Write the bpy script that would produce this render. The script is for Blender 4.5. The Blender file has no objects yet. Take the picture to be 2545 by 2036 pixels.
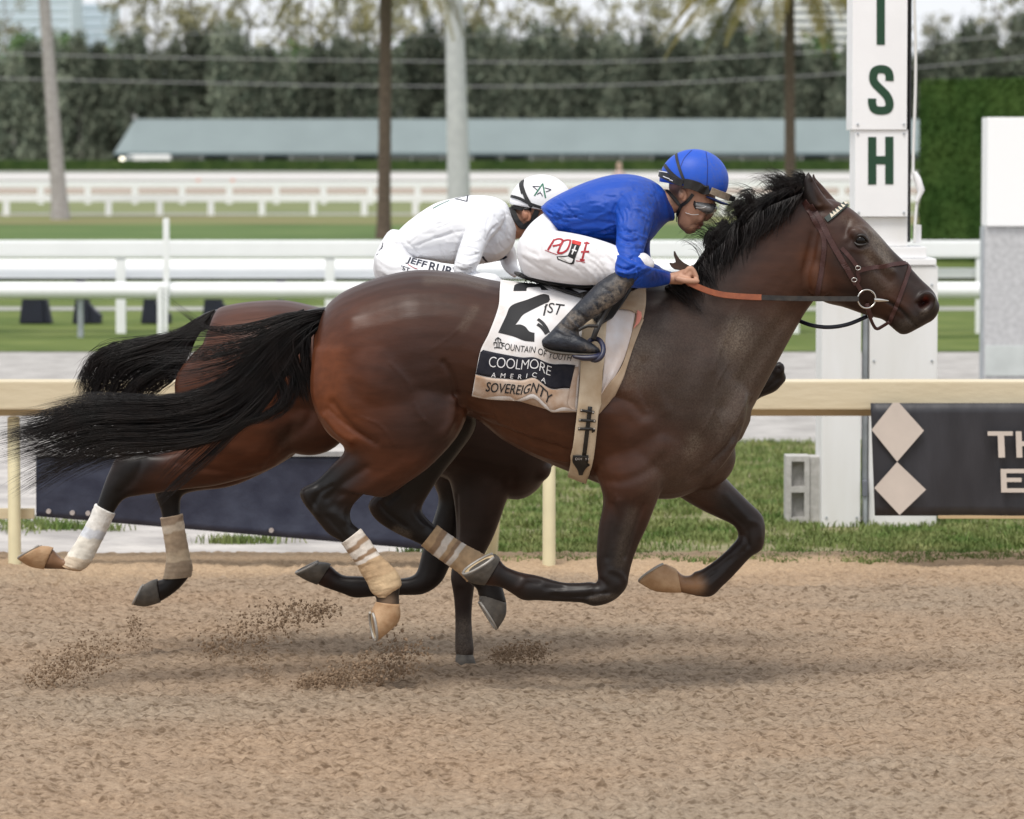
import bpy, bmesh, math, random
import numpy as np
from mathutils import Vector, Matrix
from mathutils.bvhtree import BVHTree

random.seed(7)
RNG = np.random.default_rng(11)
SC = bpy.context.scene
COL = SC.collection

# ------------------------------------------------------------------ camera, sky, sun, exposure
CAM_H = 1.965          # metres above the track
FOC = 10181.0          # focal length in pixels of the 2545 px wide photograph
PITCH = math.atan((1018.0 - 389.5) / FOC)
cam_d = bpy.data.cameras.new('camera')
cam = bpy.data.objects.new('camera', cam_d)
COL.objects.link(cam)
SC.camera = cam
cam.location = (0, 0, CAM_H)
cam.rotation_euler = (math.pi / 2 - PITCH, 0, 0)
cam_d.sensor_width = 36.0
cam_d.lens = 36.0 * FOC / 2545.0
cam_d.clip_end = 6000
cam_d.dof.use_dof = True
cam_d.dof.focus_distance = 14.9
cam_d.dof.aperture_fstop = 5.6

SUN_EL, SUN_AZ = math.radians(62), math.radians(205)   # azimuth: direction the light comes from
world = bpy.data.worlds.new('World')
SC.world = world
world.use_nodes = True
wn = world.node_tree.nodes
wl = world.node_tree.links
wn.clear()
w_out = wn.new('ShaderNodeOutputWorld')
w_bg = wn.new('ShaderNodeBackground')
w_sky = wn.new('ShaderNodeTexSky')
w_sky.sky_type = 'NISHITA'
w_sky.sun_disc = False
w_sky.sun_elevation = SUN_EL
w_sky.sun_rotation = SUN_AZ
w_sky.dust_density = 4.0
w_mix = wn.new('ShaderNodeMix')       # a thin even cloud sheet whitens the clear sky
w_mix.data_type = 'RGBA'
w_mix.inputs['Factor'].default_value = 0.82
wl.new(w_sky.outputs['Color'], w_mix.inputs[6])
w_mix.inputs[7].default_value = (11.2, 11.5, 12.0, 1)
wl.new(w_mix.outputs[2], w_bg.inputs['Color'])
w_bg.inputs['Strength'].default_value = 0.091
wl.new(w_bg.outputs['Background'], w_out.inputs['Surface'])

sun_d = bpy.data.lights.new('sun', 'SUN')
sun = bpy.data.objects.new('sun', sun_d)
COL.objects.link(sun)
sun_d.energy = 2.2
sun_d.angle = math.radians(20)
sun_d.color = (1.0, 0.955, 0.89)
sd = Vector((math.sin(SUN_AZ) * math.cos(SUN_EL), math.cos(SUN_AZ) * math.cos(SUN_EL), math.sin(SUN_EL)))
sun.rotation_euler = (-sd).to_track_quat('-Z', 'Y').to_euler()

SC.view_settings.view_transform = 'Standard'
SC.view_settings.look = 'None'
SC.view_settings.exposure = 0.14
SC.view_settings.gamma = 1.0
SC.view_settings.use_curve_mapping = False
SC.cycles.max_bounces = 6
SC.cycles.use_denoising = True

# ------------------------------------------------------------------ measuring the place
MAPS = {'f': (0, 0, 1.18043), 'J': (1250, 340, .33632), 'W': (900, 400, .2551), 'H': (1650, 400, .34787),
        'C': (1150, 660, .32468), 'T': (0, 700, .37106), 'L': (700, 1050, .37681), 'R': (1350, 1050, .31878),
        'B': (0, 1150, .31881), 'R1': (0, 0, .39425), 'R2': (850, 0, .39425), 'R3': (1695, 0, .39425),
        'R4': (0, 680, .39425), 'R5': (850, 680, .39425), 'R6': (1695, 680, .39425)}
CP, SP = math.cos(PITCH), math.sin(PITCH)


def px(m, x, y):
    ox, oy, s = MAPS[m]
    return ox + x * s, oy + y * s


def P(m, x, y, d):
    """world point at distance d (along +Y) that is seen at (x, y) of the survey sheet m"""
    X, Y = px(m, x, y)
    u, v = (X - 1272.5) / FOC, (1018.0 - Y) / FOC
    t = d / (CP + v * SP)
    return Vector((u * t, d, CAM_H + (v * CP - SP) * t))


def G(m, x, y, z=0.0):
    """point of the level ground seen at (x, y)"""
    X, Y = px(m, x, y)
    u, v = (X - 1272.5) / FOC, (1018.0 - Y) / FOC
    t = (z - CAM_H) / (v * CP - SP)
    return Vector((u * t, (CP + v * SP) * t, z))


def SIZE(n, d):
    """metres covered by n pixels of the full sheet at distance d"""
    return n * 1.18043 * d / FOC


# ------------------------------------------------------------------ materials
MATS = {}


def mat(name, color, rough=0.6, var=0.0, vscale=8.0, bump=0.0, bscale=40.0, color2=None, attr=False, spec=0.5,
        metal=0.0, coat=0.0, detail=4.0, sheen=0.0, stretch=None, dust=False, dscale=140, dlo=.34, dhi=.80, trans=0.0, emit=None, bump2=0.0, b2scale=6.0, tint=0.0, rvar=0.0, dcol=(.27, .22, .17)):
    m = bpy.data.materials.new(name)
    m.use_nodes = True
    nt = m.node_tree
    n, l = nt.nodes, nt.links
    b = n['Principled BSDF']
    b.inputs['Roughness'].default_value = rough
    b.inputs['Specular IOR Level'].default_value = spec
    b.inputs['Metallic'].default_value = metal
    b.inputs['Coat Weight'].default_value = coat
    b.inputs['Coat Roughness'].default_value = 0.25
    b.inputs['Sheen Weight'].default_value = sheen
    if trans:
        b.inputs['Transmission Weight'].default_value = trans
    tc = n.new('ShaderNodeTexCoord')
    vec = tc.outputs['Object']
    if stretch:
        mp = n.new('ShaderNodeMapping')
        mp.inputs['Scale'].default_value = stretch
        l.new(vec, mp.inputs['Vector'])
        vec = mp.outputs['Vector']
    base = None
    if attr:
        a = n.new('ShaderNodeAttribute')
        a.attribute_name = 'Col'
        base = a.outputs['Color']
    if var or color2:
        nz = n.new('ShaderNodeTexNoise')
        nz.inputs['Scale'].default_value = vscale
        nz.inputs['Detail'].default_value = detail
        l.new(vec, nz.inputs['Vector'])
        rp = n.new('ShaderNodeValToRGB')
        rp.color_ramp.elements[0].position = 0.32
        rp.color_ramp.elements[1].position = 0.68
        l.new(nz.outputs['Fac'], rp.inputs['Fac'])
        if attr:
            lo, hi = 1 - var, 1 + var
            rp.color_ramp.elements[0].color = (lo, lo, lo, 1)
            rp.color_ramp.elements[1].color = (hi, hi, hi, 1)
            mx = n.new('ShaderNodeMix')
            mx.data_type = 'RGBA'
            mx.blend_type = 'MULTIPLY'
            mx.inputs['Factor'].default_value = 1
            l.new(base, mx.inputs[6])
            l.new(rp.outputs['Color'], mx.inputs[7])
            base = mx.outputs[2]
        else:
            c = color
            c2 = color2 or tuple(min(1, x * (1 + var)) for x in c)
            c1 = c if color2 else tuple(x * (1 - var) for x in c)
            rp.color_ramp.elements[0].color = (*c1, 1)
            rp.color_ramp.elements[1].color = (*c2, 1)
            base = rp.outputs['Color']
    if dust:
        a = n.new('ShaderNodeAttribute')
        a.attribute_name = 'Dust'
        nz = n.new('ShaderNodeTexNoise')
        nz.inputs['Scale'].default_value = dscale
        nz.inputs['Detail'].default_value = 9
        nz.inputs['Roughness'].default_value = 0.72
        l.new(tc.outputs['Object'], nz.inputs['Vector'])
        mr = n.new('ShaderNodeMapRange')
        mr.inputs['From Min'].default_value = dlo
        mr.inputs['From Max'].default_value = dhi
        l.new(nz.outputs['Fac'], mr.inputs['Value'])
        mm = n.new('ShaderNodeMath')
        mm.operation = 'MULTIPLY'
        l.new(mr.outputs['Result'], mm.inputs[0])
        l.new(a.outputs['Fac'], mm.inputs[1])
        mx = n.new('ShaderNodeMix')
        mx.data_type = 'RGBA'
        mx.clamp_factor = True
        l.new(mm.outputs[0], mx.inputs['Factor'])
        l.new(base, mx.inputs[6])
        mx.inputs[7].default_value = (*dcol, 1)
        base = mx.outputs[2]
        rr = n.new('ShaderNodeMapRange')
        rr.inputs['To Min'].default_value = rough
        rr.inputs['To Max'].default_value = 0.85
        l.new(mm.outputs[0], rr.inputs['Value'])
        l.new(rr.outputs['Result'], b.inputs['Roughness'])
    if tint:
        oi = n.new('ShaderNodeObjectInfo')
        mr = n.new('ShaderNodeMapRange')
        mr.inputs['To Min'].default_value = 1 - tint
        mr.inputs['To Max'].default_value = 1 + tint
        l.new(oi.outputs['Random'], mr.inputs['Value'])
        mx = n.new('ShaderNodeVectorMath')
        mx.operation = 'SCALE'
        l.new(base, mx.inputs[0])
        l.new(mr.outputs['Result'], mx.inputs['Scale'])
        base = mx.outputs['Vector']
    if rvar:
        nz = n.new('ShaderNodeTexNoise')
        nz.inputs['Scale'].default_value = 7
        nz.inputs['Detail'].default_value = 7
        l.new(tc.outputs['Object'], nz.inputs['Vector'])
        mr = n.new('ShaderNodeMapRange')
        mr.inputs['From Min'].default_value = .3
        mr.inputs['From Max'].default_value = .7
        mr.inputs['To Min'].default_value = rough - rvar
        mr.inputs['To Max'].default_value = rough + rvar
        l.new(nz.outputs['Fac'], mr.inputs['Value'])
        if dust:
            ad = n.new('ShaderNodeMath')
            ad.operation = 'MAXIMUM'
            l.new(mr.outputs['Result'], ad.inputs[0])
            l.new(mm.outputs[0], ad.inputs[1])
            l.new(ad.outputs[0], b.inputs['Roughness'])
        else:
            l.new(mr.outputs['Result'], b.inputs['Roughness'])
    if base is not None:
        l.new(base, b.inputs['Base Color'])
    else:
        b.inputs['Base Color'].default_value = (*color, 1)
    last = None
    for st, sc_ in ((bump, bscale), (bump2, b2scale)):
        if st:
            nb = n.new('ShaderNodeTexNoise')
            nb.inputs['Scale'].default_value = sc_
            nb.inputs['Detail'].default_value = 5
            l.new(vec, nb.inputs['Vector'])
            bp = n.new('ShaderNodeBump')
            bp.inputs['Strength'].default_value = st
            bp.inputs['Distance'].default_value = 0.6 / sc_
            l.new(nb.outputs['Fac'], bp.inputs['Height'])
            if last:
                l.new(last, bp.inputs['Normal'])
            last = bp.outputs['Normal']
    if last:
        l.new(last, b.inputs['Normal'])
    if emit:
        b.inputs['Emission Color'].default_value = (*emit[:3], 1)
        b.inputs['Emission Strength'].default_value = emit[3]
    MATS[name] = m
    return m


# ------------------------------------------------------------------ objects
def tag(o, label=None, cat=None, group=None, kind=None):
    if label:
        o['label'] = label
    if cat:
        o['category'] = cat
    if group:
        o['group'] = group
    if kind:
        o['kind'] = kind
    return o


def thing(name, loc, label, cat, group=None):
    o = bpy.data.objects.new(name, None)
    COL.objects.link(o)
    o.location = loc
    o.empty_display_size = 0.1
    return tag(o, label, cat, group)


def root_loc(o):
    v = Vector((0, 0, 0))
    while o is not None:
        v += o.location
        o = o.parent
    return v


def obj(name, mesh, material, parent=None, smooth=False):
    """link a mesh given in world metres as one object (child of parent)"""
    o = bpy.data.objects.new(name, mesh)
    COL.objects.link(o)
    if parent is not None:
        off = root_loc(parent)
        o.parent = parent
        if mesh.users <= 1:
            mesh.transform(Matrix.Translation(-off))
    if material is not None and len(mesh.materials) == 0:
        mesh.materials.append(material)
    if smooth:
        mesh.polygons.foreach_set('use_smooth', [True] * len(mesh.polygons))
    return o


def mesh_of(verts, faces, name='mesh'):
    me = bpy.data.meshes.new(name)
    me.from_pydata([tuple(v) for v in verts], [], faces)
    me.update()
    return me


class MB:
    """collects simple solids, world metres"""
    def __init__(s):
        s.v, s.f = [], []

    def add(s, vs, fs):
        k = len(s.v)
        s.v += [tuple(v) for v in vs]
        s.f += [tuple(i + k for i in f) for f in fs]
        return s

    def box(s, x0, x1, y0, y1, z0, z1):
        vs = [(x0, y0, z0), (x1, y0, z0), (x1, y1, z0), (x0, y1, z0), (x0, y0, z1), (x1, y0, z1), (x1, y1, z1), (x0, y1, z1)]
        return s.add(vs, [(0, 3, 2, 1), (4, 5, 6, 7), (0, 1, 5, 4), (1, 2, 6, 5), (2, 3, 7, 6), (3, 0, 4, 7)])

    def prism(s, pts, y0, y1):
        """outline of (x, z) points pushed from y0 to y1"""
        n = len(pts)
        a = sum(pts[i][0] * pts[(i + 1) % n][1] - pts[(i + 1) % n][0] * pts[i][1] for i in range(n))
        if a < 0:
            pts = pts[::-1]
        vs = [(x, y0, z) for x, z in pts] + [(x, y1, z) for x, z in pts]
        fs = [tuple(range(n)), tuple(range(2 * n - 1, n - 1, -1))]
        fs += [(i, i + n, (i + 1) % n + n, (i + 1) % n) for i in range(n)]
        return s.add(vs, fs)

    def tube(s, pts, radii, n=8, flat=1.0):
        vs, fs = tube_data(pts, radii, n, flat)
        return s.add(vs, fs)

    def build(s, name, material, parent=None, smooth=False, bevel=0.0):
        me = mesh_of(s.v, s.f, name)
        if bevel:
            bm = bmesh.new()
            bm.from_mesh(me)
            bmesh.ops.bevel(bm, geom=bm.edges[:], offset=bevel, segments=2, profile=0.7, affect='EDGES')
            bm.to_mesh(me)
            bm.free()
        return obj(name, me, material, parent, smooth)


def tube_data(pts, radii, n=8, flat=1.0):
    pts = [Vector(p) for p in pts]
    if not hasattr(radii, '__len__'):
        radii = [radii] * len(pts)
    vs, fs = [], []
    up = Vector((0.13, 1, 0.21)).normalized()
    for i, p in enumerate(pts):
        t = (pts[min(i + 1, len(pts) - 1)] - pts[max(i - 1, 0)]).normalized()
        a = (up - t * up.dot(t)).normalized()
        b = t.cross(a)
        for k in range(n):
            g = 2 * math.pi * k / n
            vs.append(p + a * (math.cos(g) * radii[i] * flat) + b * (math.sin(g) * radii[i]))
    for i in range(len(pts) - 1):
        for k in range(n):
            fs.append((i * n + k, i * n + (k + 1) % n, (i + 1) * n + (k + 1) % n, (i + 1) * n + k))
    k = len(vs)
    vs += vs[:n] + vs[k - n:k]
    fs.append(tuple(range(k + n - 1, k - 1, -1)))
    fs.append(tuple(range(k + n, k + 2 * n)))
    return vs, fs


def spline(rows, k):
    """Catmull-Rom through the rows of an array, k steps a span"""
    a = np.asarray(rows, float)
    n = len(a)
    if n < 3:
        t = np.linspace(0, 1, k + 1)[:, None]
        return a[0] * (1 - t) + a[1] * t
    out = []
    for i in range(n - 1):
        p0, p1, p2, p3 = a[max(i - 1, 0)], a[i], a[i + 1], a[min(i + 2, n - 1)]
        for j in range(k):
            t = j / k
            out.append(.5 * (2 * p1 + (p2 - p0) * t + (2 * p0 - 5 * p1 + 4 * p2 - p3) * t * t + (3 * p1 - p0 - 3 * p2 + p3) * t ** 3))
    out.append(a[-1])
    return np.array(out)


def resample(rows, n, k=12):
    a = spline(rows, k)
    s = np.r_[0, np.cumsum(np.linalg.norm(np.diff(a[:, :2], axis=0), axis=1))]
    u = np.linspace(0, s[-1], n)
    return np.stack([np.interp(u, s, a[:, c]) for c in range(a.shape[1])], 1)


def loft(D, spec, k=4, seg=20, power=2.2, cap=True, grow=0.0):
    """closed body through outline pairs: each row is (edge x, edge y, other edge x, other edge y, half width m[, depth offset m]);
    a string in the list changes the survey sheet"""
    rows, m = [], 'f'
    for r in spec:
        if isinstance(r, str):
            m = r
            continue
        dy = r[5] if len(r) > 5 else 0.0
        a, b = P(m, r[0], r[1], D + dy), P(m, r[2], r[3], D + dy)
        rows.append((a.x, a.z, b.x, b.z, r[4], D + dy))
    s = spline(rows, k)
    vs, fs = [], []
    rings = []
    for r in s:
        c = np.array([(r[0] + r[2]) / 2, r[5], (r[1] + r[3]) / 2])
        h = np.array([(r[0] - r[2]) / 2, 0, (r[1] - r[3]) / 2])
        L = np.linalg.norm(h)
        if grow:
            h = h * (L + grow) / max(L, 1e-6)
        rings.append((c, h, r[4] + grow))
    if cap:
        def dome(i, j):
            c, h, w = rings[i]
            d = c - rings[j][0]
            d = d / max(np.linalg.norm(d), 1e-6) * min(np.linalg.norm(h), w) * 0.55
            return [(c + d * 0.5, h * 0.84, w * 0.84), (c + d * 0.9, h * 0.42, w * 0.42)]
        rings = dome(0, 1)[::-1] + rings + dome(-1, -2)
    e = 2.0 / power
    for c, h, w in rings:
        for q in range(seg):
            g = 2 * math.pi * q / seg
            ca, sa = math.cos(g), math.sin(g)
            ca = math.copysign(abs(ca) ** e, ca)
            sa = math.copysign(abs(sa) ** e, sa)
            vs.append(tuple(c + h * ca + np.array([0, w * sa, 0])))
    n = len(rings)
    for i in range(n - 1):
        for q in range(seg):
            fs.append((i * seg + q, i * seg + (q + 1) % seg, (i + 1) * seg + (q + 1) % seg, (i + 1) * seg + q))
    fs.append(tuple(range(seg - 1, -1, -1)))
    fs.append(tuple(range((n - 1) * seg, n * seg)))
    return vs, fs


def blob(D, m, x, y, rx, ry, w, dy=0.0, ang=0.0, n=14):
    """ellipsoid: radii in sheet pixels across and along, w metres in depth, turned by ang degrees"""
    c = P(m, x, y, D + dy)
    k = MAPS[m][2] * (D + dy) / FOC
    a = math.radians(ang)
    vs, fs = [], []
    for i in range(n + 1):
        th = math.pi * i / n
        for q in range(2 * n):
            g = math.pi * q / n
            u, v, yy = math.sin(th) * math.cos(g) * rx * k, math.cos(th) * ry * k, math.sin(th) * math.sin(g) * w
            vs.append((c.x + u * math.cos(a) + v * math.sin(a), c.y + yy, c.z - u * math.sin(a) + v * math.cos(a)))
    for i in range(n):
        for q in range(2 * n):
            fs.append((i * 2 * n + q, i * 2 * n + (q + 1) % (2 * n), (i + 1) * 2 * n + (q + 1) % (2 * n), (i + 1) * 2 * n + q))
    return vs, fs


def chain(D, m, pts, n=10):
    """round limb through (x, y, radius m, depth offset m) points"""
    p = [P(m, a[0], a[1], D + a[3]) for a in pts]
    r = [a[2] for a in pts]
    s = spline([(*q, rr) for q, rr in zip(p, r)], 4)
    e0 = s[0].copy()
    e1 = s[-1].copy()
    d0 = (s[0][:3] - s[1][:3])
    d1 = (s[-1][:3] - s[-2][:3])
    e0[:3] += d0 / np.linalg.norm(d0) * e0[3] * .7
    e0[3] *= .5
    e1[:3] += d1 / np.linalg.norm(d1) * e1[3] * .7
    e1[3] *= .5
    s = np.vstack([e0, s, e1])
    return tube_data([Vector(q[:3]) for q in s], list(s[:, 3]), n)


def fuse(pieces, voxel, smooth=4, factor=.5):
    """one continuous skin over overlapping closed pieces"""
    mb = MB()
    for vs, fs in pieces:
        mb.add(vs, fs)
    me = mesh_of(mb.v, mb.f)
    bm = bmesh.new()
    bm.from_mesh(me)
    bmesh.ops.remove_doubles(bm, verts=bm.verts[:], dist=1e-6)
    bmesh.ops.recalc_face_normals(bm, faces=bm.faces[:])
    bm.to_mesh(me)
    bm.free()
    o = bpy.data.objects.new('tmp', me)
    COL.objects.link(o)
    r = o.modifiers.new('r', 'REMESH')
    r.mode = 'VOXEL'
    r.voxel_size = voxel
    if smooth:
        s = o.modifiers.new('s', 'SMOOTH')
        s.factor = factor
        s.iterations = smooth
    dg = bpy.context.evaluated_depsgraph_get()
    dg.update()
    out = bpy.data.meshes.new_from_object(o.evaluated_get(dg))
    bpy.data.objects.remove(o)
    bpy.data.meshes.remove(me)
    out.polygons.foreach_set('use_smooth', [True] * len(out.polygons))
    return out


def get_co(me):
    a = np.empty(len(me.vertices) * 3, np.float32)
    me.vertices.foreach_get('co', a)
    return a.reshape(-1, 3).astype(float)


def get_no(me):
    a = np.empty(len(me.vertices) * 3, np.float32)
    me.vertices.foreach_get('normal', a)
    return a.reshape(-1, 3).astype(float)


def set_co(me, co):
    me.vertices.foreach_set('co', co.astype(np.float32).ravel())
    me.update()


def sheet_xy(co, m):
    """where vertices appear on the survey sheet m"""
    zz = co[:, 2] - CAM_H
    dep = co[:, 1] * CP - zz * SP
    X = 1272.5 + co[:, 0] / dep * FOC
    Y = 1018.0 - (co[:, 1] * SP + zz * CP) / dep * FOC
    ox, oy, s = MAPS[m]
    return np.stack([(X - ox) / s, (Y - oy) / s], 1)


def poly_dist(q, pts):
    d = np.full(len(q), 1e9)
    pts = np.asarray(pts, float)
    if len(pts) == 1:
        return np.linalg.norm(q - pts[0], axis=1)
    for a, b in zip(pts[:-1], pts[1:]):
        ab = b - a
        t = np.clip(((q - a) @ ab) / max(ab @ ab, 1e-9), 0, 1)
        d = np.minimum(d, np.linalg.norm(q - a - t[:, None] * ab, axis=1))
    return d


def sculpt(me, strokes, ymax=None):
    """raise (+mm) or press (-mm) soft strokes into the flanks: (sheet, points, radius px, mm[, y limit])"""
    co, no = get_co(me), get_no(me)
    tot = np.zeros(len(co))
    cache = {}
    for s in strokes:
        m, pts, r, mm = s[:4]
        if m not in cache:
            cache[m] = sheet_xy(co, m)
        pp = spline(pts, 5) if len(pts) > 2 else pts
        d = poly_dist(cache[m], pp)
        w = np.exp(-(d / r) ** 2) * np.clip(np.abs(no[:, 1]) * 1.4, 0, 1)
        if len(s) > 4:
            w *= (co[:, 1] < s[4])
        tot += w * mm * 0.001
    set_co(me, co + no * tot[:, None])


def paint(me, base, strokes, name='Col', scalar=False):
    """coat colours by region: (sheet, points, radius px, colour, strength[, y low, y high])"""
    co = get_co(me)
    n = len(co)
    c = np.zeros((n, 4)) + (np.array([*base, 1]) if not scalar else base)
    cache = {}
    for s in strokes:
        m, pts, r, colr, st = s[:5]
        if m not in cache:
            cache[m] = sheet_xy(co, m)
        pp = spline(pts, 4) if len(pts) > 2 else pts
        d = poly_dist(cache[m], pp)
        w = np.clip(st * np.exp(-(d / r) ** 2.6 * .75), 0, 1)
        if len(s) > 5:
            w = w * (co[:, 1] > s[5]) * (co[:, 1] < s[6])
        tgt = np.array([*colr, 1]) if not scalar else np.full(4, colr)
        c = c * (1 - w[:, None]) + tgt * w[:, None]
    at = me.attributes.get(name) or me.attributes.new(name, 'FLOAT_COLOR', 'POINT')
    at.data.foreach_set('color', c.astype(np.float32).ravel())


def folds(sheet, box, ang, n, length, mm, rad, seed, ymax=None):
    """random short cloth folds inside a sheet box, running along ang degrees"""
    rg = random.Random(seed)
    out = []
    for _ in range(n):
        x, y = rg.uniform(box[0], box[2]), rg.uniform(box[1], box[3])
        a = math.radians(ang + rg.gauss(0, 14))
        L = length * rg.uniform(.5, 1.3)
        b = rg.uniform(-.18, .18) * L
        dx, dy = math.cos(a) * L / 2, math.sin(a) * L / 2
        st = [sheet, [(x - dx, y - dy), (x + b * math.sin(a), y - b * math.cos(a)), (x + dx, y + dy)], rad * rg.uniform(.7, 1.4), mm * rg.choice((-1.2, 1))]
        out.append(tuple(st + ([ymax] if ymax else [])))
    return out


def bvh_of(*meshes):
    vs, fs = [], []
    for me in meshes:
        k = len(vs)
        vs += [v.co.copy() for v in me.vertices]
        fs += [tuple(i + k for i in p.vertices) for p in me.polygons]
    return BVHTree.FromPolygons(vs, fs)


def cast(bv, m, x, y, d0):
    """lay a sheet point on the near flank of a body, straight across the track"""
    d = d0
    p, nrm = None, None
    for _ in range(3):
        q = P(m, x, y, d)
        hit, nn, _i, _d = bv.ray_cast(Vector((q.x, d0 - 1.2, q.z)), Vector((0, 1, 0)), 3.0)
        if hit is None:
            break
        p, nrm, d = hit, nn, hit.y
    if p is None:
        q = P(m, x, y, d0)
        hit, nn, _i, _d = bv.find_nearest(q)
        if hit is None:
            return q, Vector((0, -1, 0))
        return Vector(hit), Vector(nn)
    if nrm.y > 0:
        nrm = -nrm
    return Vector(p), Vector(nrm)


def ribbon(pts, nrm, width, thick, off=0.0):
    """strap with a box section; width may vary"""
    n = len(pts)
    w = width if hasattr(width, '__len__') else [width] * n
    vs, fs = [], []
    for i in range(n):
        t = (pts[min(i + 1, n - 1)] - pts[max(i - 1, 0)]).normalized()
        s = t.cross(nrm[i]).normalized()
        nn = s.cross(t).normalized()
        if nn.dot(nrm[i]) < 0:
            nn = -nn
        a, b = pts[i] + nn * off, pts[i] + nn * (off + thick)
        vs += [a - s * w[i] / 2, a + s * w[i] / 2, b + s * w[i] / 2 * .92, b - s * w[i] / 2 * .92]
    for i in range(n - 1):
        for k in range(4):
            fs.append((i * 4 + k, i * 4 + (k + 1) % 4, i * 4 + 4 + (k + 1) % 4, i * 4 + 4 + k))
    fs += [(3, 2, 1, 0), tuple(range(4 * n - 4, 4 * n))]
    return vs, fs


def strap(bv, m, path, d0, width, thick, off=0.001, n=None, closed=False):
    n = n or max(6, len(path) * 5)
    pp = resample(path, n) if len(path) > 2 else np.linspace(path[0], path[1], n)
    pts, nr = [], []
    for x, y in pp[:, :2]:
        p, q = cast(bv, m, x, y, d0)
        pts.append(p)
        nr.append(q)
    ys = np.array([p.y for p in pts])
    for _ in range(3):
        ys = np.r_[ys[0], (ys[:-2] + 2 * ys[1:-1] + ys[2:]) / 4, ys[-1]]
    for p, y in zip(pts, ys):
        p.y = min(p.y, y)
    nr = [(nr[max(i - 1, 0)] + nr[i] + nr[min(i + 1, n - 1)]).normalized() for i in range(n)]
    return ribbon(pts, nr, width, thick, off)


def patch(bv, m, a, b, d0, nu, nv, off, thick, wave=None, smooth=2):
    """cloth between two outlines a and b laid on a body"""
    A, B = resample(a, nu), resample(b, nu)
    pts = np.zeros((nv, nu, 3))
    for j in range(nv):
        v = j / (nv - 1)
        for i in range(nu):
            x, y = A[i, :2] * (1 - v) + B[i, :2] * v
            p, q = cast(bv, m, x, y, d0)
            o = off + (wave(i / (nu - 1), v) if wave else 0)
            pts[j, i] = (p.x, p.y - o, p.z)
    yy = pts[:, :, 1].copy()
    for _ in range(smooth):
        z = np.pad(yy, 1, mode='edge')
        s = (z[1:-1, 1:-1] * 4 + z[:-2, 1:-1] + z[2:, 1:-1] + z[1:-1, :-2] + z[1:-1, 2:]) / 8
        yy = np.minimum(s, yy + .004)
    pts[:, :, 1] = yy
    vs = [tuple(p) for p in pts.reshape(-1, 3)] + [(p[0], p[1] + thick, p[2]) for p in pts.reshape(-1, 3)]
    N = nu * nv
    fs = []
    for j in range(nv - 1):
        for i in range(nu - 1):
            q = (j * nu + i, j * nu + i + 1, j * nu + nu + i + 1, j * nu + nu + i)
            fs.append(q)
            fs.append(tuple(k + N for k in q[::-1]))
    edge = [i for i in range(nu)] + [j * nu + nu - 1 for j in range(1, nv)] + [(nv - 1) * nu + i for i in range(nu - 2, -1, -1)] + [j * nu for j in range(nv - 2, 0, -1)]
    for i in range(len(edge)):
        p, q = edge[i], edge[(i + 1) % len(edge)]
        fs.append((p, p + N, q + N, q))
    return vs, fs


def text_flat(body, bold=0.0, space=1.0):
    cu = bpy.data.curves.new('t', 'FONT')
    cu.body = body
    cu.resolution_u = 4
    cu.offset = bold
    cu.space_character = space
    o = bpy.data.objects.new('t', cu)
    COL.objects.link(o)
    dg = bpy.context.evaluated_depsgraph_get()
    dg.update()
    me = bpy.data.meshes.new_from_object(o.evaluated_get(dg))
    bpy.data.objects.remove(o)
    bm = bmesh.new()
    bm.from_mesh(me)
    bmesh.ops.triangulate(bm, faces=bm.faces[:])
    for _ in range(3):
        es = [e for e in bm.edges if e.calc_length() > 0.11]
        if es:
            bmesh.ops.subdivide_edges(bm, edges=es, cuts=1)
            bmesh.ops.triangulate(bm, faces=bm.faces[:])
    vs = np.array([v.co[:] for v in bm.verts])
    fs = [tuple(v.index for v in f.verts) for f in bm.faces]
    bm.free()
    bpy.data.meshes.remove(me)
    lo, hi = vs.min(0), vs.max(0)
    return (vs[:, :2] - lo[:2]) / (hi[:2] - lo[:2]), fs


def lettering(body, m, quad, bv, d0, off=.003, bold=0.0, space=1.0, bend=None):
    """print the words on a surface inside the sheet quad tl, tr, br, bl"""
    uv, fs = text_flat(body, bold, space)
    tl, tr, br, bl = (np.array(q, float) for q in quad)
    vs = []
    for u, v in uv:
        q = (bl * (1 - u) + br * u) * (1 - v) + (tl * (1 - u) + tr * u) * v
        if bend:
            q = q + np.array(bend(u))
        p, n = cast(bv, m, q[0], q[1], d0)
        vs.append(p + (n + Vector((0, -.5, 0))).normalized() * off)
    return vs, fs


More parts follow.
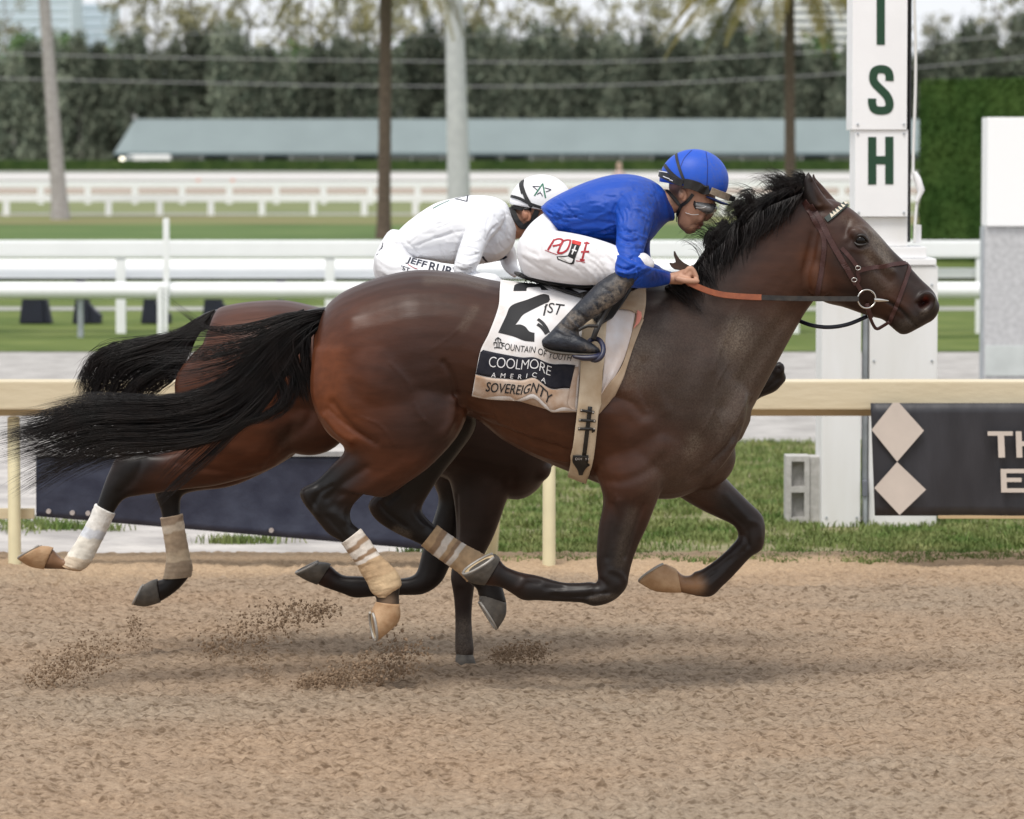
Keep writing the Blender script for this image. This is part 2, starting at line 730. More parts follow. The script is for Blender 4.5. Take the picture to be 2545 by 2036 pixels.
def hair(guides, D, n, k, rad, jit, depth, rootdep=0.0, m='f', tip=.25, curl=0.0, seed=1, lenvar=.25, clumps=0, tight=.25):
    """strands that follow and fill the space between guide lines (x, y[, depth]) on a sheet"""
    rg = np.random.default_rng(seed)
    gs = [resample([(*p, 0.0) if len(p) == 2 else p for p in g], k) for g in guides]
    gs = np.array(gs)
    ng = len(gs)
    V, F = [], []
    base = 0
    tt = np.linspace(0, 1, k)
    if clumps:
        cs = np.sort(rg.random(clumps)) * (ng - 1)
        cj = rg.normal(0, jit, (clumps, 2))
        cp = rg.random(clumps) * 6.28
        cl_ = rg.random(clumps)
    for i in range(n):
        s = rg.random() * (ng - 1)
        ci = rg.integers(0, clumps) if clumps else 0
        if clumps:
            s = min(max(cs[ci] + rg.normal(0, .16), 0), ng - 1.001)
        a = min(int(s), ng - 2)
        f = s - a
        line = gs[a] * (1 - f) + gs[a + 1] * f
        L = 1 - lenvar * rg.random() ** 2
        if clumps:
            L = max(.35, 1 - lenvar * (cl_[ci] ** 2 * .8 + .35 * rg.random() ** 2))
        line = np.stack([np.interp(tt * L, tt, line[:, c]) for c in range(3)], 1)
        off = rg.normal(0, jit, 2)
        ph = rg.random() * 6.28
        if clumps:
            off = cj[ci] + off * tight
            ph = cp[ci] + rg.normal(0, .35)
        line[:, 0] += off[0] * tt ** 1.2 + curl * np.sin(tt * 6 + ph) * tt
        line[:, 1] += off[1] * tt ** 1.2 + curl * np.cos(tt * 5 + ph) * tt
        dy = rg.normal(0, depth) * (rootdep + (1 - rootdep) * np.sqrt(tt)) + line[:, 2]
        P3 = np.array([P(m, line[j, 0], line[j, 1], D + dy[j])[:] for j in range(k)])
        T = np.gradient(P3, axis=0)
        T /= np.linalg.norm(T, axis=1)[:, None] + 1e-9
        A = np.cross(T, [0, 1, 0.01])
        A /= np.linalg.norm(A, axis=1)[:, None] + 1e-9
        Bv = np.cross(T, A)
        r = rad * (1 - (1 - tip) * tt ** 1.5) * rg.uniform(.7, 1.4)
        r[-1] *= .3
        for j3 in range(3):
            g = 2.0944 * j3
            V.append(P3 + (A * math.cos(g) + Bv * math.sin(g)) * r[:, None])
        for j in range(k - 1):
            for j3 in range(3):
                o2 = (j3 + 1) % 3
                F.append((base + j3 * k + j, base + o2 * k + j, base + o2 * k + j + 1, base + j3 * k + j + 1))
        base += 3 * k
    return np.vstack(V), F


def solid(data, name, material, parent=None, smooth=True):
    me = mesh_of(data[0], data[1], name)
    return obj(name, me, material, parent, smooth)


def joined(datas):
    mb = MB()
    for d in datas:
        mb.add(*d)
    return mb.v, mb.f

# ================================================================== THE SETTING
def DG(y):
    return G('f', 1078, y).y


def fft_noise(nx, ny, dx, dy, lo, hi, slope=1.0, seed=0):
    """band limited random relief, wavelengths lo..hi metres, unit deviation"""
    rg = np.random.default_rng(seed)
    a = np.fft.rfft2(rg.normal(size=(ny, nx)))
    ky = np.fft.fftfreq(ny, dy)[:, None]
    kx = np.fft.rfftfreq(nx, dx)[None]
    k = np.sqrt(kx ** 2 + ky ** 2) + 1e-9
    a *= ((k > 1 / hi) & (k < 1 / lo)) * k ** -slope
    r = np.fft.irfft2(a, s=(ny, nx))
    return r / r.std()


def track_material():
    """loose sand: pale dry grains, shade of the pits painted in as dark flecks, warm and grey stretches"""
    m = bpy.data.materials.new('track_sand')
    m.use_nodes = True
    n, l = m.node_tree.nodes, m.node_tree.links
    b = n['Principled BSDF']
    b.inputs['Roughness'].default_value = .95
    b.inputs['Specular IOR Level'].default_value = .08
    tc = n.new('ShaderNodeTexCoord')
    mp = n.new('ShaderNodeMapping')
    mp.inputs['Scale'].default_value = (.58, .80, 1.0)
    l.new(tc.outputs['Object'], mp.inputs['Vector'])

    def noise(sc, det, ro, vec=mp.outputs['Vector']):
        t = n.new('ShaderNodeTexNoise')
        t.inputs['Scale'].default_value = sc
        t.inputs['Detail'].default_value = det
        t.inputs['Roughness'].default_value = ro
        l.new(vec, t.inputs['Vector'])
        return t.outputs['Fac']

    def ramp(fac, stops):
        r = n.new('ShaderNodeValToRGB')
        e = r.color_ramp.elements
        e[0].position, e[0].color = stops[0][0], (*stops[0][1], 1)
        e[1].position, e[1].color = stops[-1][0], (*stops[-1][1], 1)
        for p_, c_ in stops[1:-1]:
            q_ = e.new(p_)
            q_.color = (*c_, 1)
        l.new(fac, r.inputs['Fac'])
        return r.outputs['Color']

    def mul(a, c_):
        x = n.new('ShaderNodeMix')
        x.data_type = 'RGBA'
        x.blend_type = 'MULTIPLY'
        x.inputs['Factor'].default_value = 1
        l.new(a, x.inputs[6])
        l.new(c_, x.inputs[7])
        return x.outputs[2]

    big = ramp(noise(.8, 4, .55), [(.34, (.325, .238, .166)), (.5, (.314, .240, .174)), (.66, (.300, .240, .180))])
    mid = ramp(noise(5, 5, .6), [(.3, (.88, .87, .86)), (.7, (1.05, 1.05, 1.04))])
    crumb_f = noise(44, 2.5, .55)
    pit_shade = ramp(crumb_f, [(.30, (.48, .44, .41)), (.40, (.72, .69, .66)), (.47, (.97, .96, .95)), (.72, (1.14, 1.15, 1.16))])  # dark low end paints shade into the small pits
    grain = ramp(noise(110, 3, .7), [(.3, (.74, .72, .70)), (.7, (1.16, 1.16, 1.16))])
    sx = n.new('ShaderNodeSeparateXYZ')
    l.new(tc.outputs['Object'], sx.inputs['Vector'])
    wob = n.new('ShaderNodeMath')
    wob.operation = 'MULTIPLY_ADD'
    l.new(noise(1.3, 4, .6), wob.inputs[0])
    wob.inputs[1].default_value = 2.2
    l.new(sx.outputs['Y'], wob.inputs[2])
    dry = n.new('ShaderNodeMapRange')          # raked dry sand left along the rail
    dry.inputs['From Min'].default_value = RAIL_D + .25
    dry.inputs['From Max'].default_value = RAIL_D + 1.0
    dry.inputs['To Max'].default_value = .85
    l.new(wob.outputs[0], dry.inputs['Value'])
    tone = n.new('ShaderNodeMix')
    tone.data_type = 'RGBA'
    l.new(dry.outputs['Result'], tone.inputs['Factor'])
    l.new(mul(mul(big, mid), pit_shade), tone.inputs[6])
    tone.inputs[7].default_value = (.46, .335, .22, 1)
    l.new(mul(tone.outputs[2], grain), b.inputs['Base Color'])
    b1 = n.new('ShaderNodeBump')
    b1.inputs['Strength'].default_value = .5
    b1.inputs['Distance'].default_value = .018
    l.new(crumb_f, b1.inputs['Height'])
    b2 = n.new('ShaderNodeBump')
    b2.inputs['Strength'].default_value = .6
    b2.inputs['Distance'].default_value = .006
    l.new(noise(120, 3, .7), b2.inputs['Height'])
    l.new(b1.outputs['Normal'], b2.inputs['Normal'])
    l.new(b2.outputs['Normal'], b.inputs['Normal'])
    return m


RAIL_D = DG(1193)           # inner rail of the dirt track
m_dirt = track_material()
m_sand = mat('pale_sand', (.31, .295, .28), .95, color2=(.47, .45, .43), vscale=3.5, detail=10, bump=.7, bscale=10, spec=.1)
m_gsand = mat('grey_sand', (.33, .31, .30), .95, color2=(.56, .53, .50), vscale=2.4, detail=9, bump=.6, bscale=9, spec=.1)
m_turf = mat('turf', (.075, .115, .026), .9, color2=(.15, .185, .055), vscale=.9, detail=10, bump=.6, bscale=30, spec=.1)
m_turf2 = mat('turf_bright', (.080, .135, .042), .9, color2=(.125, .175, .062), vscale=.25, detail=8, bump=.5, bscale=20, spec=.1)
m_turf3 = mat('turf_olive', (.16, .185, .085), .9, color2=(.21, .23, .11), vscale=.2, detail=8, spec=.1)
m_tan = mat('dry_turf', (.20, .17, .085), .9, color2=(.17, .20, .075), vscale=.12, detail=8, spec=.1)
m_path = mat('path_grey', (.33, .33, .30), .9, var=.12, vscale=.5, spec=.1)
m_dirt2 = mat('far_dirt', (.33, .27, .225), .95, color2=(.38, .32, .27), vscale=.1, spec=.1)
m_soil = mat('verge_soil', (.13, .145, .05), .95, color2=(.30, .265, .17), vscale=5, detail=8, bump=.6, bscale=30, spec=.1)


def strip(name, d0, d1, z, m, hw=None, x0=None, x1=None):
    hw = hw or 60 + d1 * .5
    x0 = -hw if x0 is None else x0
    x1 = hw if x1 is None else x1
    me = mesh_of([(x0, d0, z), (x1, d0, z), (x1, d1, z), (x0, d1, z)], [(0, 1, 2, 3)], name)
    o = obj(name, me, m)
    o['kind'] = 'structure'
    return o


RAIL_D = DG(1193)           # inner rail of the dirt track
strip('ground', -40, 4000, -.12, m_turf3, 2500)
# the dirt track: real relief where it can be made out, level beyond
gx = np.arange(-4.0, 4.001, .0135)
gy = np.arange(11.3, 20.35, .019)
nx, ny = len(gx), len(gy)
h = (.0056 * fft_noise(nx, ny, .0135, .019, .045, .11, .2, 1) + .0034 * fft_noise(nx, ny, .0135, .019, .12, .5, 1.0, 2)
     + .005 * fft_noise(nx, ny, .0135, .019, .7, 4.0, 1.2, 3))
lump = fft_noise(nx, ny, .0135, .019, .03, .09, .6, 4)
h += .008 * np.clip(lump - .9, 0, 2)
edge_n = fft_noise(nx, ny, .0135, .019, .25, 2.5, 1.2, 5)
bank = np.clip((gy[:, None] + .10 * edge_n - (RAIL_D - .12)) / .35, 0, 1)     # loose sand pushed up along the verge
h = h * (1 - .55 * bank) + .016 * bank
h[gy > RAIL_D + .55] -= .03
fade = np.clip(np.minimum((4.0 - np.abs(gx))[None, :] / .5, (gy - 11.3)[:, None] / .4), 0, 1)     # runs out level into the rest of the track
h = h * fade - .0135 * (1 - fade)
XX, YY = np.meshgrid(gx, gy)
co = np.stack([XX, YY, h], -1).reshape(-1, 3)
idx = np.arange(nx * ny).reshape(ny, nx)
quads = np.stack([idx[:-1, :-1], idx[:-1, 1:], idx[1:, 1:], idx[1:, :-1]], -1).reshape(-1, 4)
tm = bpy.data.meshes.new('dirt_track')
tm.vertices.add(len(co))
tm.vertices.foreach_set('co', co.astype(np.float32).ravel())
tm.loops.add(quads.size)
tm.loops.foreach_set('vertex_index', quads.astype(np.int32).ravel())
tm.polygons.add(len(quads))
tm.polygons.foreach_set('loop_start', np.arange(0, quads.size, 4, dtype=np.int32))
tm.polygons.foreach_set('use_smooth', np.ones(len(quads), bool))
tm.update(calc_edges=True)
trk = obj('dirt_track', tm, m_dirt)
trk['kind'] = 'structure'
for xa, xb, ya, yb in ((-90, -3.98, -30, RAIL_D + .3), (3.98, 90, -30, RAIL_D + .3), (-3.98, 3.98, -30, 11.32)):
    o = obj('dirt_track', mesh_of([(xa, ya, -.0145), (xb, ya, -.0145), (xb, yb, -.0145), (xa, yb, -.0145)], [(0, 1, 2, 3)]), m_dirt)
    o['kind'] = 'structure'

Y_GR = DG(930)
Y_SA = DG(737)
XV = G('f', 985, 1195).x      # grass begins here to the right, bare sand to the left
strip('grass_verge', RAIL_D + .1, Y_GR, -.008, m_soil, x0=XV, x1=80)
strip('sand_verge', RAIL_D + .1, Y_GR + .5, -.011, m_gsand, x0=-80, x1=XV + .3)
strip('sand_path', Y_GR - .1, Y_SA, -.018, m_sand)
strip('turf', Y_SA - .1, DG(652), -.01, m_turf)
strip('path', DG(652) - .1, DG(645), -.006, m_path)
strip('turf', DG(645) - .1, DG(520), -.01, m_turf)
strip('turf', DG(520) - .1, DG(472), -.006, m_turf2)
strip('turf', DG(472) - .1, DG(453), -.002, m_tan)
strip('path', DG(453) - .1, DG(449), .002, m_path)
strip('turf', DG(449) - .1, DG(409), .006, m_turf3)
strip('dirt_track', DG(409) - .1, DG(388), .01, m_dirt2)
strip('sand_path', DG(388) - .1, 700, .014, m_path)


# ---- grass blades of the verge and of the tufts on the sand
def blades(name, pts, hmin, hmax, w, m, label, seed=3):
    rg = np.random.default_rng(seed)
    n = len(pts)
    ang = rg.random(n) * 6.283
    hh = rg.uniform(hmin, hmax, n)
    lean = rg.normal(0, .55, (n, 2)) * hh[:, None]
    V = np.zeros((n, 5, 3))
    ca, sa = np.cos(ang) * w, np.sin(ang) * w
    V[:, 0, 0], V[:, 0, 1], V[:, 0, 2] = pts[:, 0] - ca, pts[:, 1] - sa, pts[:, 2] - .01
    V[:, 1, 0], V[:, 1, 1], V[:, 1, 2] = pts[:, 0] + ca, pts[:, 1] + sa, pts[:, 2] - .01
    V[:, 2, 0], V[:, 2, 1], V[:, 2, 2] = pts[:, 0] + ca * .8 + lean[:, 0] * .4, pts[:, 1] + sa * .8 + lean[:, 1] * .4, pts[:, 2] + hh * .6
    V[:, 3, 0], V[:, 3, 1], V[:, 3, 2] = pts[:, 0] - ca * .8 + lean[:, 0] * .4, pts[:, 1] - sa * .8 + lean[:, 1] * .4, pts[:, 2] + hh * .6
    V[:, 4, 0], V[:, 4, 1], V[:, 4, 2] = pts[:, 0] + lean[:, 0], pts[:, 1] + lean[:, 1], pts[:, 2] + hh
    me = bpy.data.meshes.new(name)
    k = np.arange(n)[:, None] * 5
    loops = np.hstack([k + [0, 1, 2, 3], k + [3, 2, 4]]).astype(np.int32).ravel()
    me.vertices.add(n * 5)
    me.vertices.foreach_set('co', V.astype(np.float32).ravel())
    me.loops.add(len(loops))
    me.loops.foreach_set('vertex_index', loops)
    me.polygons.add(2 * n)
    st = np.stack([np.arange(n) * 7, np.arange(n) * 7 + 4], 1).astype(np.int32).ravel()
    me.polygons.foreach_set('loop_start', st)
    me.update(calc_edges=True)
    o = obj(name, me, m)
    return tag(o, label, 'grass', kind='stuff')


m_blade = mat('grass_blade', (.085, .155, .032), .7, color2=(.25, .27, .105), vscale=3.2, detail=9, spec=.2)
rg = np.random.default_rng(5)
dens = fft_noise(512, 512, .02, .02, .3, 3, 1.0, 9)
N = 120000
gxp = XV - .15 + rg.random(N) ** 1.0 * (5.2 - XV)
gyp = RAIL_D + .05 + (rg.random(N) ** 1.5) * (Y_GR - RAIL_D)
nzv = dens[((gyp * 40) % 512).astype(int), ((gxp * 40) % 512).astype(int)]
keep = (nzv + rg.normal(0, .35, N) > -.75) & (gyp > RAIL_D + .10 + .07 * nzv) & ~((np.hypot((gxp - G('f', 1470, 1150).x) / .45, (gyp - DG(1150)) / .35) < 1) & (rg.random(N) < .75))
blades('verge_grass', np.stack([gxp, gyp, np.full(N, 0.0)], 1)[keep], .012, .036, .004, m_blade, 'short green grass on the verge behind the inner rail')
tp = []
for fx, fy, rx, ry, n in ((50, 1106, .30, .35, 420), (150, 1110, .16, .10, 160), (215, 1113, .14, .06, 90), (505, 1140, .22, .07, 260), (230, 932, .35, .25, 260), (880, 1166, .12, .08, 90)):
    c = G('f', fx, fy)
    tp.append(np.stack([rg.normal(c.x, rx * .5, n), rg.normal(c.y, ry * .5, n), np.zeros(n)], 1))
blades('grass_tufts', np.vstack(tp), .02, .05, .004, m_blade, 'sparse grass tufts on the pale sand behind the rail')

# ---- inner rail: cream board on slanting posts, banners hung on it
m_cream = mat('cream_rail', (.56, .47, .305), .55, color2=(.64, .56, .40), vscale=3, bump=.15, bscale=30, detail=6, stretch=(.3, 1, 1))
m_gal0 = mat('bolt_steel', (.4, .4, .4), .4, metal=.7)
m_post = mat('cream_post', (.70, .64, .42), .5, var=.06, vscale=6)
D = RAIL_D
zt, zb = P('f', 1078, 802, D).z, P('f', 1078, 861, D).z
rail = thing('rail_fence', (0, D, 0), 'cream inner rail board along the dirt track with slanting posts', 'rail')
for xa, xb in ((-9.0, -3.02), (-3.0, 2.98), (3.0, 9.0)):
    MB().box(xa, xb, D - .06, D + .16, zb, zt).build('rail_board', m_cream, rail, bevel=.008)
    MB().box(xa, xb, D + .17, D + .23, zb - .045, zt - .06).build('back_board', m_cream, rail, bevel=.004)
for fx in (-1096, 30, 1156, 2282):
    x = P('f', fx, 1190, D).x
    MB().tube([(x, D + .02, -.05), (x, D + .02, .5), (x - .01, D + .10, zb - .05)], [.032, .031, .03], 12).build('post', m_post, rail, True)
    x2 = x - SIZE(112, D)
    if fx > 2000:
        continue
    MB().tube([(x2 - .03, D + .42, -.05), (x2 + .03, D + .14, zb - .04)], [.03, .028], 12).build('brace_post', m_post, rail, True)
for xj in (-3.01, 2.99):
    MB().box(xj - .09, xj + .09, D - .066, D + .166, zb - .006, zt + .006).build('joint_sleeve', m_cream, rail, bevel=.004)
    for dx in (-.06, .06):
        MB().tube([(xj + dx, D - .074, (zb + zt) / 2), (xj + dx, D - .064, (zb + zt) / 2)], .009, 8).build('bolt', m_gal0, rail)
xl0, xl1 = P('f', -700, 1085, D + .12).x, P('f', 73, 1085, D + .12).x
z1 = P('f', 0, 1083, D + .12).z
MB().box(xl0, xl1, D + .09, D + .13, z1 - .02, z1 + .03).build('lower_board', m_cream, rail, bevel=.004)

m_navy = mat('navy_vinyl', (.014, .018, .040), .55, color2=(.034, .041, .070), vscale=9, detail=9, bump=.12, bscale=5)
m_black = mat('black_vinyl', (.014, .014, .018), .5, color2=(.035, .035, .042), vscale=7, detail=9, bump=.12, bscale=5, stretch=(1, 1, .25))
m_grom = mat('grommet', (.55, .5, .48), .4, metal=.6)
m_beige = mat('banner_beige', (.58, .51, .45), .6, var=.06, vscale=7)
m_grey_edge = mat('banner_hem', (.30, .30, .30), .6, var=.15, vscale=20)


def banner(name, quad, d, m, label, hem=None):
    """hanging sheet with a slight belly; quad tl,tr,br,bl on the full sheet"""
    nu, nv = 40, 12
    vs, fs = [], []
    for j in range(nv):
        for i in range(nu):
            u, v = i / (nu - 1), j / (nv - 1)
            x = (quad[0][0] * (1 - u) + quad[1][0] * u) * (1 - v) + (quad[3][0] * (1 - u) + quad[2][0] * u) * v
            y = (quad[0][1] * (1 - u) + quad[1][1] * u) * (1 - v) + (quad[3][1] * (1 - u) + quad[2][1] * u) * v
            dd = d - .012 * math.sin(u * 17) * v - .01 * math.sin(v * 3.1 + u * 5)
            vs.append(P('f', x, y, dd))
    n = nu * nv
    vs += [v + Vector((0, .008, 0)) for v in vs]
    for j in range(nv - 1):
        for i in range(nu - 1):
            q = (j * nu + i, j * nu + i + 1, j * nu + nu + i + 1, j * nu + nu + i)
            fs += [q, tuple(k + n for k in q[::-1])]
    ed = list(range(nu)) + [j * nu + nu - 1 for j in range(1, nv)] + [(nv - 1) * nu + i for i in range(nu - 2, -1, -1)] + [j * nu for j in range(nv - 2, 0, -1)]
    for i in range(len(ed)):
        p, q = ed[i], ed[(i + 1) % len(ed)]
        fs.append((p, p + n, q + n, q))
    root = thing(name, P('f', quad[3][0], quad[3][1], d), label, 'banner')
    o = solid((vs, fs), 'sheet', m, root)
    return root, bvh_of(mesh_of(vs, fs))


bl, bv = banner('banner', ((76, 957), (1000, 957), (1000, 1166), (76, 1087)), D - .10, m_navy, 'plain navy banner sagging low under the cream rail')
a, b = P('f', 76, 953, D - .105), P('f', 1000, 953, D - .105)
MB().box(a.x, b.x, D - .118, D - .09, a.z - .018, a.z + .004).build('hem', m_grey_edge, bl)
for fx, fy in ((102, 1077), (152, 1080), (185, 1081), (571, 1117)):
    c = P('f', fx, fy, D - .13)
    MB().tube([c, c + Vector((0, .02, 0))], .012, 10).build('grommet', m_grom, bl)
br, bv = banner('banner', ((1833, 849), (2500, 849), (2500, 1087), (1842, 1086)), D - .10, m_black, 'black banner with beige diamonds and letters beside the finish tower')


def flat_poly(m, pts, d, name, material, parent, th=.004):
    q = [P(m, x, y, d) for x, y in pts]
    return MB().prism([(p.x, p.z) for p in q], d - th, d).build(name, material, parent)


DB = D - .135
flat_poly('R6', ((1330, 815), (1368, 815), (1525, 990), (1356, 1186), (1195, 985)), DB, 'diamond', m_beige, br)
flat_poly('R6', ((1356, 1188), (1538, 1362), (1372, 1522), (1212, 1352)), DB, 'diamond', m_beige, br)
flat_poly('R6', ((1925, 995), (2085, 995), (2085, 1022), (2030, 1022), (2036, 1160), (1995, 1160), (1990, 1022), (1928, 1022)), DB, 'letter', m_beige, br)
flat_poly('R6', ((2103, 995), (2140, 995), (2142, 1058), (2230, 1058), (2228, 995), (2266, 995), (2272, 1160), (2234, 1160), (2232, 1088), (2143, 1088), (2146, 1160), (2109, 1160)), DB, 'letter', m_beige, br)
flat_poly('R6', ((2008, 1232), (2160, 1232), (2160, 1258), (2044, 1258), (2045, 1288), (2140, 1288), (2140, 1314), (2046, 1314), (2048, 1354), (2164, 1354), (2164, 1380), (2012, 1380)), DB, 'letter', m_beige, br)
MB().box(P('f', 1975, 1088, D - .1).x, 6.2, D - .13, D - .08, P('f', 2000, 1091, D - .1).z, P('f', 2000, 1086, D - .1).z).build('bottom_batten', mat('batten', (.5, .36, .2), .7), br)

# ---- finish tower
m_white = mat('white_paint', (.86, .86, .875), .4, var=.03, vscale=3, bump=.05, bscale=60)
m_white2 = mat('white_paint_worn', (.81, .81, .82), .45, color2=(.70, .69, .67), vscale=1.6, detail=12, stretch=(3, 3, .6))
m_green = mat('dark_green_letters', (.008, .05, .022), .45)
m_gal = mat('galvanised_pipe', (.38, .41, .44), .4, var=.15, vscale=12, metal=.3)
m_dark = mat('dark_gap', (.03, .032, .035), .7)
DF = DG(1106)
ft = thing('finish_tower', G('f', 1852, 1106), 'white finish line tower with dark green letters on a boxed base', 'finish post')


def fbox(x0, x1, y0, y1, dfront, depth, name, material, parent, bevel=.006, m='f'):
    a, b = P(m, x0, y1, dfront), P(m, x1, y0, dfront)
    return MB().box(a.x, b.x, dfront, dfront + depth, a.z, b.z).build(name, material, parent, bevel=bevel)


fbox(1729, 1814, 560, 1112, DF, .45, 'base_post', m_white2, ft)
fbox(1829, 1975, 560, 1112, DF + .02, .43, 'base_box', m_white2, ft)
fbox(1815, 1828, 560, 1030, DF + .06, .05, 'gap_strip', m_gal, ft, .003)
fbox(1795, 1972, 545, 559, DF + .01, .44, 'step', m_white, ft)
fbox(1795, 1951, 520, 544, DF + .03, .38, 'step', m_white, ft)
fbox(1812, 1911, 457, 519, DF + .06, .30, 'mast', m_white2, ft)
fbox(1800, 1912, 274, 456.5, DF + .03, .36, 'sign_panel', m_white, ft, .003)
fbox(1794, 1915, -700, 273.5, DF + .02, .38, 'sign_panel', m_white, ft, .003)
fbox(1912.5, 1924, -700, 510, DF + .10, .28, 'side_channel', m_dark, ft, .002)
fbox(1816, 1827, 1012, 1046, DF - .02, .06, 'junction_box', mat('box_grey', (.16, .17, .2), .5), ft)
c0, c1 = P('f', 1822, 1046, DF), P('f', 1822, 1112, DF)
MB().tube([c0, c1], .011, 10).build('conduit', m_gal, ft, True)
q = [P('f', 1925 + 3 * math.sin(y * .012), y, DF + .05) for y in range(-400, 380, 40)]
q += [P('f', x, y, DF + .05) for x, y in ((1930, 392), (1937, 410), (1930, 432), (1927, 470), (1926, 510))]
MB().tube(q, .008, 8).build('cable', m_white2, ft, True)
q = [P('f', x, y, DF + .04) for x, y in ((1926, 362), (1932, 376), (1940, 400), (1930, 425))]
MB().tube(q, [.01, .018, .018, .01], 8).build('cable_clamp', m_white, ft, True)
fbox(1926, 1940, 474, 512, DF + .1, .1, 'bracket', m_white, ft, .003)
for bx, by, dd in ((1806, 262, .018), (1903, 262, .018), (1806, 282, .028), (1903, 282, .028), (1808, 448, .028), (1903, 448, .028), (1740, 600, -.002), (1804, 600, -.002), (1740, 1090, -.002), (1804, 1090, -.002), (1840, 600, .018), (1962, 600, .018), (1840, 760, .018), (1962, 760, .018)):
    c = P('f', bx, by, DF + dd)
    MB().tube([c + Vector((0, -.005, 0)), c + Vector((0, .004, 0))], .006, 8).build('bolt', m_gal, ft)
DL = DF + .017


def stroke_letter(m, pts, width, d, k=8):
    s = spline(pts, k) if len(pts) > 2 else np.array(pts, float)
    vs, n = [], len(s)
    L, R = [], []
    for i in range(n):
        t = s[min(i + 1, n - 1)] - s[max(i - 1, 0)]
        t = t / np.linalg.norm(t)
        nn = np.array([-t[1], t[0]]) * width / 2
        L.append(P(m, *(s[i] + nn), d))
        R.append(P(m, *(s[i] - nn), d))
    vs = L + R + [v + Vector((0, .004, 0)) for v in L + R]
    fs = []
    for i in range(n - 1):
        fs += [(i, i + 1, n + i + 1, n + i), (2 * n + i, 3 * n + i, 3 * n + i + 1, 2 * n + i + 1),
               (i, 2 * n + i, 2 * n + i + 1, i + 1), (n + i, n + i + 1, 3 * n + i + 1, 3 * n + i)]
    fs += [(0, n, 3 * n, 2 * n), (n - 1, 3 * n - 1, 4 * n - 1, 2 * n - 1)]
    return vs, fs


S_path = [(1308, 511), (1308, 478), (1294, 447), (1254, 436), (1216, 449), (1205, 490), (1216, 525), (1252, 563), (1290, 603), (1308, 648), (1298, 688), (1254, 698), (1214, 688), (1199, 655), (1199, 621)]
LET = [('R3', [(1254, -270), (1254, 283)], 52)]
solid(stroke_letter('R3', [(1253, -30), (1253, 283)], 52, DL), 'letter', m_green, ft, False)
solid(stroke_letter('R3', S_path, 52, DL), 'letter', m_green, ft, False)
DL2 = DF + .027
hh = joined([stroke_letter('R3', [(1199, 864), (1199, 1164)], 52, DL2), stroke_letter('R3', [(1307, 862), (1307, 1162)], 52, DL2),
             stroke_letter('R3', [(1225, 1010), (1281, 1010)], 52, DL2)])
solid(hh, 'letter', m_green, ft, False)

# ---- cinder block standing on end
m_conc = mat('concrete_block', (.40, .39, .37), .95, color2=(.52, .51, .49), vscale=30, detail=8, bump=.5, bscale=120, spec=.1)
DC = DG(1101)
cb = thing('cinder_block', G('f', 1692, 1101), 'grey hollow concrete block standing on end against the finish tower', 'concrete block')
a, b = P('f', 1655, 1101, DC), P('f', 1705, 961, DC)
x0, x1, z0, z1 = a.x, b.x, 0.0, b.z
t = .028
zm = (z0 + z1) / 2
W = .19
mb = MB()
for (zz0, zz1) in ((z0, z0 + t), (zm - t * .55, zm + t * .55), (z1 - t, z1)):
    mb.box(x0 + t, x1 - t, DC, DC + W, zz0, zz1)
blk = mb
blk.box(x0, x0 + t, DC, DC + W, z0, z1).box(x1 - t, x1, DC, DC + W, z0, z1)
blk.build('shell', m_conc, cb)
# its long face turned towards the tower
MB().box(x1 + .002, P('f', 1729, 1101, DC).x - .01, DC + .012, DC + W, z0, z1 - .004).build('end_face', m_conc, cb, bevel=.004)
MB().box(x0 + t, x1 - t, DC + .065, DC + .08, z0 + t, z1 - t).build('back_web', m_conc, cb)

# ---- concrete pillar with white box sign at the frame's edge
m_speck = mat('grey_pillar', (.42, .42, .43), .8, color2=(.54, .54, .55), vscale=22, detail=9, bump=.2, bscale=80)
m_signw = mat('sign_white', (.90, .90, .90), .35)
DP = DG(845)
pl = thing('sign_pillar', G('f', 2110, 845), 'grey speckled pillar carrying a plain white box sign', 'sign')
fbox(2072, 2300, 478, 846, DP, .35, 'pillar', m_speck, pl, .01)
fbox(2067, 2076, 478, 846, DP + .08, .2, 'edge_post', m_gal, pl, .004)
fbox(2078, 2310, 247, 477, DP - .03, .40, 'sign_box', m_signw, pl, .008)
fbox(2074, 2305, 728, 792, DP - .012, .03, 'plinth_band', mat('band_grey', (.50, .53, .52), .6, var=.1, vscale=5), pl, .004)

# ---- white rails of the turf course
m_pvc = mat('white_plastic', (.86, .865, .875), .3, var=.02, vscale=4)
m_shadow_strip = mat('shadow_strip', (.03, .035, .03), .8)  # near-black colour for the shade painted in beneath the lower board
DT = DG(700)
r1 = thing('rail_fence', (0, DT, 0), 'white turf course rail, tall double board on square posts', 'rail')
za, zb2 = P('f', 0, 506, DT).z, P('f', 0, 543, DT).z
X0, X1 = P('f', -1800, 700, DT).x, P('f', 1935, 700, DT).x
XE = P('f', 3900, 700, DT).x
MB().box(X0, XE, DT - .06, DT + .06, zb2, za).build('top_rail', m_pvc, r1, bevel=.03)
za3, zb3 = P('f', 0, 547, DT).z, P('f', 0, 586, DT).z
XB = P('f', 1800, 600, DT).x
MB().add([(X0, DT + .075, zb3), (XB, DT + .075, zb3), (XB, DT + .34, za3), (X0, DT + .34, za3), (X0, DT + .09, zb3 - .004), (XB, DT + .09, zb3 - .004), (XB, DT + .36, za3 - .01), (X0, DT + .36, za3 - .01)],
         [(0, 1, 2, 3), (7, 6, 5, 4), (0, 4, 5, 1), (1, 5, 6, 2), (2, 6, 7, 3), (3, 7, 4, 0)]).build('lower_board', m_pvc, r1)
MB().box(P('f', 1930, 600, DT).x, XE, DT + .07, DT + .13, zb3, P('f', 0, 565, DT).z).build('lower_board', m_pvc, r1, bevel=.012)
zd = P('f', 0, 591.5, DT).z
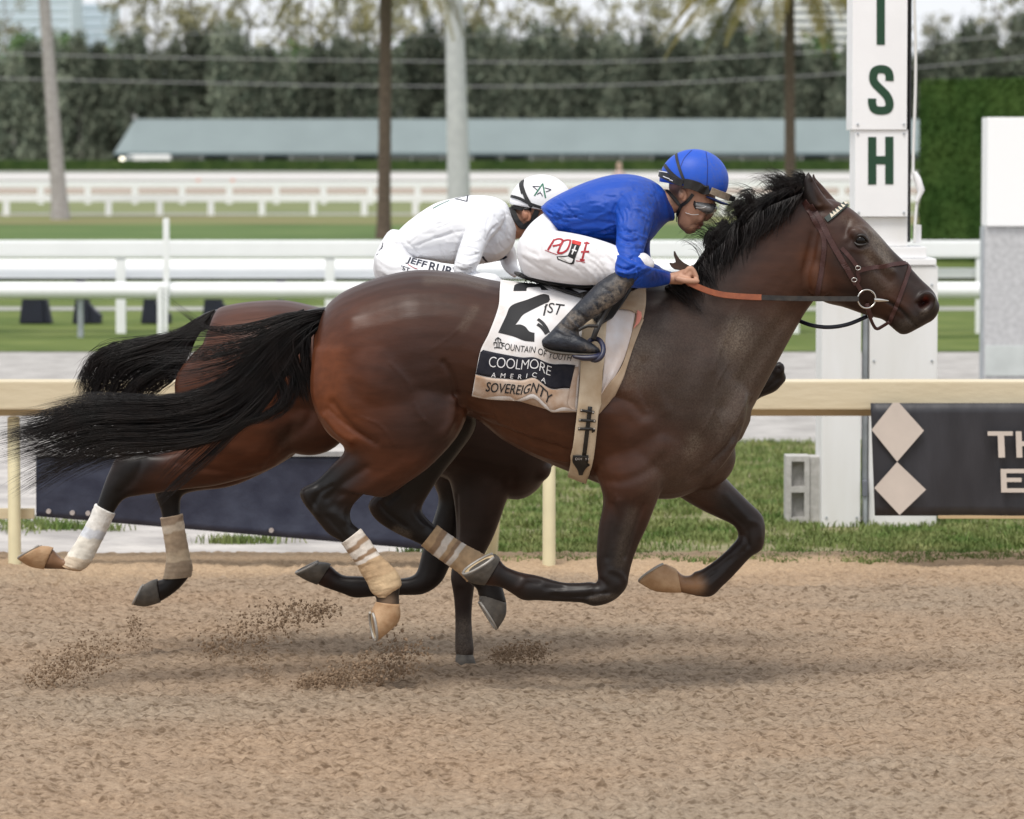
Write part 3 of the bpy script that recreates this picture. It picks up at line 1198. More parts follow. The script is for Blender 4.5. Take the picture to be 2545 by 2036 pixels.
MB().box(X0, XE, DT + .075, DT + .125, zd, zb3 - .002).build('painted_shadow', m_shadow_strip, r1)
for fx in (-1065, -625, -185, 255, 695, 1135, 1672, 2064, 2504, 2944):
    x = P('f', fx, 700, DT).x
    MB().box(x - .055, x + .055, DT - .04, DT + .04, -.03, zb2 - .002).build('post', m_pvc, r1, bevel=.012)
DT2 = DG(709)
r2 = thing('rail_fence', (0, DT2, 0), 'low round white tube rail in front of the turf rail', 'rail')
c = P('f', 0, 612, DT2)
MB().tube([(X0, DT2, c.z), (XE, DT2, c.z)], SIZE(18, DT2), 20).build('tube_rail', m_pvc, r2, True)
m_blk = mat('black_bracket', (.02, .02, .022), .6)
for fx in (168, 590, 1010, 1432, 2275):
    x = P('f', fx, 612, DT2).x
    MB().box(x - .05, x + .05, DT2 + .02, DT2 + .09, c.z + .08, c.z + .115).build('bracket', m_blk, r2)
    MB().tube([(x, DT2 + .06, -.02), (x, DT2 + .06, c.z + .05)], .035, 10).build('post', m_gal, r2, True)
mp = thing('marker_post', G('f', 342, 709), 'tall slim white marker pole rising above the turf rail', 'pole')
a, b = P('f', 332, 709, DT2 - .15), P('f', 352, 460, DT2 - .15)
MB().box(a.x, (a.x + b.x) / 2 + .005, DT2 - .19, DT2 - .12, -.01, P('f', 332, 600, DT2 - .15).z).build('pole', m_pvc, mp, bevel=.01)
MB().box((a.x + b.x) / 2 + .012, b.x, DT2 - .17, DT2 - .12, -.01, P('f', 332, 600, DT2 - .15).z - .01).build('pole', m_pvc, mp, bevel=.01)
MB().box(P('f', 340, 0, DT2 - .15).x, P('f', 353, 0, DT2 - .15).x, DT2 - .118, DT2 - .07, .3, b.z).build('upper_pole', m_pvc, mp, bevel=.01)

# dark prop-up boards lying along the turf
m_board = mat('dark_board', (.011, .013, .028), .6, var=.2, vscale=6)
DBd = DG(681)
for i, (fx, w, tail, lab) in enumerate(((40, 52, 105, 'dark navy wedge board with an open strut, farthest from the horses'),
                                        (152, 36, 211, 'dark navy wedge board with a solid low tail beside a rail post'),
                                        (296, 34, 358, 'dark navy wedge board half hidden by the tall marker pole'),
                                        (424, 46, 500, 'dark navy wedge board just above the rear horse\'s croup'))):
    bd = thing('marker_board', G('f', fx + w / 2, 681), lab, 'board', 'dark boards standing along the turf')
    tp_ = 600
    a_ = [P('f', fx, 681, DBd), P('f', fx + w, 681, DBd), P('f', fx + w - 6, tp_, DBd), P('f', fx + 10, tp_, DBd)]
    MB().prism([(p.x, max(p.z, 0)) for p in a_], DBd, DBd + .3).build('panel', m_board, bd, bevel=.01)
    if i == 0:
        a_ = [P('f', fx + w - 4, 630, DBd), P('f', fx + w + 4, 630, DBd), P('f', tail + 2, 681, DBd), P('f', tail - 12, 681, DBd)]
    else:
        a_ = [P('f', fx + w - 1, 640, DBd), P('f', fx + w + 8, 652, DBd), P('f', tail, 664, DBd), P('f', tail, 681, DBd), P('f', fx + w - 1, 681, DBd)]
    MB().prism([(p.x, max(p.z, 0)) for p in a_], DBd + .03, DBd + .27).build('strut', m_board, bd, bevel=.008)

# ---- far rails
def far_rail(y_base, y_top, y_bot, pitch, first, label, pw, thick=.1, second=None):
    d = DG(y_base)
    o = thing('rail_fence', (0, d, 0), label, 'rail')
    x0, x1 = P('f', -900, 0, d).x, P('f', 3000, 0, d).x
    zt_, zb_ = P('f', 0, y_top, d).z, P('f', 0, y_bot, d).z
    MB().box(x0, x1, d - thick / 2, d + thick / 2, zb_, zt_).build('rail_board', m_pvc, o, bevel=.02)
    if pitch:
        me = None
        fx = first
        while fx < 2400:
            if fx > -240:
                x = P('f', fx, 0, d).x
                if me is None:
                    p = MB().box(-pw / 2, pw / 2, -.05, .05, 0, zb_ - .002).build('post', m_pvc, None)
                    me = p.data
                else:
                    p = bpy.data.objects.new('post', me)
                    COL.objects.link(p)
                p.parent = o
                p.location = (x, 0, 0)
            fx += pitch
    return o


far_rail(454, 410, 425, 108, 10, 'white rail on short posts across the middle of the infield', .2)
far_rail(430, 384, 395, 99.5, 83, 'white rail on short posts just beyond the middle infield rail', .24)
far_rail(389, 367, 377, 0, 0, 'farthest wide white board rail in front of the clipped hedge', .2)

# small cones beside the far track
for fx in (418, 490):
    b = G('f', fx, 383)
    o = MB().tube([b, b + Vector((0, 0, .5))], [.18, .05], 8).build('marker_cone', mat('cone_orange', (.55, .2, .1), .6), None)
    tag(o, 'tiny orange marker cone by the far rail ' + ('nearer the barn end' if fx == 418 else 'nearer the palm trunk'), 'cone', 'orange cones by the far rail')

# ---- hedges
m_hedge = mat('hedge_leaf', (.030, .068, .013), .8, color2=(.062, .108, .025), vscale=1.1, detail=10, spec=.15)
m_hedge2 = mat('low_hedge_leaf', (.035, .07, .018), .8, color2=(.07, .11, .03), vscale=.5, detail=8, spec=.15)


def leaf_shell(lo, hi, n, size, seed, top=True):
    """leaf faces over a clipped block"""
    rg = np.random.default_rng(seed)
    lo, hi = np.array(lo, float), np.array(hi, float)
    L = hi - lo
    areas = np.array([L[0] * L[2], L[0] * L[1], L[1] * L[2], L[1] * L[2]])
    face = rg.choice(4, n, p=areas / areas.sum())
    r = rg.random((n, 3)) * L + lo
    r[face == 0, 1] = lo[1]
    r[face == 1, 2] = hi[2]
    r[face == 2, 0] = lo[0]
    r[face == 3, 0] = hi[0]
    r += rg.normal(0, size * .5, r.shape)
    return leaf_quads(r, size, rg)


def leaf_quads(c, size, rg, aspect=1.0, droop=0.0):
    n = len(c)
    a = rg.normal(size=(n, 3))
    if droop:
        a[:, 2] -= droop
    a /= np.linalg.norm(a, axis=1)[:, None]
    b = rg.normal(size=(n, 3))
    b -= a * (a * b).sum(1)[:, None]
    b /= np.linalg.norm(b, axis=1)[:, None]
    s = size * rg.uniform(.6, 1.4, (n, 1))
    a *= s * aspect
    b *= s / aspect
    V = np.stack([c - a, c + b * .6, c + a, c - b * .6], 1).reshape(-1, 3)
    return V, np.arange(4 * n).reshape(-1, 4)


def quads_mesh(name, V, Q):
    me = bpy.data.meshes.new(name)
    me.vertices.add(len(V))
    me.vertices.foreach_set('co', V.astype(np.float32).ravel())
    me.loops.add(Q.size)
    me.loops.foreach_set('vertex_index', Q.astype(np.int32).ravel())
    me.polygons.add(len(Q))
    me.polygons.foreach_set('loop_start', np.arange(0, Q.size, 4, dtype=np.int32))
    me.update(calc_edges=True)
    return me


DH = 78.0
hl = P('f', 1934, 510, DH).x
hz0 = P('f', 1934, 172, DH).z
hg = thing('hedge', (hl + 4, DH, 0), 'tall clipped green hedge wall behind the finish tower', 'hedge')
# its face runs nearer to the right, so the top line climbs
x_far = hl + 14
y_far = DH - 19
zt_h = hz0
vs = [(hl, DH, 0), (x_far, y_far, 0), (x_far + 3, y_far + 2, 0), (hl + 3, DH + 2, 0)]
core = [(x, y, z) for z in (0, zt_h - .05) for x, y, _ in vs]
me = mesh_of(core, [(0, 3, 2, 1), (4, 5, 6, 7), (0, 1, 5, 4), (1, 2, 6, 5), (2, 3, 7, 6), (3, 0, 4, 7)])
obj('body', me, m_hedge, hg)
V, Q = leaf_shell((0, 0, 0), (23.6, 2, zt_h), 70000, .038, 3)
ang = math.atan2(y_far - DH, x_far - hl)
Vr = V.copy()
Vr[:, 0] = hl + V[:, 0] * math.cos(ang) - V[:, 1] * math.sin(ang)
Vr[:, 1] = DH + V[:, 0] * math.sin(ang) + V[:, 1] * math.cos(ang)
obj('leaves', quads_mesh('leaves', Vr, Q), m_hedge, hg)['kind'] = 'stuff'

DLH = DG(361)
lh = thing('hedge', (0, DLH, 0), 'long low clipped hedge in front of the stable barn', 'hedge')
zlh = P('f', 0, 339, DLH).z
MB().box(-110, 110, DLH, DLH + 1.5, -.1, zlh - .05).build('body', m_hedge2, lh)
V, Q = leaf_shell((-85, DLH, 0), (85, DLH + 1.5, zlh), 22000, .12, 4)
obj('leaves', quads_mesh('leaves', V, Q), m_hedge2, lh)['kind'] = 'stuff'

# ---- stable barn
DBN = DLH + 26
m_roof = mat('barn_roof', (.195, .24, .242), .45, var=.05, vscale=.2, detail=8)
m_fascia = mat('roof_edge', (.11, .16, .17), .5)
m_wallb = mat('barn_wall', (.23, .25, .25), .8, var=.12, vscale=.3)
m_wall2 = mat('barn_panel', (.34, .34, .33), .8, var=.1, vscale=.3)
bn = thing('stable_barn', (P('f', 1100, 340, DBN).x, DBN, 0), 'long low stable barn with a pale blue-green hipped roof', 'barn')
eL, eZ = P('f', 240, 322, DBN).x, P('f', 240, 322, DBN).z
rg_ = P('f', 284, 251, DBN + 7)
eR = P('f', 2080, 322, DBN).x
rz = rg_.z
rxL, rxR = rg_.x, eR - (rg_.x - eL)
mb = MB()
yb0, yb1 = DBN, DBN + 14
ym = DBN + 7
rv = [(eL, yb0, eZ), (eR, yb0, eZ), (rxR, ym, rz), (rxL, ym, rz), (eR, yb1, eZ), (eL, yb1, eZ)]
mb.add(rv, [(0, 1, 2, 3), (1, 4, 2), (4, 5, 3, 2), (5, 0, 3), (0, 5, 4, 1)])
ro = mb.build('roof', m_roof, bn)
nrib = 150
ribm = MB()
for i in range(nrib):          # standing seams of the metal sheets
    x = rxL + (rxR - rxL) * (i + .5) / nrib
    a, b = Vector((x, yb0, eZ + .02)), Vector((x, ym, rz + .02))
    ribm.tube([a, b], .05, 4)
o = ribm.build('seams', m_roof, ro)
o['kind'] = 'stuff'
MB().box(eL, eR, yb0 - .08, yb0 - .002, eZ - .30, eZ - .02).build('gutter', m_fascia, bn)
MB().box(eL + 2, eR - 2, yb0 + 2.2, yb1 - 2, -.1, eZ - .05).build('wall', m_wallb, bn)
x = eL + 8
k = 0
while x < eR - 3:
    if k % 5 == 1 or k % 7 == 3:
        MB().box(x + .4, x + 3.4, yb0 + 2.05, yb0 + 2.19, 0, eZ - .4).build('door', m_dark, bn)
    else:
        MB().box(x + .2, x + 3.8, yb0 + 2.08, yb0 + 2.19, .0, eZ - .45).build('wall_panel', m_wall2, bn)
    MB().box(x - .12, x + .12, yb0 + .1, yb0 + .34, 0, eZ - .03).build('post', m_wall2, bn)
    x += 4.2
    k += 1
MB().box(eL + 1.2, eL + 8, yb0 + 2.3, yb0 + 6, 0, eZ - .1).build('open_bay', m_dark, bn)
MB().tube([(rxL, ym, rz), (rxL, ym, rz + .5)], [.35, .3], 8).build('vent', m_wall2, bn)

# white van with a lit headlight under the barn's end
DV = DBN - 3
vx0, vx1 = P('f', 241, 340, DV).x, P('f', 358, 340, DV).x
vz = P('f', 241, 325.5, DV).z
m_van = mat('van_white', (.82, .82, .80), .35)
vn = thing('van', ((vx0 + vx1) / 2, DV, 0), 'white van with a lit headlight parked under the barn roof end', 'van')
pr = [(vx0, .45), (vx1, .45), (vx1, vz), (vx0 + 2.2, vz), (vx0 + 1.1, vz - .75), (vx0 + .1, vz - .95)]
MB().prism(pr, DV, DV + 1.9).build('body', m_van, vn, bevel=.08)
pr = [(vx0 + 1.35, vz - .75), (vx0 + 2.6, vz - .75), (vx0 + 2.6, vz - .15), (vx0 + 2.2, vz - .15)]
MB().prism(pr, DV - .02, DV - .005).build('window', mat('van_glass', (.35, .37, .38), .1), vn)
for x in (vx0 + 1.4, vx1 - 1.6):
    MB().tube([(x, DV - .03, .38), (x, DV + .2, .38)], .38, 16).build('wheel', m_blk, vn, True)
lp = P('f', 257, 336, DV - .06)
MB().tube([lp, lp + Vector((0, .1, 0))], .32, 12).build('headlight', mat('headlight_lit', (1, .95, .8), .3, emit=(1, .93, .75, 3.0)), vn, True)

# distant buildings over the trees
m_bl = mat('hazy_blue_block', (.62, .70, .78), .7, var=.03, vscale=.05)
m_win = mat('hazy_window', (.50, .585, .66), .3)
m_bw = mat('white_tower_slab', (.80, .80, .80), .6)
DFar = 1500


def block(x0, x1, y0, d, floors, label, m, name='office_block', xoff=0):
    a = P('f', x0, 0, d)
    b = P('f', x1, y0, d)
    o = thing(name, ((a.x + b.x) / 2, d, 0), label, 'building')
    MB().box(a.x, b.x, d, d + 40, 0, b.z).build('wall', m, o)
    fl = b.z / floors
    for i in range(floors):
        z = fl * i
        if z > 25:
            MB().box(a.x + 1, b.x - 1, d - .3, d - .05, z + fl * .35, z + fl * .85).build('window_band', m_win, o)
    return o


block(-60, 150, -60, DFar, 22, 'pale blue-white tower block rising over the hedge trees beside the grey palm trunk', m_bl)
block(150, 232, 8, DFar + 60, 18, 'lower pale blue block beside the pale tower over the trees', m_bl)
a = P('f', 1640, 0, 1100)
b = P('f', 1850, -60, 1100)
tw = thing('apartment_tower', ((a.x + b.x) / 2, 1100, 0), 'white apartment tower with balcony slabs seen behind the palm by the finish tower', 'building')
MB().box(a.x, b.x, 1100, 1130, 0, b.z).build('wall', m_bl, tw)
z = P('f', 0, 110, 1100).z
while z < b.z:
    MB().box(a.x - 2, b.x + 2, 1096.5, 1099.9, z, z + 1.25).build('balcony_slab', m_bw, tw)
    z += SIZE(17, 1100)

# ---- trees
m_cas = mat('casuarina_leaf', (.070, .092, .066), .85, color2=(.205, .225, .165), vscale=.5, detail=6, spec=.1, tint=.45)  # leaf greens lightened and greyed to stand in for distant haze
m_cas2 = mat('open_crown_leaf', (.20, .20, .13), .85, color2=(.34, .32, .17), vscale=.3, detail=5, spec=.1, tint=.25)
m_bush = mat('fig_leaf', (.075, .135, .055), .85, color2=(.15, .225, .095), vscale=.35, detail=6, spec=.1, tint=.3)
m_bark = mat('bark', (.30, .28, .26), .9, var=.3, vscale=3, bump=.5, bscale=10)


def crown_pts(kind, H, R, n, rg):
    pts = []
    if kind == 'dense':            # feathery, drooping to the ground
        nb = 60
        zc = H * (.04 + .96 * rg.random(nb) ** .9)
        r = R * np.clip(1.15 - (zc / H) ** 2.2, .12, 1) * np.sqrt(rg.random(nb))
        th = rg.random(nb) * 6.283
        c = np.stack([r * np.cos(th), r * np.sin(th), zc], 1)
        k = rg.integers(0, nb, n)
        return c[k] + rg.normal(0, 1, (n, 3)) * np.array([.5, .5, 1.3])
    if kind == 'open':             # separate puffs on visible limbs
        nb = 26
        zc = H * (.42 + .56 * rg.random(nb))
        r = R * np.sqrt(rg.random(nb)) * np.clip(1.2 - abs(zc / H - .7) * 1.6, .3, 1)
        th = rg.random(nb) * 6.283
        c = np.stack([r * np.cos(th), r * np.sin(th), zc], 1)
        k = rg.integers(0, nb, n)
        return c[k] + rg.normal(0, 1, (n, 3)) * np.array([.75, .75, .8])
    nb = 40
    zc = H * (.1 + .88 * rg.random(nb))
    r = R * np.sqrt(rg.random(nb)) * np.clip(1.25 - (zc / H) ** 3, .2, 1)
    th = rg.random(nb) * 6.283
    c = np.stack([r * np.cos(th), r * np.sin(th), zc], 1)
    k = rg.integers(0, nb, n)
    return c[k] + rg.normal(0, 1, (n, 3)) * .75


TREE = {}


def tree_mesh(kind, v):
    rg = np.random.default_rng(100 + v + {'dense': 0, 'open': 20, 'fig': 40}[kind])
    H, R, n, s, asp, dr = {'dense': (18, 3.4, 3400, .42, 1.8, 1.2), 'open': (30, 6.0, 950, .42, 1.3, .2), 'fig': (16, 5.5, 3200, .42, 1.1, 0)}[kind]
    c = crown_pts(kind, H, R, n, rg)
    V, Q = leaf_quads(c, s, rg, asp, dr)
    crown = quads_mesh('crown', V, Q)
    crown.materials.append({'dense': m_cas, 'open': m_cas2, 'fig': m_bush}[kind])
    mb = MB()
    mb.tube([(0, 0, -.2), (.2, .1, H * .5), (0, .2, H * .93)], [.35, .22, .05], 8)
    for i in range(14 if kind == 'open' else 6):
        j = rg.integers(0, n)
        q = Vector(c[j])
        z = max(.3 * H, q.z - 3 - 2 * rg.random())
        mb.tube([(.1, .1, min(z, H * .85)), (q.x * .5, q.y * .5, (z + q.z) / 2 + .3), q], [.15, .09, .03], 5)
    tr = mesh_of(mb.v, mb.f, 'trunk')
    tr.materials.append(m_bark)
    return crown, tr


def tree(kind, v, x, d, h, name, label, group, rot=0.0, wide=1.0):
    if (kind, v) not in TREE:
        TREE[(kind, v)] = tree_mesh(kind, v)
    H = {'dense': 18, 'open': 30, 'fig': 16}[kind]
    s = h / H
    o = thing(name, (x, d, 0), label, 'tree', group)
    o.scale = (s * wide, s * wide, s)
    o.rotation_euler = (0, 0, rot)
    for nm, me in zip(('crown', 'trunk'), TREE[(kind, v)]):
        c = bpy.data.objects.new(nm, me)
        COL.objects.link(c)
        c.parent = o
        if nm == 'crown':
            c['kind'] = 'stuff'
    return o


DTR = DBN + 40
rr = random.Random(3)
fx = -420
i = 0
while fx < 2560:
    top = 112 + 16 * math.sin(fx * .011) + rr.choice((-26, -14, -6, 4, 14, 26))
    if fx < 60:
        top += 6
    d = DTR + rr.uniform(0, 14)
    h = P('f', 0, top, d).z
    tree('dense', i % 4, P('f', fx, 0, d).x, d, h, 'casuarina_tree', 'dark feathery tree in the dense belt behind the stable barn', 'trees of the dense belt behind the barn', rr.random() * 6.28, rr.uniform(.85, 1.2))
    fx += rr.uniform(26, 40)
    i += 1
for j, (fx, top, d) in enumerate(((40, 86, 10), (130, 84, 8), (250, 108, 9), (420, 118, 5), (560, 118, 8), (640, 104, 10), (860, 96, 8), (960, 106, 6), (1190, 112, 8), (1330, 108, 10), (1470, 96, 12), (1590, 88, 14), (1720, 92, 10), (1985, 132, 14), (2130, 110, 10))):
    d = DTR + 18 + d
    tree('fig', j % 3, P('f', fx, 0, d).x, d, P('f', 0, top, d).z, 'fig_tree', 'rounded mid-green tree topping the dark belt behind the barn', 'rounded trees along the belt top', rr.random() * 6.28, rr.uniform(.9, 1.2))
for j, (fx, top, w) in enumerate(((10, -40, .75), (-70, -30, .9), (-160, -40, 1.0), (-250, -20, 1.0), (2260, -40, 1.0), (2340, -20, 1.0), (262, -30, .7), (330, -60, 1.0), (395, -70, 1.0), (450, -30, .9), (520, -60, 1.05), (590, -30, .95), (655, -60, 1.0), (735, -30, 1.0), (800, -55, 1.0),
                                  (870, -60, 1.0), (925, -10, .95), (1000, -30, 1.0), (1075, -60, 1.0), (1150, -20, 1.0), (1215, -40, .95), (1275, 0, .8), (1350, -35, .85), (1425, -20, .9), (1500, 5, .9), (1575, -20, .8), (1720, 35, .6), (1975, 22, .75), (2100, -50, .8), (2175, -60, 1.0))):
    d = DTR + 55 + rr.uniform(0, 20)
    tree('open', j % 4, P('f', fx, 0, d).x, d, P('f', 0, top, d).z, 'tall_tree', 'tall open-crowned tree with sky showing through behind the belt', 'tall open trees behind the belt', rr.random() * 6.28, w)

# ---- palms and poles on the infield
m_ptrunk = mat('palm_bark', (.16, .115, .085), .9, color2=(.085, .06, .045), vscale=9, detail=6, bump=.8, bscale=18, stretch=(1, 1, 2.2))
m_ptrunk2 = mat('palm_bark_grey', (.42, .39, .385), .9, color2=(.30, .275, .265), vscale=5, detail=8, bump=.4, bscale=10, stretch=(1, 1, 1.6))
m_frond = mat('palm_frond', (.12, .115, .03), .7, color2=(.22, .175, .055), vscale=1.2, detail=4, spec=.25)


def frond(base, az, L, rise, drop, seed):
    rg = np.random.default_rng(seed)
    pts = []
    for i in range(13):
        t = i / 12
        r = L * (t - .16 * t * t)
        pts.append(Vector((base[0] + math.cos(az) * r, base[1] + math.sin(az) * r, base[2] + rise * t * (1 - t) * 2.2 - drop * t ** 2.2)))
    vs, fs = tube_data(pts, [.035 * (1 - .8 * i / 12) for i in range(13)], 5)
    mb = MB().add(vs, fs)
    s = spline([p[:] for p in pts], 4)
    side = Vector((-math.sin(az), math.cos(az), 0))
    for i in range(4, len(s) - 1):
        t = i / len(s)
        p = Vector(s[i])
        tg = (Vector(s[i + 1]) - p).normalized()
        ll = .62 * math.sin(math.pi * min(1, .15 + .9 * t)) + .12
        for sg in (-1, 1):
            dirv = (side * sg * .75 + tg * .65 + Vector((0, 0, -.55 + rg.normal(0, .12)))).normalized()
            tip = p + dirv * ll + Vector((0, 0, -.18 * ll))
            w = tg * .042
            mid = p + dirv * ll * .5
            mb.add([p - w * .5, mid - w, tip, mid + w], [(0, 1, 2, 3)])
    return mb.v, mb.f


def palm(fx, fy, top_px, label, r0, r1, lean_px=0, nfr=16, crown_z=None, L=2.6, mtr=None, rise=.8, drop=1.9, bulge=False):
    g = G('f', fx, fy)
    d = g.y
    tp_ = P('f', fx + lean_px, top_px, d)
    o = thing('palm_tree', g, label, 'palm')
    pts, rad = [], []
    for i in range(31):
        t = i / 30
        pts.append((g.x + (tp_.x - g.x) * t, d, -.05 + (tp_.z + .05) * t))
        rad.append((r0 * (1 + .35 * math.exp(-t * 18)) * (1 - t) + r1 * t) * (1 + .05 * (i % 2)))
    MB().tube(pts, rad, 14).build('trunk', mtr or m_ptrunk, o, True)
    for i in range(nfr):
        az = i * 2.399
        solid(frond(tp_, az, L * (1 + .15 * math.sin(i * 3.1)), rise * (1 - i / nfr * 1.1), drop * (.45 + .75 * i / nfr), 50 + i), 'frond', m_frond, o, False)
    return o


palm(808, 503, -150, 'brown palm trunk rising beside the pale concrete pole', .155, .14, 6, nfr=20, L=3.1, drop=2.4)
palm(128, 462, -420, 'leaning grey palm trunk standing alone on the infield', .235, .12, -66, mtr=m_ptrunk2, L=3.0)
palm(1664, 485, -78, 'slim brown palm with drooping fronds beside the finish tower', .15, .125, -2, nfr=26, L=3.7, drop=2.2, rise=.8)
gp = G('f', 968, 480)
lp_ = thing('light_pole', gp, 'thick pale concrete pole behind the white-clad rider', 'pole')
tpz = P('f', 957, -500, gp.y)
q = P('f', 969, 410, gp.y)
MB().tube([(gp.x, gp.y, -.05), (P('f', 956, 0, gp.y).x, gp.y, P('f', 956, 0, gp.y).z), tpz], [SIZE(25.5, gp.y), SIZE(19, gp.y), SIZE(12, gp.y)], 20).build('shaft', mat('pole_concrete', (.55, .55, .55), .7, color2=(.46, .46, .47), vscale=4, detail=8, bump=.2, bscale=20), lp_, True)
MB().box(tpz.x - .9, tpz.x + .9, gp.y - .1, gp.y + .1, tpz.z, tpz.z + .15).build('lamp_arm', m_gal, lp_)

# overhead wires
m_wire = mat('wire_grey', (.30, .31, .31), .6)
DW = 300
for nm, pts, r in (('topmost thin overhead wire crossing the tree tops', ((-60, 58), (400, 70), (800, 74), (1300, 72), (1800, 48), (2240, 10)), .018),
                   ('middle overhead wire crossing in front of the trees', ((-60, 112), (400, 122), (800, 128), (1300, 130), (1800, 104), (2240, 62)), .034),
                   ('lowest overhead wire crossing the dark tree belt', ((-60, 164), (400, 174), (800, 181), (1300, 179), (1800, 153), (2240, 112)), .034)):
    s = spline(pts, 6)
    o = MB().tube([P('f', x, y, DW) for x, y in s], r, 6).build('overhead_wire', m_wire, None)
    tag(o, nm, 'wire')

# far spectator by the rail
DS = DG(425)
pe = thing('person', P('f', 1303, 425, DS), 'distant person in a pale pink top standing by the far rail', 'person')
m_skin_far = mat('far_skin', (.55, .36, .28), .7)
bp_ = [loft(DS, [(1296, 425, 1312, 425, .12), (1294, 395, 1313, 395, .13), (1291, 375, 1316, 375, .14), (1292, 364, 1315, 364, .12), (1299, 360, 1309, 360, .06), (1298.5, 356, 1309.5, 356, .09), (1298, 348, 1309, 348, .1), (1300, 343, 1307, 343, .07)], seg=12),
       chain(DS, 'f', [(1292, 366, .05, -.1), (1288, 382, .045, -.12), (1292, 396, .035, -.2)], 8), chain(DS, 'f', [(1315, 366, .05, .1), (1320, 382, .045, .1), (1316, 396, .035, .0)], 8)]
me = fuse(bp_, .03, 2)
paint(me, (.55, .42, .42), [('f', [(1303, 349)], 9, (.5, .34, .27), 1)])
obj('body', me, mat('far_person', (1, 1, 1), .8, attr=True), pe)

# ================================================================== THE HORSES
Y0 = 15.0        # centre line of the leading horse
YF = 15.95       # centre line of the horse on the rail side

m_coat = mat('horse_coat', (1, 1, 1), .42, attr=True, var=.15, vscale=42, detail=6, bump=.05, bscale=150, dust=True, dscale=160, dlo=.30, dhi=.85, spec=.28, stretch=(.22, 1, .8), bump2=.06, b2scale=22, rvar=.02)
m_coat2 = mat('horse_coat_clean', (1, 1, 1), .42, attr=True, var=.15, vscale=42, detail=6, bump=.05, bscale=150, dust=True, dscale=160, dlo=.30, dhi=.85, spec=.28, stretch=(.22, 1, .8), bump2=.06, b2scale=22, rvar=.02)
m_hair = mat('horse_hair', (.005, .0046, .0048), .36, color2=(.020, .0145, .0135), vscale=16, detail=5, spec=.28)
m_eye = mat('horse_eye', (.004, .003, .0025), .16, spec=.28)
m_hoof_dark = mat('hoof_dark', (.045, .040, .034), .6, color2=(.11, .095, .078), vscale=24, detail=8, bump=.3, bscale=60)
m_hoof_tan = mat('hoof_tan', (.34, .19, .09), .65, color2=(.50, .33, .19), vscale=18, detail=8, bump=.3, bscale=60)
m_sole = mat('hoof_sole', (.42, .31, .17), .8, color2=(.60, .47, .30), vscale=20, detail=6, bump=.3, bscale=60)
m_shoe = mat('horseshoe_metal', (.36, .34, .31), .5, metal=.4, var=.15, vscale=30)
m_band = mat('leg_bandage', (1, 1, 1), .75, attr=True, var=.16, vscale=38, detail=8, bump=.3, bscale=70, spec=.2)


# ------------------------------------------------------------- leading horse
TORSO = ['f', (668, 702, 664, 790, .10), (684, 652, 668, 870, .19), (725, 616, 735, 912, .245), (800, 586, 815, 905, .275), (880, 571, 900, 890, .285), (965, 577, 985, 872, .275),
         (1050, 595, 1062, 925, .28), (1150, 606, 1140, 966, .29), (1250, 606, 1232, 1004, .28), (1340, 600, 1322, 1036, .25), (1425, 600, 1415, 1048, .225), (1500, 640, 1492, 1012, .19), (1556, 740, 1540, 935, .12)]
NECK = ['f', (1350, 606, 1545, 935, .16), (1420, 590, 1578, 868, .15), (1478, 545, 1622, 786, .125), (1540, 490, 1662, 712, .105), (1600, 442, 1692, 660, .092), (1655, 410, 1712, 632, .085), (1690, 398, 1724, 612, .075)]
HEAD = ['H', (1040, 300, 1010, 800, .072), (1150, 275, 1060, 925, .088), (1285, 318, 1150, 1002, .100), (1400, 402, 1275, 1034, .105), (1520, 520, 1390, 1074, .092), (1635, 650, 1480, 1104, .070), (1735, 745, 1570, 1128, .058),
        (1830, 850, 1640, 1190, .056), (1900, 915, 1715, 1236, .056), (1938, 965, 1815, 1192, .050), (1948, 1010, 1890, 1150, .036)]
NEAR_HIND = ['f', (660, 735, 960, 720, .12, -.14), (655, 830, 985, 820, .13, -.14), (685, 905, 972, 902, .125, -.14), (727, 945, 915, 972, .10, -.135), (700, 980, 858, 1016, .078, -.13), (668, 1012, 805, 1048, .060, -.13),
             'L', (126, 445, 580, 448, .050, -.13), (140, 520, 480, 530, .044, -.13), (215, 620, 447, 600, .038, -.13), (310, 732, 462, 668, .033, -.13), (404, 792, 512, 712, .030, -.13), (505, 935, 640, 880, .027, -.13),
             (575, 1055, 755, 1000, .032, -.13), (600, 1115, 775, 1080, .036, -.13), (630, 1165, 770, 1150, .032, -.13), (622, 1192, 775, 1215, .036, -.13)]
OFF_HIND = ['R5', (640, 760, 800, 760, .11, .13), (560, 850, 836, 870, .11, .13), (520, 960, 832, 985, .09, .13), 'L', (830, 330, 1165, 205, .075, .14), (690, 425, 1060, 335, .060, .14), (595, 505, 985, 445, .052, .14), (578, 570, 922, 555, .045, .14),
            (640, 655, 930, 602, .040, .14), (770, 735, 965, 645, .034, .14), (928, 806, 1018, 690, .030, .14), (1060, 905, 1160, 780, .027, .14), (1180, 990, 1310, 872, .033, .14), (1225, 1045, 1385, 930, .036, .14),
            (1290, 1095, 1430, 1015, .032, .14), (1300, 1140, 1480, 1185, .036, .14)]
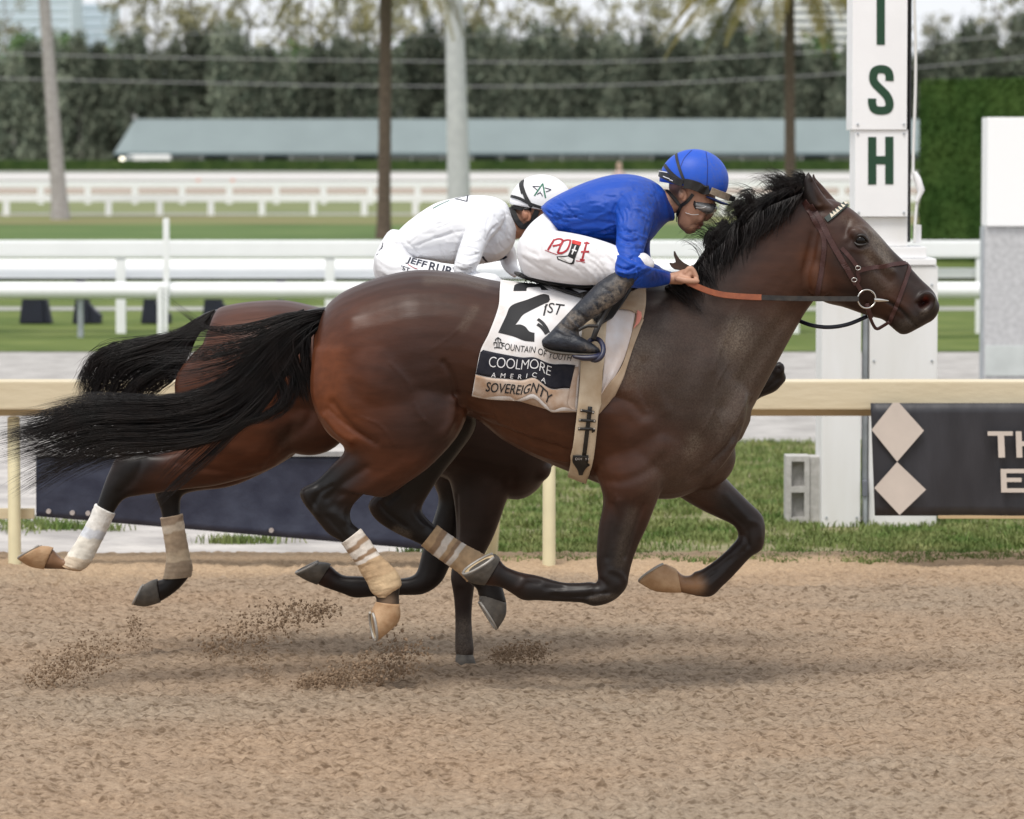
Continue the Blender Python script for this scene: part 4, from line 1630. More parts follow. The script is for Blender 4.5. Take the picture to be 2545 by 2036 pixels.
NEAR_FORE = ['R', (330, 180, 960, 150, .10, -.12), (400, 380, 980, 360, .105, -.13), (462, 530, 930, 500, .095, -.14), (470, 650, 868, 650, .078, -.14), (440, 800, 806, 810, .066, -.14), (425, 950, 742, 945, .056, -.14), (420, 1090, 690, 1085, .048, -.14),
             (432, 1195, 664, 1190, .046, -.14), (428, 1250, 642, 1290, .046, -.14), (415, 1262, 540, 1388, .044, -.14), (375, 1248, 400, 1428, .040, -.14), (290, 1256, 310, 1402, .032, -.14), (150, 1252, 150, 1392, .028, -.14),
             'L', (1690, 1015, 1680, 1170, .028, -.14), (1610, 1000, 1590, 1168, .034, -.14), (1548, 985, 1515, 1120, .034, -.14), (1470, 950, 1440, 1082, .030, -.14), (1440, 905, 1345, 1072, .034, -.14)]
OFF_FORE = ['R', (900, 420, 1250, 180, .10, .10), (1000, 520, 1330, 300, .10, .11), (1085, 590, 1385, 395, .085, .12), (1240, 680, 1490, 510, .068, .12), (1370, 742, 1600, 622, .056, .12), (1480, 795, 1695, 715, .048, .12),
            (1520, 850, 1722, 790, .046, .12), (1522, 900, 1724, 890, .046, .12), (1490, 940, 1700, 990, .042, .12), (1430, 1005, 1612, 1050, .034, .12), (1330, 1090, 1500, 1172, .028, .12), (1235, 1152, 1390, 1280, .030, .12),
            (1175, 1170, 1310, 1352, .036, .12), (1165, 1195, 1215, 1352, .034, .12), (1090, 1198, 1110, 1328, .030, .12), (1040, 1150, 1075, 1326, .036, .12)]
EAR_NEAR = ['H', (1010, 320, 1210, 320, .030, -.055), (1000, 250, 1155, 260, .028, -.058), (998, 180, 1105, 190, .022, -.06), (1005, 115, 1072, 130, .014, -.062), (1022, 78, 1046, 88, .006, -.062)]
EAR_OFF = ['H', (1120, 330, 1260, 310, .028, .05), (1095, 235, 1215, 265, .024, .055), (1065, 160, 1140, 180, .018, .058), (1056, 110, 1092, 130, .010, .06), (1062, 88, 1078, 95, .005, .06)]

parts1 = [loft(Y0, TORSO, grow=.005, seg=32), loft(Y0, NECK, grow=.005, seg=28), loft(Y0, HEAD, grow=.005, seg=28), loft(Y0, NEAR_HIND, grow=.003), loft(Y0, OFF_HIND, grow=.003), loft(Y0, NEAR_FORE, grow=.003), loft(Y0, OFF_FORE, grow=.003), loft(Y0, EAR_NEAR, seg=14), loft(Y0, EAR_OFF, seg=14),
          # muscle masses
          blob(Y0, 'f', 820, 780, 130, 150, .14, -.15, 20), blob(Y0, 'f', 880, 860, 85, 100, .10, -.17, -30), blob(Y0, 'f', 1420, 830, 105, 160, .10, -.125, 22), blob(Y0, 'f', 1370, 930, 100, 90, .09, -.14),
          blob(Y0, 'f', 1495, 890, 70, 130, .085, -.09, 20), blob(Y0, 'f', 1480, 960, 70, 70, .10, .02), blob(Y0, 'H', 1120, 830, 120, 150, .02, -.075, 20), blob(Y0, 'H', 1390, 545, 75, 60, .03, -.085, 35),
          blob(Y0, 'H', 1390, 545, 75, 60, .03, .085, 35), blob(Y0, 'H', 1865, 1010, 75, 85, .03, -.035, 35), blob(Y0, 'H', 1720, 1180, 85, 55, .035, 0, 0)]
body1 = fuse(parts1, .0074, 7, .5)
GAIN = 1.15
sculpt(body1, [(q_[0], q_[1], q_[2], q_[3] * (GAIN if q_[0] != 'H' else 1.15), *q_[4:]) for q_ in [
    # quarters and thigh
    ('R5', [(640, 560), (690, 640), (718, 760)], 18, -8, Y0), ('R5', [(700, 800), (690, 920), (640, 1010)], 30, 8, Y0), ('R5', [(-60, 820), (20, 930), (110, 1010), (210, 1070)], 26, -8, Y0),
    ('R5', [(-110, 900), (-20, 1000), (60, 1050)], 22, 8, Y0), ('R5', [(60, 300), (100, 520), (180, 740)], 70, 5, Y0), ('R5', [(500, 700), (520, 900)], 80, 6, Y0),
    ('R5', [(740, 830), (820, 900), (960, 960), (1150, 1040), (1420, 1120)], 24, -7, Y0), ('R5', [(760, 880), (900, 980), (1150, 1110), (1400, 1190)], 30, 6, Y0),
    ('f', [(770, 985), (720, 1020), (690, 1050)], 9, -7, Y0), ('f', [(880, 970), (800, 1010), (730, 1050)], 14, 5, Y0), ('L', [(340, 590), (400, 650)], 26, 5, Y0), ('L', [(250, 440), (200, 560)], 26, -6, Y0), ('L', [(390, 480), (330, 560)], 30, -4, Y0),
    # ribs
    ('R5', [(950, 800), (1000, 980)], 16, 2.2, Y0), ('R5', [(1050, 830), (1110, 1050)], 16, 2.2, Y0), ('R5', [(1160, 880), (1220, 1090)], 16, 2.2, Y0), ('R5', [(1270, 900), (1320, 1120)], 16, 2.2, Y0), ('R5', [(1370, 900), (1400, 1140)], 16, 2.0, Y0),
    # shoulder
    ('R5', [(1640, 820), (1720, 780), (1830, 820), (1900, 900)], 34, -8, Y0), ('R5', [(1900, 560), (1880, 700), (1930, 850), (1990, 1000)], 40, -5, Y0), ('R5', [(1700, 900), (1780, 1080)], 60, 7, Y0), ('R5', [(1950, 950), (2010, 1060), (1970, 1180)], 50, 7, Y0),
    ('R5', [(1640, 1300), (1760, 1310), (1900, 1260), (2010, 1170)], 30, -4, Y0), ('R6', [(380, 960), (300, 1080), (200, 1180), (60, 1290)], 22, -8, Y0), ('R6', [(340, 1060), (260, 1190), (180, 1270)], 16, 6, Y0), ('R6', [(150, 560), (100, 750), (120, 950)], 60, 6, Y0), ('R6', [(420, 780), (330, 950)], 24, 5, Y0),
    # forearm
    ('R', [(600, 620), (640, 800), (590, 1000), (560, 1120)], 40, 5, Y0), ('R', [(780, 640), (700, 860), (640, 1050)], 16, -6, Y0), ('R', [(540, 640), (520, 860), (500, 1060)], 22, -4, Y0), ('R', [(500, 1200), (560, 1260)], 40, 4, Y0),
    ('R', [(330, 1365), (420, 1340), (520, 1330)], 12, -5, Y0), ('R', [(1420, 560), (1530, 680), (1620, 780)], 22, 4), ('R', [(1440, 690), (1560, 800)], 14, -4), ('R', [(1590, 840), (1600, 960)], 20, -5),
    ('R', [(150, 1290), (20, 1290)], 18, -4, Y0), ('L', [(1700, 1060), (1620, 1060)], 16, -4, Y0), ('R', [(1330, 1150), (1230, 1230)], 18, -4),
    # neck and head
    ('f', [(1690, 640), (1640, 690), (1580, 780), (1530, 860)], 16, -8, Y0), ('f', [(1500, 560), (1560, 590), (1640, 560)], 50, 5, Y0), ('f', [(1400, 640), (1480, 690), (1540, 760)], 30, -4, Y0),
    ('H', [(1090, 470), (1050, 640), (1010, 800), (1030, 930)], 34, -9), ('H', [(1110, 640), (1090, 820), (1140, 950), (1260, 990)], 34, 5), ('H', [(1490, 640), (1580, 740), (1640, 790)], 22, 6), ('H', [(1440, 680), (1560, 800), (1620, 860)], 26, -6),
    ('H', [(1560, 620), (1700, 780), (1800, 880)], 30, -4), ('H', [(1310, 560), (1340, 500), (1420, 480), (1480, 520)], 18, 6), ('H', [(1330, 620), (1410, 640), (1480, 610)], 14, 4), ('H', [(1320, 420), (1300, 500), (1330, 560)], 22, -6), ('H', [(1405, 568)], 26, -8),
    ('H', [(1590, 1000), (1680, 1055), (1750, 1130), (1808, 1186)], 9, -7), ('H', [(1620, 980), (1720, 1040), (1790, 1110)], 16, 3), ('H', [(1815, 990), (1850, 960), (1900, 965), (1925, 1010), (1900, 1060), (1850, 1075), (1815, 1040)], 14, 5),
    ('H', [(1850, 1020), (1880, 1005)], 30, -38), ('H', [(1815, 1000), (1840, 955), (1890, 948), (1930, 985)], 13, 6), ('H', [(1700, 1130), (1620, 1080)], 22, -4), ('H', [(1180, 290), (1140, 330)], 24, -3),
    ('H', [(1060, 150), (1080, 240), (1110, 300)], 16, -9, Y0 - .03),
    # joints and tendons
    ('L', [(150, 460), (165, 510), (230, 600)], 16, 4, Y0), ('L', [(330, 420), (250, 470), (210, 540)], 14, -5, Y0), ('L', [(420, 560), (400, 620), (440, 690)], 14, 4, Y0), ('L', [(300, 620), (370, 700), (430, 770)], 11, -4, Y0), ('L', [(450, 470), (380, 520)], 18, 3, Y0),
    ('L', [(650, 540), (700, 600), (820, 690)], 14, -4), ('L', [(880, 560), (870, 610), (930, 680)], 16, 4), ('L', [(760, 470), (700, 520)], 20, -4),
    ('R', [(520, 1150), (600, 1180), (640, 1240)], 18, 4, Y0), ('R', [(450, 1230), (500, 1290), (470, 1380)], 16, -4, Y0), ('R', [(380, 1300), (250, 1320), (60, 1315)], 11, 3.5, Y0), ('R', [(380, 1345), (250, 1362), (60, 1352)], 9, -4, Y0), ('L', [(1600, 1040), (1560, 1090)], 20, 4, Y0),
    ('R', [(1620, 760), (1680, 800), (1690, 900)], 18, 4), ('R', [(1560, 880), (1600, 950), (1560, 1010)], 14, -4), ('R', [(1520, 1060), (1400, 1180), (1300, 1270)], 11, 3.5), ('R', [(1460, 1060), (1340, 1160), (1240, 1240)], 9, -4),
    # fine muscle edges
    ('R5', [(-90, 850), (0, 940), (100, 1010), (180, 1060)], 10, -4, Y0), ('R5', [(1640, 820), (1720, 780), (1830, 820)], 10, -3, Y0), ('R6', [(380, 960), (300, 1080), (200, 1180)], 9, -4, Y0), ('R6', [(430, 790), (350, 960), (330, 1060)], 9, -4, Y0), ('R5', [(740, 830), (960, 960), (1420, 1120)], 8, -3.5, Y0),
    ('R5', [(1900, 560), (1880, 700), (1930, 850)], 10, -3, Y0), ('R5', [(700, 760), (760, 830), (840, 880), (960, 900)], 9, -4, Y0), ('R5', [(560, 480), (680, 400), (770, 320)], 5, 1.6, Y0),
    # veins and skin folds
    ('R5', [(760, 900), (900, 1000), (1080, 1060), (1250, 1140), (1420, 1180)], 6, 3.2, Y0), ('R5', [(980, 940), (1080, 970), (1200, 1040)], 5, 2.4, Y0), ('R6', [(300, 560), (220, 700), (200, 860), (120, 1000)], 6, 2.6, Y0), ('R6', [(200, 860), (260, 980), (240, 1090)], 5, 2.4, Y0),
    ('R5', [(300, 560), (420, 700), (470, 860), (560, 960)], 6, 2.6, Y0), ('R5', [(100, 900), (240, 960), (330, 1080)], 5, 2.4, Y0), ('H', [(1420, 680), (1490, 760), (1520, 860), (1600, 930)], 7, 2.6), ('H', [(1490, 760), (1580, 800), (1650, 880)], 6, 2.2), ('H', [(1330, 640), (1290, 760), (1330, 860)], 8, 2.2),
    ('R', [(560, 560), (600, 760), (560, 980)], 7, 2.6, Y0), ('R', [(700, 560), (660, 720), (600, 860)], 6, 2.4, Y0), ('f', [(1560, 640), (1530, 700), (1500, 780)], 6, 2.4, Y0), ('R5', [(1640, 560), (1700, 680), (1690, 780)], 34, 5, Y0), ('R5', [(1800, 430), (1780, 600), (1820, 760)], 34, -4, Y0), ('R5', [(2000, 520), (1980, 700), (2040, 860)], 34, 5, Y0),
    ('f', [(1400, 640), (1420, 720), (1400, 800)], 26, 5, Y0), ('f', [(1330, 680), (1340, 780), (1330, 880)], 22, -5, Y0), ('f', [(740, 680), (720, 760), (740, 850)], 26, 6, Y0), ('f', [(860, 640), (880, 740), (900, 820)], 34, 5, Y0),
]])
BK = (.0055, .0050, .0050)
BR = (.078, .0235, .0098)
BR2 = (.135, .040, .0145)
DK = (.030, .0135, .0095)
MIDB = (.044, .0165, .009)
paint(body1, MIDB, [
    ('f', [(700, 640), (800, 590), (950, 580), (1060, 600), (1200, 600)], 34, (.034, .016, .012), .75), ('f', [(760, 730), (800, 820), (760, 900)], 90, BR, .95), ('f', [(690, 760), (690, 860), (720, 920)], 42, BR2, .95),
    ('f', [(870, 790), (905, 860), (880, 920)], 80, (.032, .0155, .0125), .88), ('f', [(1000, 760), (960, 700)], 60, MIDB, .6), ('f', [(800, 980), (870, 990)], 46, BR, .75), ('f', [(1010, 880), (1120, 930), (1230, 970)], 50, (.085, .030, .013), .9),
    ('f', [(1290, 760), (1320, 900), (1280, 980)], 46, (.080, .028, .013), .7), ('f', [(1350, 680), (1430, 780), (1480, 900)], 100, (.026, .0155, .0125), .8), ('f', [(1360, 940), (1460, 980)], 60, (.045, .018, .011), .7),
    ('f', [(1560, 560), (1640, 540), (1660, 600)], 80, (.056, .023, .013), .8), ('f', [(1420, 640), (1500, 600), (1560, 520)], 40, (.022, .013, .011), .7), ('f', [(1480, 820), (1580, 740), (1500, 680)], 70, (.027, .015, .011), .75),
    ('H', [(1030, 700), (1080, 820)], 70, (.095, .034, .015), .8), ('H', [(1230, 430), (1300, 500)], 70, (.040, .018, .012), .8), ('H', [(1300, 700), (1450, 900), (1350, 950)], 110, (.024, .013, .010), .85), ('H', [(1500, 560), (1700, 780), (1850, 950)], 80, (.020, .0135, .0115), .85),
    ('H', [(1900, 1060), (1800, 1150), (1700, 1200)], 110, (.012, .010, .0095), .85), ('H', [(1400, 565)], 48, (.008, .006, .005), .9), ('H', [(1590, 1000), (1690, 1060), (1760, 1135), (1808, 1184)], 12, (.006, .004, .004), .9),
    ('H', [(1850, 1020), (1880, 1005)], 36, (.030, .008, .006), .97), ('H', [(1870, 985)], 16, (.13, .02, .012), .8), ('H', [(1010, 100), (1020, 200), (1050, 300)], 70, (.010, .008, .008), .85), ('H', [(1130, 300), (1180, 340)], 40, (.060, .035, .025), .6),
    # black points
    ('L', [(260, 400), (220, 500), (340, 620), (470, 760), (600, 960), (700, 1150)], 170, BK, .97, 0, Y0), ('f', [(735, 985), (690, 1015)], 34, BK, .75, 0, Y0), ('L', [(1180, 60), (1050, 250), (800, 480), (760, 620), (960, 740), (1200, 940), (1400, 1150)], 190, BK, .95, Y0 + .02, 20),
    ('R', [(580, 880), (540, 1060), (540, 1280), (380, 1330), (150, 1320), (-60, 1310)], 165, (.011, .009, .0085), .95, 0, Y0), ('R', [(640, 700), (600, 900)], 90, (.020, .012, .010), .6, 0, Y0), ('R', [(1450, 640), (1620, 800), (1620, 930), (1450, 1100), (1250, 1260)], 130, (.012, .0095, .009), .93, Y0, 20),
    ('R', [(1180, 1270), (1080, 1260), (1040, 1220)], 70, (.30, .15, .065), .9, Y0, 20), ('L', [(1500, 1040), (1440, 990)], 80, BK, .9), ('L', [(700, 1180)], 50, (.20, .13, .08), .7, 0, Y0),
    ('f', [(1395, 612), (1450, 590), (1520, 520), (1600, 455), (1680, 405)], 26, (.012, .010, .0095), .9),
])
paint(body1, 0.0, [
    ('f', [(1380, 720), (1440, 800), (1500, 720)], 100, .20, 1), ('f', [(1520, 900), (1580, 780), (1640, 690)], 40, .48, 1), ('f', [(1480, 980), (1420, 1010)], 60, .35, 1), ('f', [(1560, 700), (1540, 730)], 30, .6, 1), ('f', [(1350, 740), (1330, 780)], 40, .5, 1),
    ('H', [(1490, 500), (1560, 640), (1600, 740)], 46, .9, 1), ('H', [(1450, 640), (1500, 760)], 40, .6, 1), ('f', [(1556, 690), (1548, 720)], 22, .9, 1), ('f', [(1330, 720), (1322, 780)], 26, .7, 1), ('f', [(1465, 930), (1455, 955)], 16, .7, 1), ('H', [(1520, 820), (1600, 900)], 60, .3, 1), ('H', [(1300, 420), (1420, 470)], 40, .35, 1), ('H', [(1870, 1075), (1850, 1090)], 22, .5, 1), ('H', [(1780, 1150), (1700, 1190)], 40, .3, 1),
    ('R', [(700, 700), (640, 900), (600, 1100)], 46, .30, 1, 0, Y0), ('R', [(560, 1360), (380, 1375)], 24, .4, 1, 0, Y0), ('f', [(900, 590), (960, 588), (1020, 600)], 10, .35, 1), ('f', [(1000, 650), (975, 690)], 9, .3, 1), ('L', [(760, 710), (830, 740)], 26, .6, 1, Y0, 20),
    ('R', [(1090, 1250), (1200, 1280)], 60, .5, 1, Y0, 20),
], 'Dust', True)
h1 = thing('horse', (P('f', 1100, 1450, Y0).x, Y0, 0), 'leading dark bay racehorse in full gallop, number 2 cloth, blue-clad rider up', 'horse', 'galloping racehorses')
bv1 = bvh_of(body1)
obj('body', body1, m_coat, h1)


def eyeball(D, m, x, y, r, dy, parent):
    c = P(m, x, y, D)
    vs, fs = blob(D, m, x, y, r, r, MAPS[m][2] * r * D / FOC, dy)
    o = solid((vs, fs), 'eye', m_eye, parent)
    return o


p, _n = cast(bv1, 'H', 1405, 567, Y0)
eyeball(Y0, 'H', 1403, 567, 42, p.y - Y0 + .010, h1)
eyeball(Y0, 'H', 1403, 567, 42, Y0 - p.y - .010, h1)
m_lid = mat('eyelid', (.014, .010, .008), .5)
for sgn, pts in ((1, [(1355, 572), (1380, 538), (1420, 532), (1450, 560), (1462, 585)]), (1, [(1360, 580), (1385, 600), (1425, 600), (1455, 588)])):
    q = spline(pts, 5)
    MB().tube([P('H', x, y, p.y - .006 + .010 * abs((x - 1405) / 55) ** 2) for x, y in q], [.0045 * math.sin(math.pi * (.1 + .8 * i / (len(q) - 1))) + .001 for i in range(len(q))], 8).build('eyelid', m_lid, h1, True)


def hoof(D, m, rows, dy, hw, parent, material, roll=0.0, sole=None, shoe=True, name='hoof'):
    """rows: coronet, mid wall, ground edge; each heel x,y then front x,y"""
    spec = [m] + [(*r, w * hw, dy) for r, w in zip(rows, (.72, .90, 1.0))]
    vs, fs = loft(D, spec, k=4, seg=24, power=2.3, cap=False)
    vs = [Vector(v) for v in vs]
    n = len(vs) // 24
    ctr = sum(vs[:24], Vector()) / 24
    sc = sum(vs[-24:], Vector()) / 24
    hl, tl = P(m, *rows[2][:2], D + dy), P(m, *rows[2][2:], D + dy)
    ax = (tl - hl).normalized()
    if roll:
        Mx = Matrix.Translation(sc) @ Matrix.Rotation(math.radians(roll), 4, ax) @ Matrix.Translation(-sc)
        for i in range(24, len(vs)):
            t = (i // 24) / (n - 1)
            Mt = Matrix.Translation(sc) @ Matrix.Rotation(math.radians(roll * t), 4, ax) @ Matrix.Translation(-sc)
            vs[i] = Mt @ vs[i]
    o = solid((vs, fs), name, material, parent)
    ring = vs[-24:]
    dn = (sc - ctr)
    nrm = (ring[0] - sc).cross(ring[6] - sc).normalized()
    if nrm.dot(dn) < 0:
        nrm = -nrm
    # sole plate set into the wall, with the shoe round it
    sv = [sc + (q - sc) * .86 + nrm * .0015 for q in ring] + [sc - nrm * .004]
    sf = [(i, (i + 1) % 24, 24) for i in range(24)]
    solid((sv, sf), 'sole', sole or m_sole, o)
    if shoe:
        ring_o = [sc + (q - sc) * .93 + nrm * .004 for q in ring]
        hi = min(range(24), key=lambda i: (ring[i] - hl).length)
        seq = [ring_o[(hi + 2 + j) % 24] for j in range(21)]
        MB().tube(seq, .0055, 6).build('horseshoe', m_shoe, o, True)
    return o


hoof(Y0, 'L', [(622, 1180, 778, 1196), (608, 1208, 772, 1318), (597, 1238, 628, 1444)], -.13, .052, h1, m_hoof_tan, -14)
hoof(Y0, 'L', [(1306, 1122, 1482, 1188), (1303, 1146, 1478, 1275), (1302, 1166, 1425, 1364)], .14, .052, h1, m_hoof_dark, -8)
hoof(Y0, 'L', [(1442, 904, 1338, 1076), (1432, 886, 1248, 1058), (1416, 874, 1194, 1006)], -.14, .056, h1, m_hoof_dark, -9)
hoof(Y0, 'R', [(1042, 1146, 1078, 1328), (1008, 1128, 880, 1318), (962, 1108, 748, 1250)], .12, .054, h1, m_hoof_tan, 16)


def bandage(D, m, rows, dy, parent, cols, name='bandage', turns=9):
    """wrapped leg bandage: rows of edge pairs and half width; stepped turns of cloth"""
    data = loft(D, [m] + [(*r[:4], r[4], dy) for r in rows], k=10, seg=28, grow=.0065, cap=False, power=2.1)
    vs = np.array(data[0])
    n = len(vs) // 28
    cc = vs.reshape(n, 28, 3).mean(1)
    t = np.repeat(np.linspace(0, 1, n), 28)
    th = np.tile(np.arange(28) / 28, n)
    ph = (t * turns + th * .8) % 1.0
    dirv = vs - np.repeat(cc, 28, 0)
    dirv /= np.linalg.norm(dirv, axis=1)[:, None]
    rgb = np.random.default_rng(len(rows) + int(abs(dy) * 100))
    vs = vs + dirv * (.0016 * (ph - .5) + rgb.normal(0, .0004, len(vs)))[:, None]
    me = mesh_of(vs, data[1], name)
    c = np.zeros((len(vs), 4)) + 1
    for i in range(len(vs)):
        k = [q for q in cols if q[0] <= 1e-6 + max(0, t[i] + .012 * math.sin(th[i] * 12.6))][-1]
        c[i, :3] = k[1]
    at = me.attributes.new('Col', 'FLOAT_COLOR', 'POINT')
    at.data.foreach_set('color', c.astype(np.float32).ravel())
    return obj(name, me, m_band, parent, True)


WH, TN, T2 = (.66, .60, .53), (.46, .32, .19), (.30, .20, .125)
bandage(Y0, 'L', [(402, 790, 512, 706, .031), (455, 865, 578, 790, .029), (505, 935, 640, 880, .029), (540, 1000, 700, 935, .030), (575, 1055, 757, 1000, .034), (600, 1112, 777, 1078, .038), (640, 1150, 700, 1150, .032)], -.13, h1,
        [(0, WH), (.10, T2), (.15, WH), (.24, T2), (.28, WH), (.33, TN), (.62, (.52, .38, .23)), (.85, TN)])
bandage(Y0, 'L', [(926, 804, 1018, 686, .031), (1000, 862, 1092, 740, .029), (1075, 915, 1175, 795, .028), (1140, 960, 1250, 838, .030), (1190, 1000, 1325, 880, .036), (1230, 1045, 1345, 940, .036)], .14, h1,
        [(0, TN), (.12, T2), (.2, WH), (.3, TN), (.36, T2), (.42, WH), (.5, TN), (.78, (.42, .28, .16))])

# mane, forelock, tail
mane_g = [[(1404, 612), (1392, 616), (1380, 622), (1368, 630)],
          [(1446, 596), (1440, 606), (1450, 622), (1475, 640)],
          [(1462, 578), (1458, 566), (1462, 578), (1470, 606)],
          [(1474, 568, -.02), (1462, 550, -.03), (1474, 578, -.06), (1492, 620, -.09)],
          [(1494, 540), (1478, 512), (1470, 530), (1468, 570)],
          [(1516, 520), (1496, 488), (1484, 496), (1476, 530)],
          [(1540, 500), (1522, 466), (1506, 466), (1494, 490)],
          [(1558, 480, -.01), (1548, 460, -.04), (1530, 500, -.07), (1515, 560, -.09)],
          [(1566, 476), (1548, 438), (1530, 434), (1512, 452)],
          [(1596, 454), (1578, 418), (1560, 408), (1542, 420)],
          [(1604, 448, -.01), (1592, 436, -.04), (1570, 476, -.07), (1552, 530, -.09)],
          [(1624, 438), (1614, 404), (1596, 390), (1576, 398)],
          [(1652, 420), (1656, 392), (1638, 382), (1612, 386)],
          [(1676, 410), (1688, 388), (1676, 378), (1650, 380)]]
mane_g = [[(q_[0] + (0, 6, 13, 15)[k_], *q_[1:]) for k_, q_ in enumerate(g_)] for g_ in mane_g]
ms = [hair(mane_g, Y0 - .02, 3200, 12, .0013, 7.5, .035, .5, tip=.3, curl=3, seed=4, clumps=90, tight=.35, lenvar=.45)]
crest = [[(1400, 604), (1425, 622), (1450, 665)], [(1470, 562), (1476, 590), (1490, 640)], [(1540, 494), (1540, 530), (1528, 590)], [(1620, 434), (1615, 465), (1590, 510)], [(1690, 406), (1676, 428), (1646, 460)]]
mid_g = [[(1470, 566), (1462, 556), (1466, 580), (1482, 612)], [(1510, 526), (1500, 510), (1498, 532), (1500, 570)], [(1548, 492), (1540, 474), (1532, 492), (1524, 530)], [(1590, 458), (1584, 438), (1570, 452), (1556, 486)], [(1630, 432), (1628, 412), (1610, 420), (1590, 446)], [(1674, 412), (1672, 398), (1652, 404), (1630, 424)]]
ms.append(hair(mid_g, Y0 - .035, 1900, 10, .0014, 8, .03, .7, tip=.3, curl=5, seed=15, clumps=60, tight=.45))
ms.append(hair(crest, Y0 - .075, 1300, 9, .0015, 8, .035, .6, tip=.3, curl=4, seed=5, clumps=50, tight=.5, lenvar=.5))
wisp = [[(q_[0], q_[1] - 0), (q_[0] - 14, q_[1] - 34), (q_[0] - 40, q_[1] - 50), (q_[0] - 66, q_[1] - 44)] for q_ in ((1478, 566), (1510, 530), (1545, 498), (1580, 468), (1615, 444), (1650, 424), (1678, 410))]
ms.append(hair(wisp, Y0 - .01, 420, 12, .0008, 9, .03, .5, tip=.4, curl=7, seed=44, clumps=40, tight=.5, lenvar=.6))
ms.append(hair([[(1700, 395), (1690, 372), (1678, 362), (1660, 362)], [(1700, 390), (1694, 375), (1684, 372), (1672, 380)]], Y0, 60, 8, .0014, 6, .02, tip=.2, curl=3, seed=6))
solid(joined(ms), 'mane', m_hair, h1)
tail_g = [[(682, 664), (630, 672), (575, 705), (515, 765), (465, 805), (400, 835), (290, 842), (190, 842), (95, 872)],
          [(680, 668), (625, 684), (568, 730), (512, 790), (450, 835), (330, 856), (185, 856), (80, 890), (15, 902)],
          [(678, 672), (622, 700), (566, 758), (515, 815), (440, 855), (320, 874), (190, 872), (90, 905), (5, 925)],
          [(676, 678), (620, 715), (570, 780), (520, 838), (450, 878), (340, 892), (215, 892), (105, 920), (10, 945)],
          [(674, 684), (622, 730), (578, 800), (528, 858), (460, 900), (350, 915), (235, 915), (125, 945), (25, 975)],
          [(672, 690), (628, 742), (588, 812), (540, 875), (468, 918), (350, 934), (240, 938), (130, 968), (45, 1010)]]
ts = [hair(tail_g, Y0, 2100, 20, .00105, 16, .05, .35, tip=.35, curl=4.5, seed=8, lenvar=.38, clumps=46, tight=.42)]
upper = [[(684, 652), (640, 655), (590, 662), (520, 682), (455, 692), (400, 690), (345, 696)], [(684, 656), (640, 664), (580, 684), (520, 708), (450, 722), (385, 728), (320, 722)], [(682, 660), (630, 672), (570, 705), (505, 742), (430, 762), (360, 772), (300, 772)], [(682, 664), (625, 680), (565, 720), (510, 775), (455, 800), (400, 812), (330, 822)]]
ts.append(hair(upper, Y0, 480, 16, .0010, 13, .05, .35, tip=.35, curl=4.5, seed=18, lenvar=.6, clumps=22, tight=.4))
for q_, n_, sd__ in (([(678, 672), (655, 690), (645, 740), (655, 800), (676, 850)], 240, 31), ([(676, 668), (628, 686), (618, 735), (640, 795), (655, 850)], 170, 32), ([(676, 670), (602, 690), (600, 750), (632, 800), (590, 862), (520, 898)], 150, 33),
                     ([(676, 672), (600, 700), (588, 780), (612, 835), (560, 878), (480, 902)], 130, 34), ([(670, 680), (575, 700), (560, 780), (578, 830), (545, 860)], 90, 35)):
    g2 = [q_, [(x - 12, y + 2) for x, y in q_]]
    ts.append(hair(g2, Y0 - .03, int(n_ * 1.5), 14, .00125, 6, .025, .35, tip=.3, curl=6, seed=sd__, lenvar=.35, clumps=6, tight=.6))
ends = [[(560, 740), (470, 830), (330, 860), (180, 850), (90, 868), (20, 885)], [(560, 760), (450, 860), (320, 880), (170, 880), (60, 905), (-30, 925)], [(560, 790), (450, 890), (330, 905), (200, 905), (80, 940), (-10, 970)], [(560, 810), (460, 910), (340, 930), (220, 930), (120, 970), (30, 1020)], [(560, 830), (460, 915), (330, 940), (230, 960), (150, 1000), (70, 1045)]]
ts.append(hair(ends, Y0, 900, 18, .0008, 15, .05, .35, tip=.45, curl=8, seed=41, lenvar=.3, clumps=60, tight=.5))
tail_g3 = [[(610, 720), (545, 830), (470, 920), (390, 990), (340, 1040)], [(620, 740), (560, 850), (490, 920), (430, 980), (300, 1090)], [(560, 800), (440, 900), (370, 960), (335, 1010)]]
ts.append(hair(tail_g3, Y0 - .02, 90, 14, .0016, 6, .02, .4, tip=.2, curl=4, seed=10))
tail_g4 = [[(640, 650), (520, 690), (430, 688), (370, 650), (335, 622)], [(640, 660), (540, 700), (450, 690), (400, 660), (370, 640)]]
ts.append(hair(tail_g4, Y0, 26, 12, .0011, 6, .03, .4, tip=.3, curl=6, seed=12))
ts.append(loft(Y0, ['f', (700, 645, 690, 690, .05), (660, 650, 655, 692, .035), (620, 662, 618, 705, .025), (580, 680, 585, 715, .015)], seg=14))
solid(joined(ts), 'tail', m_hair, h1)

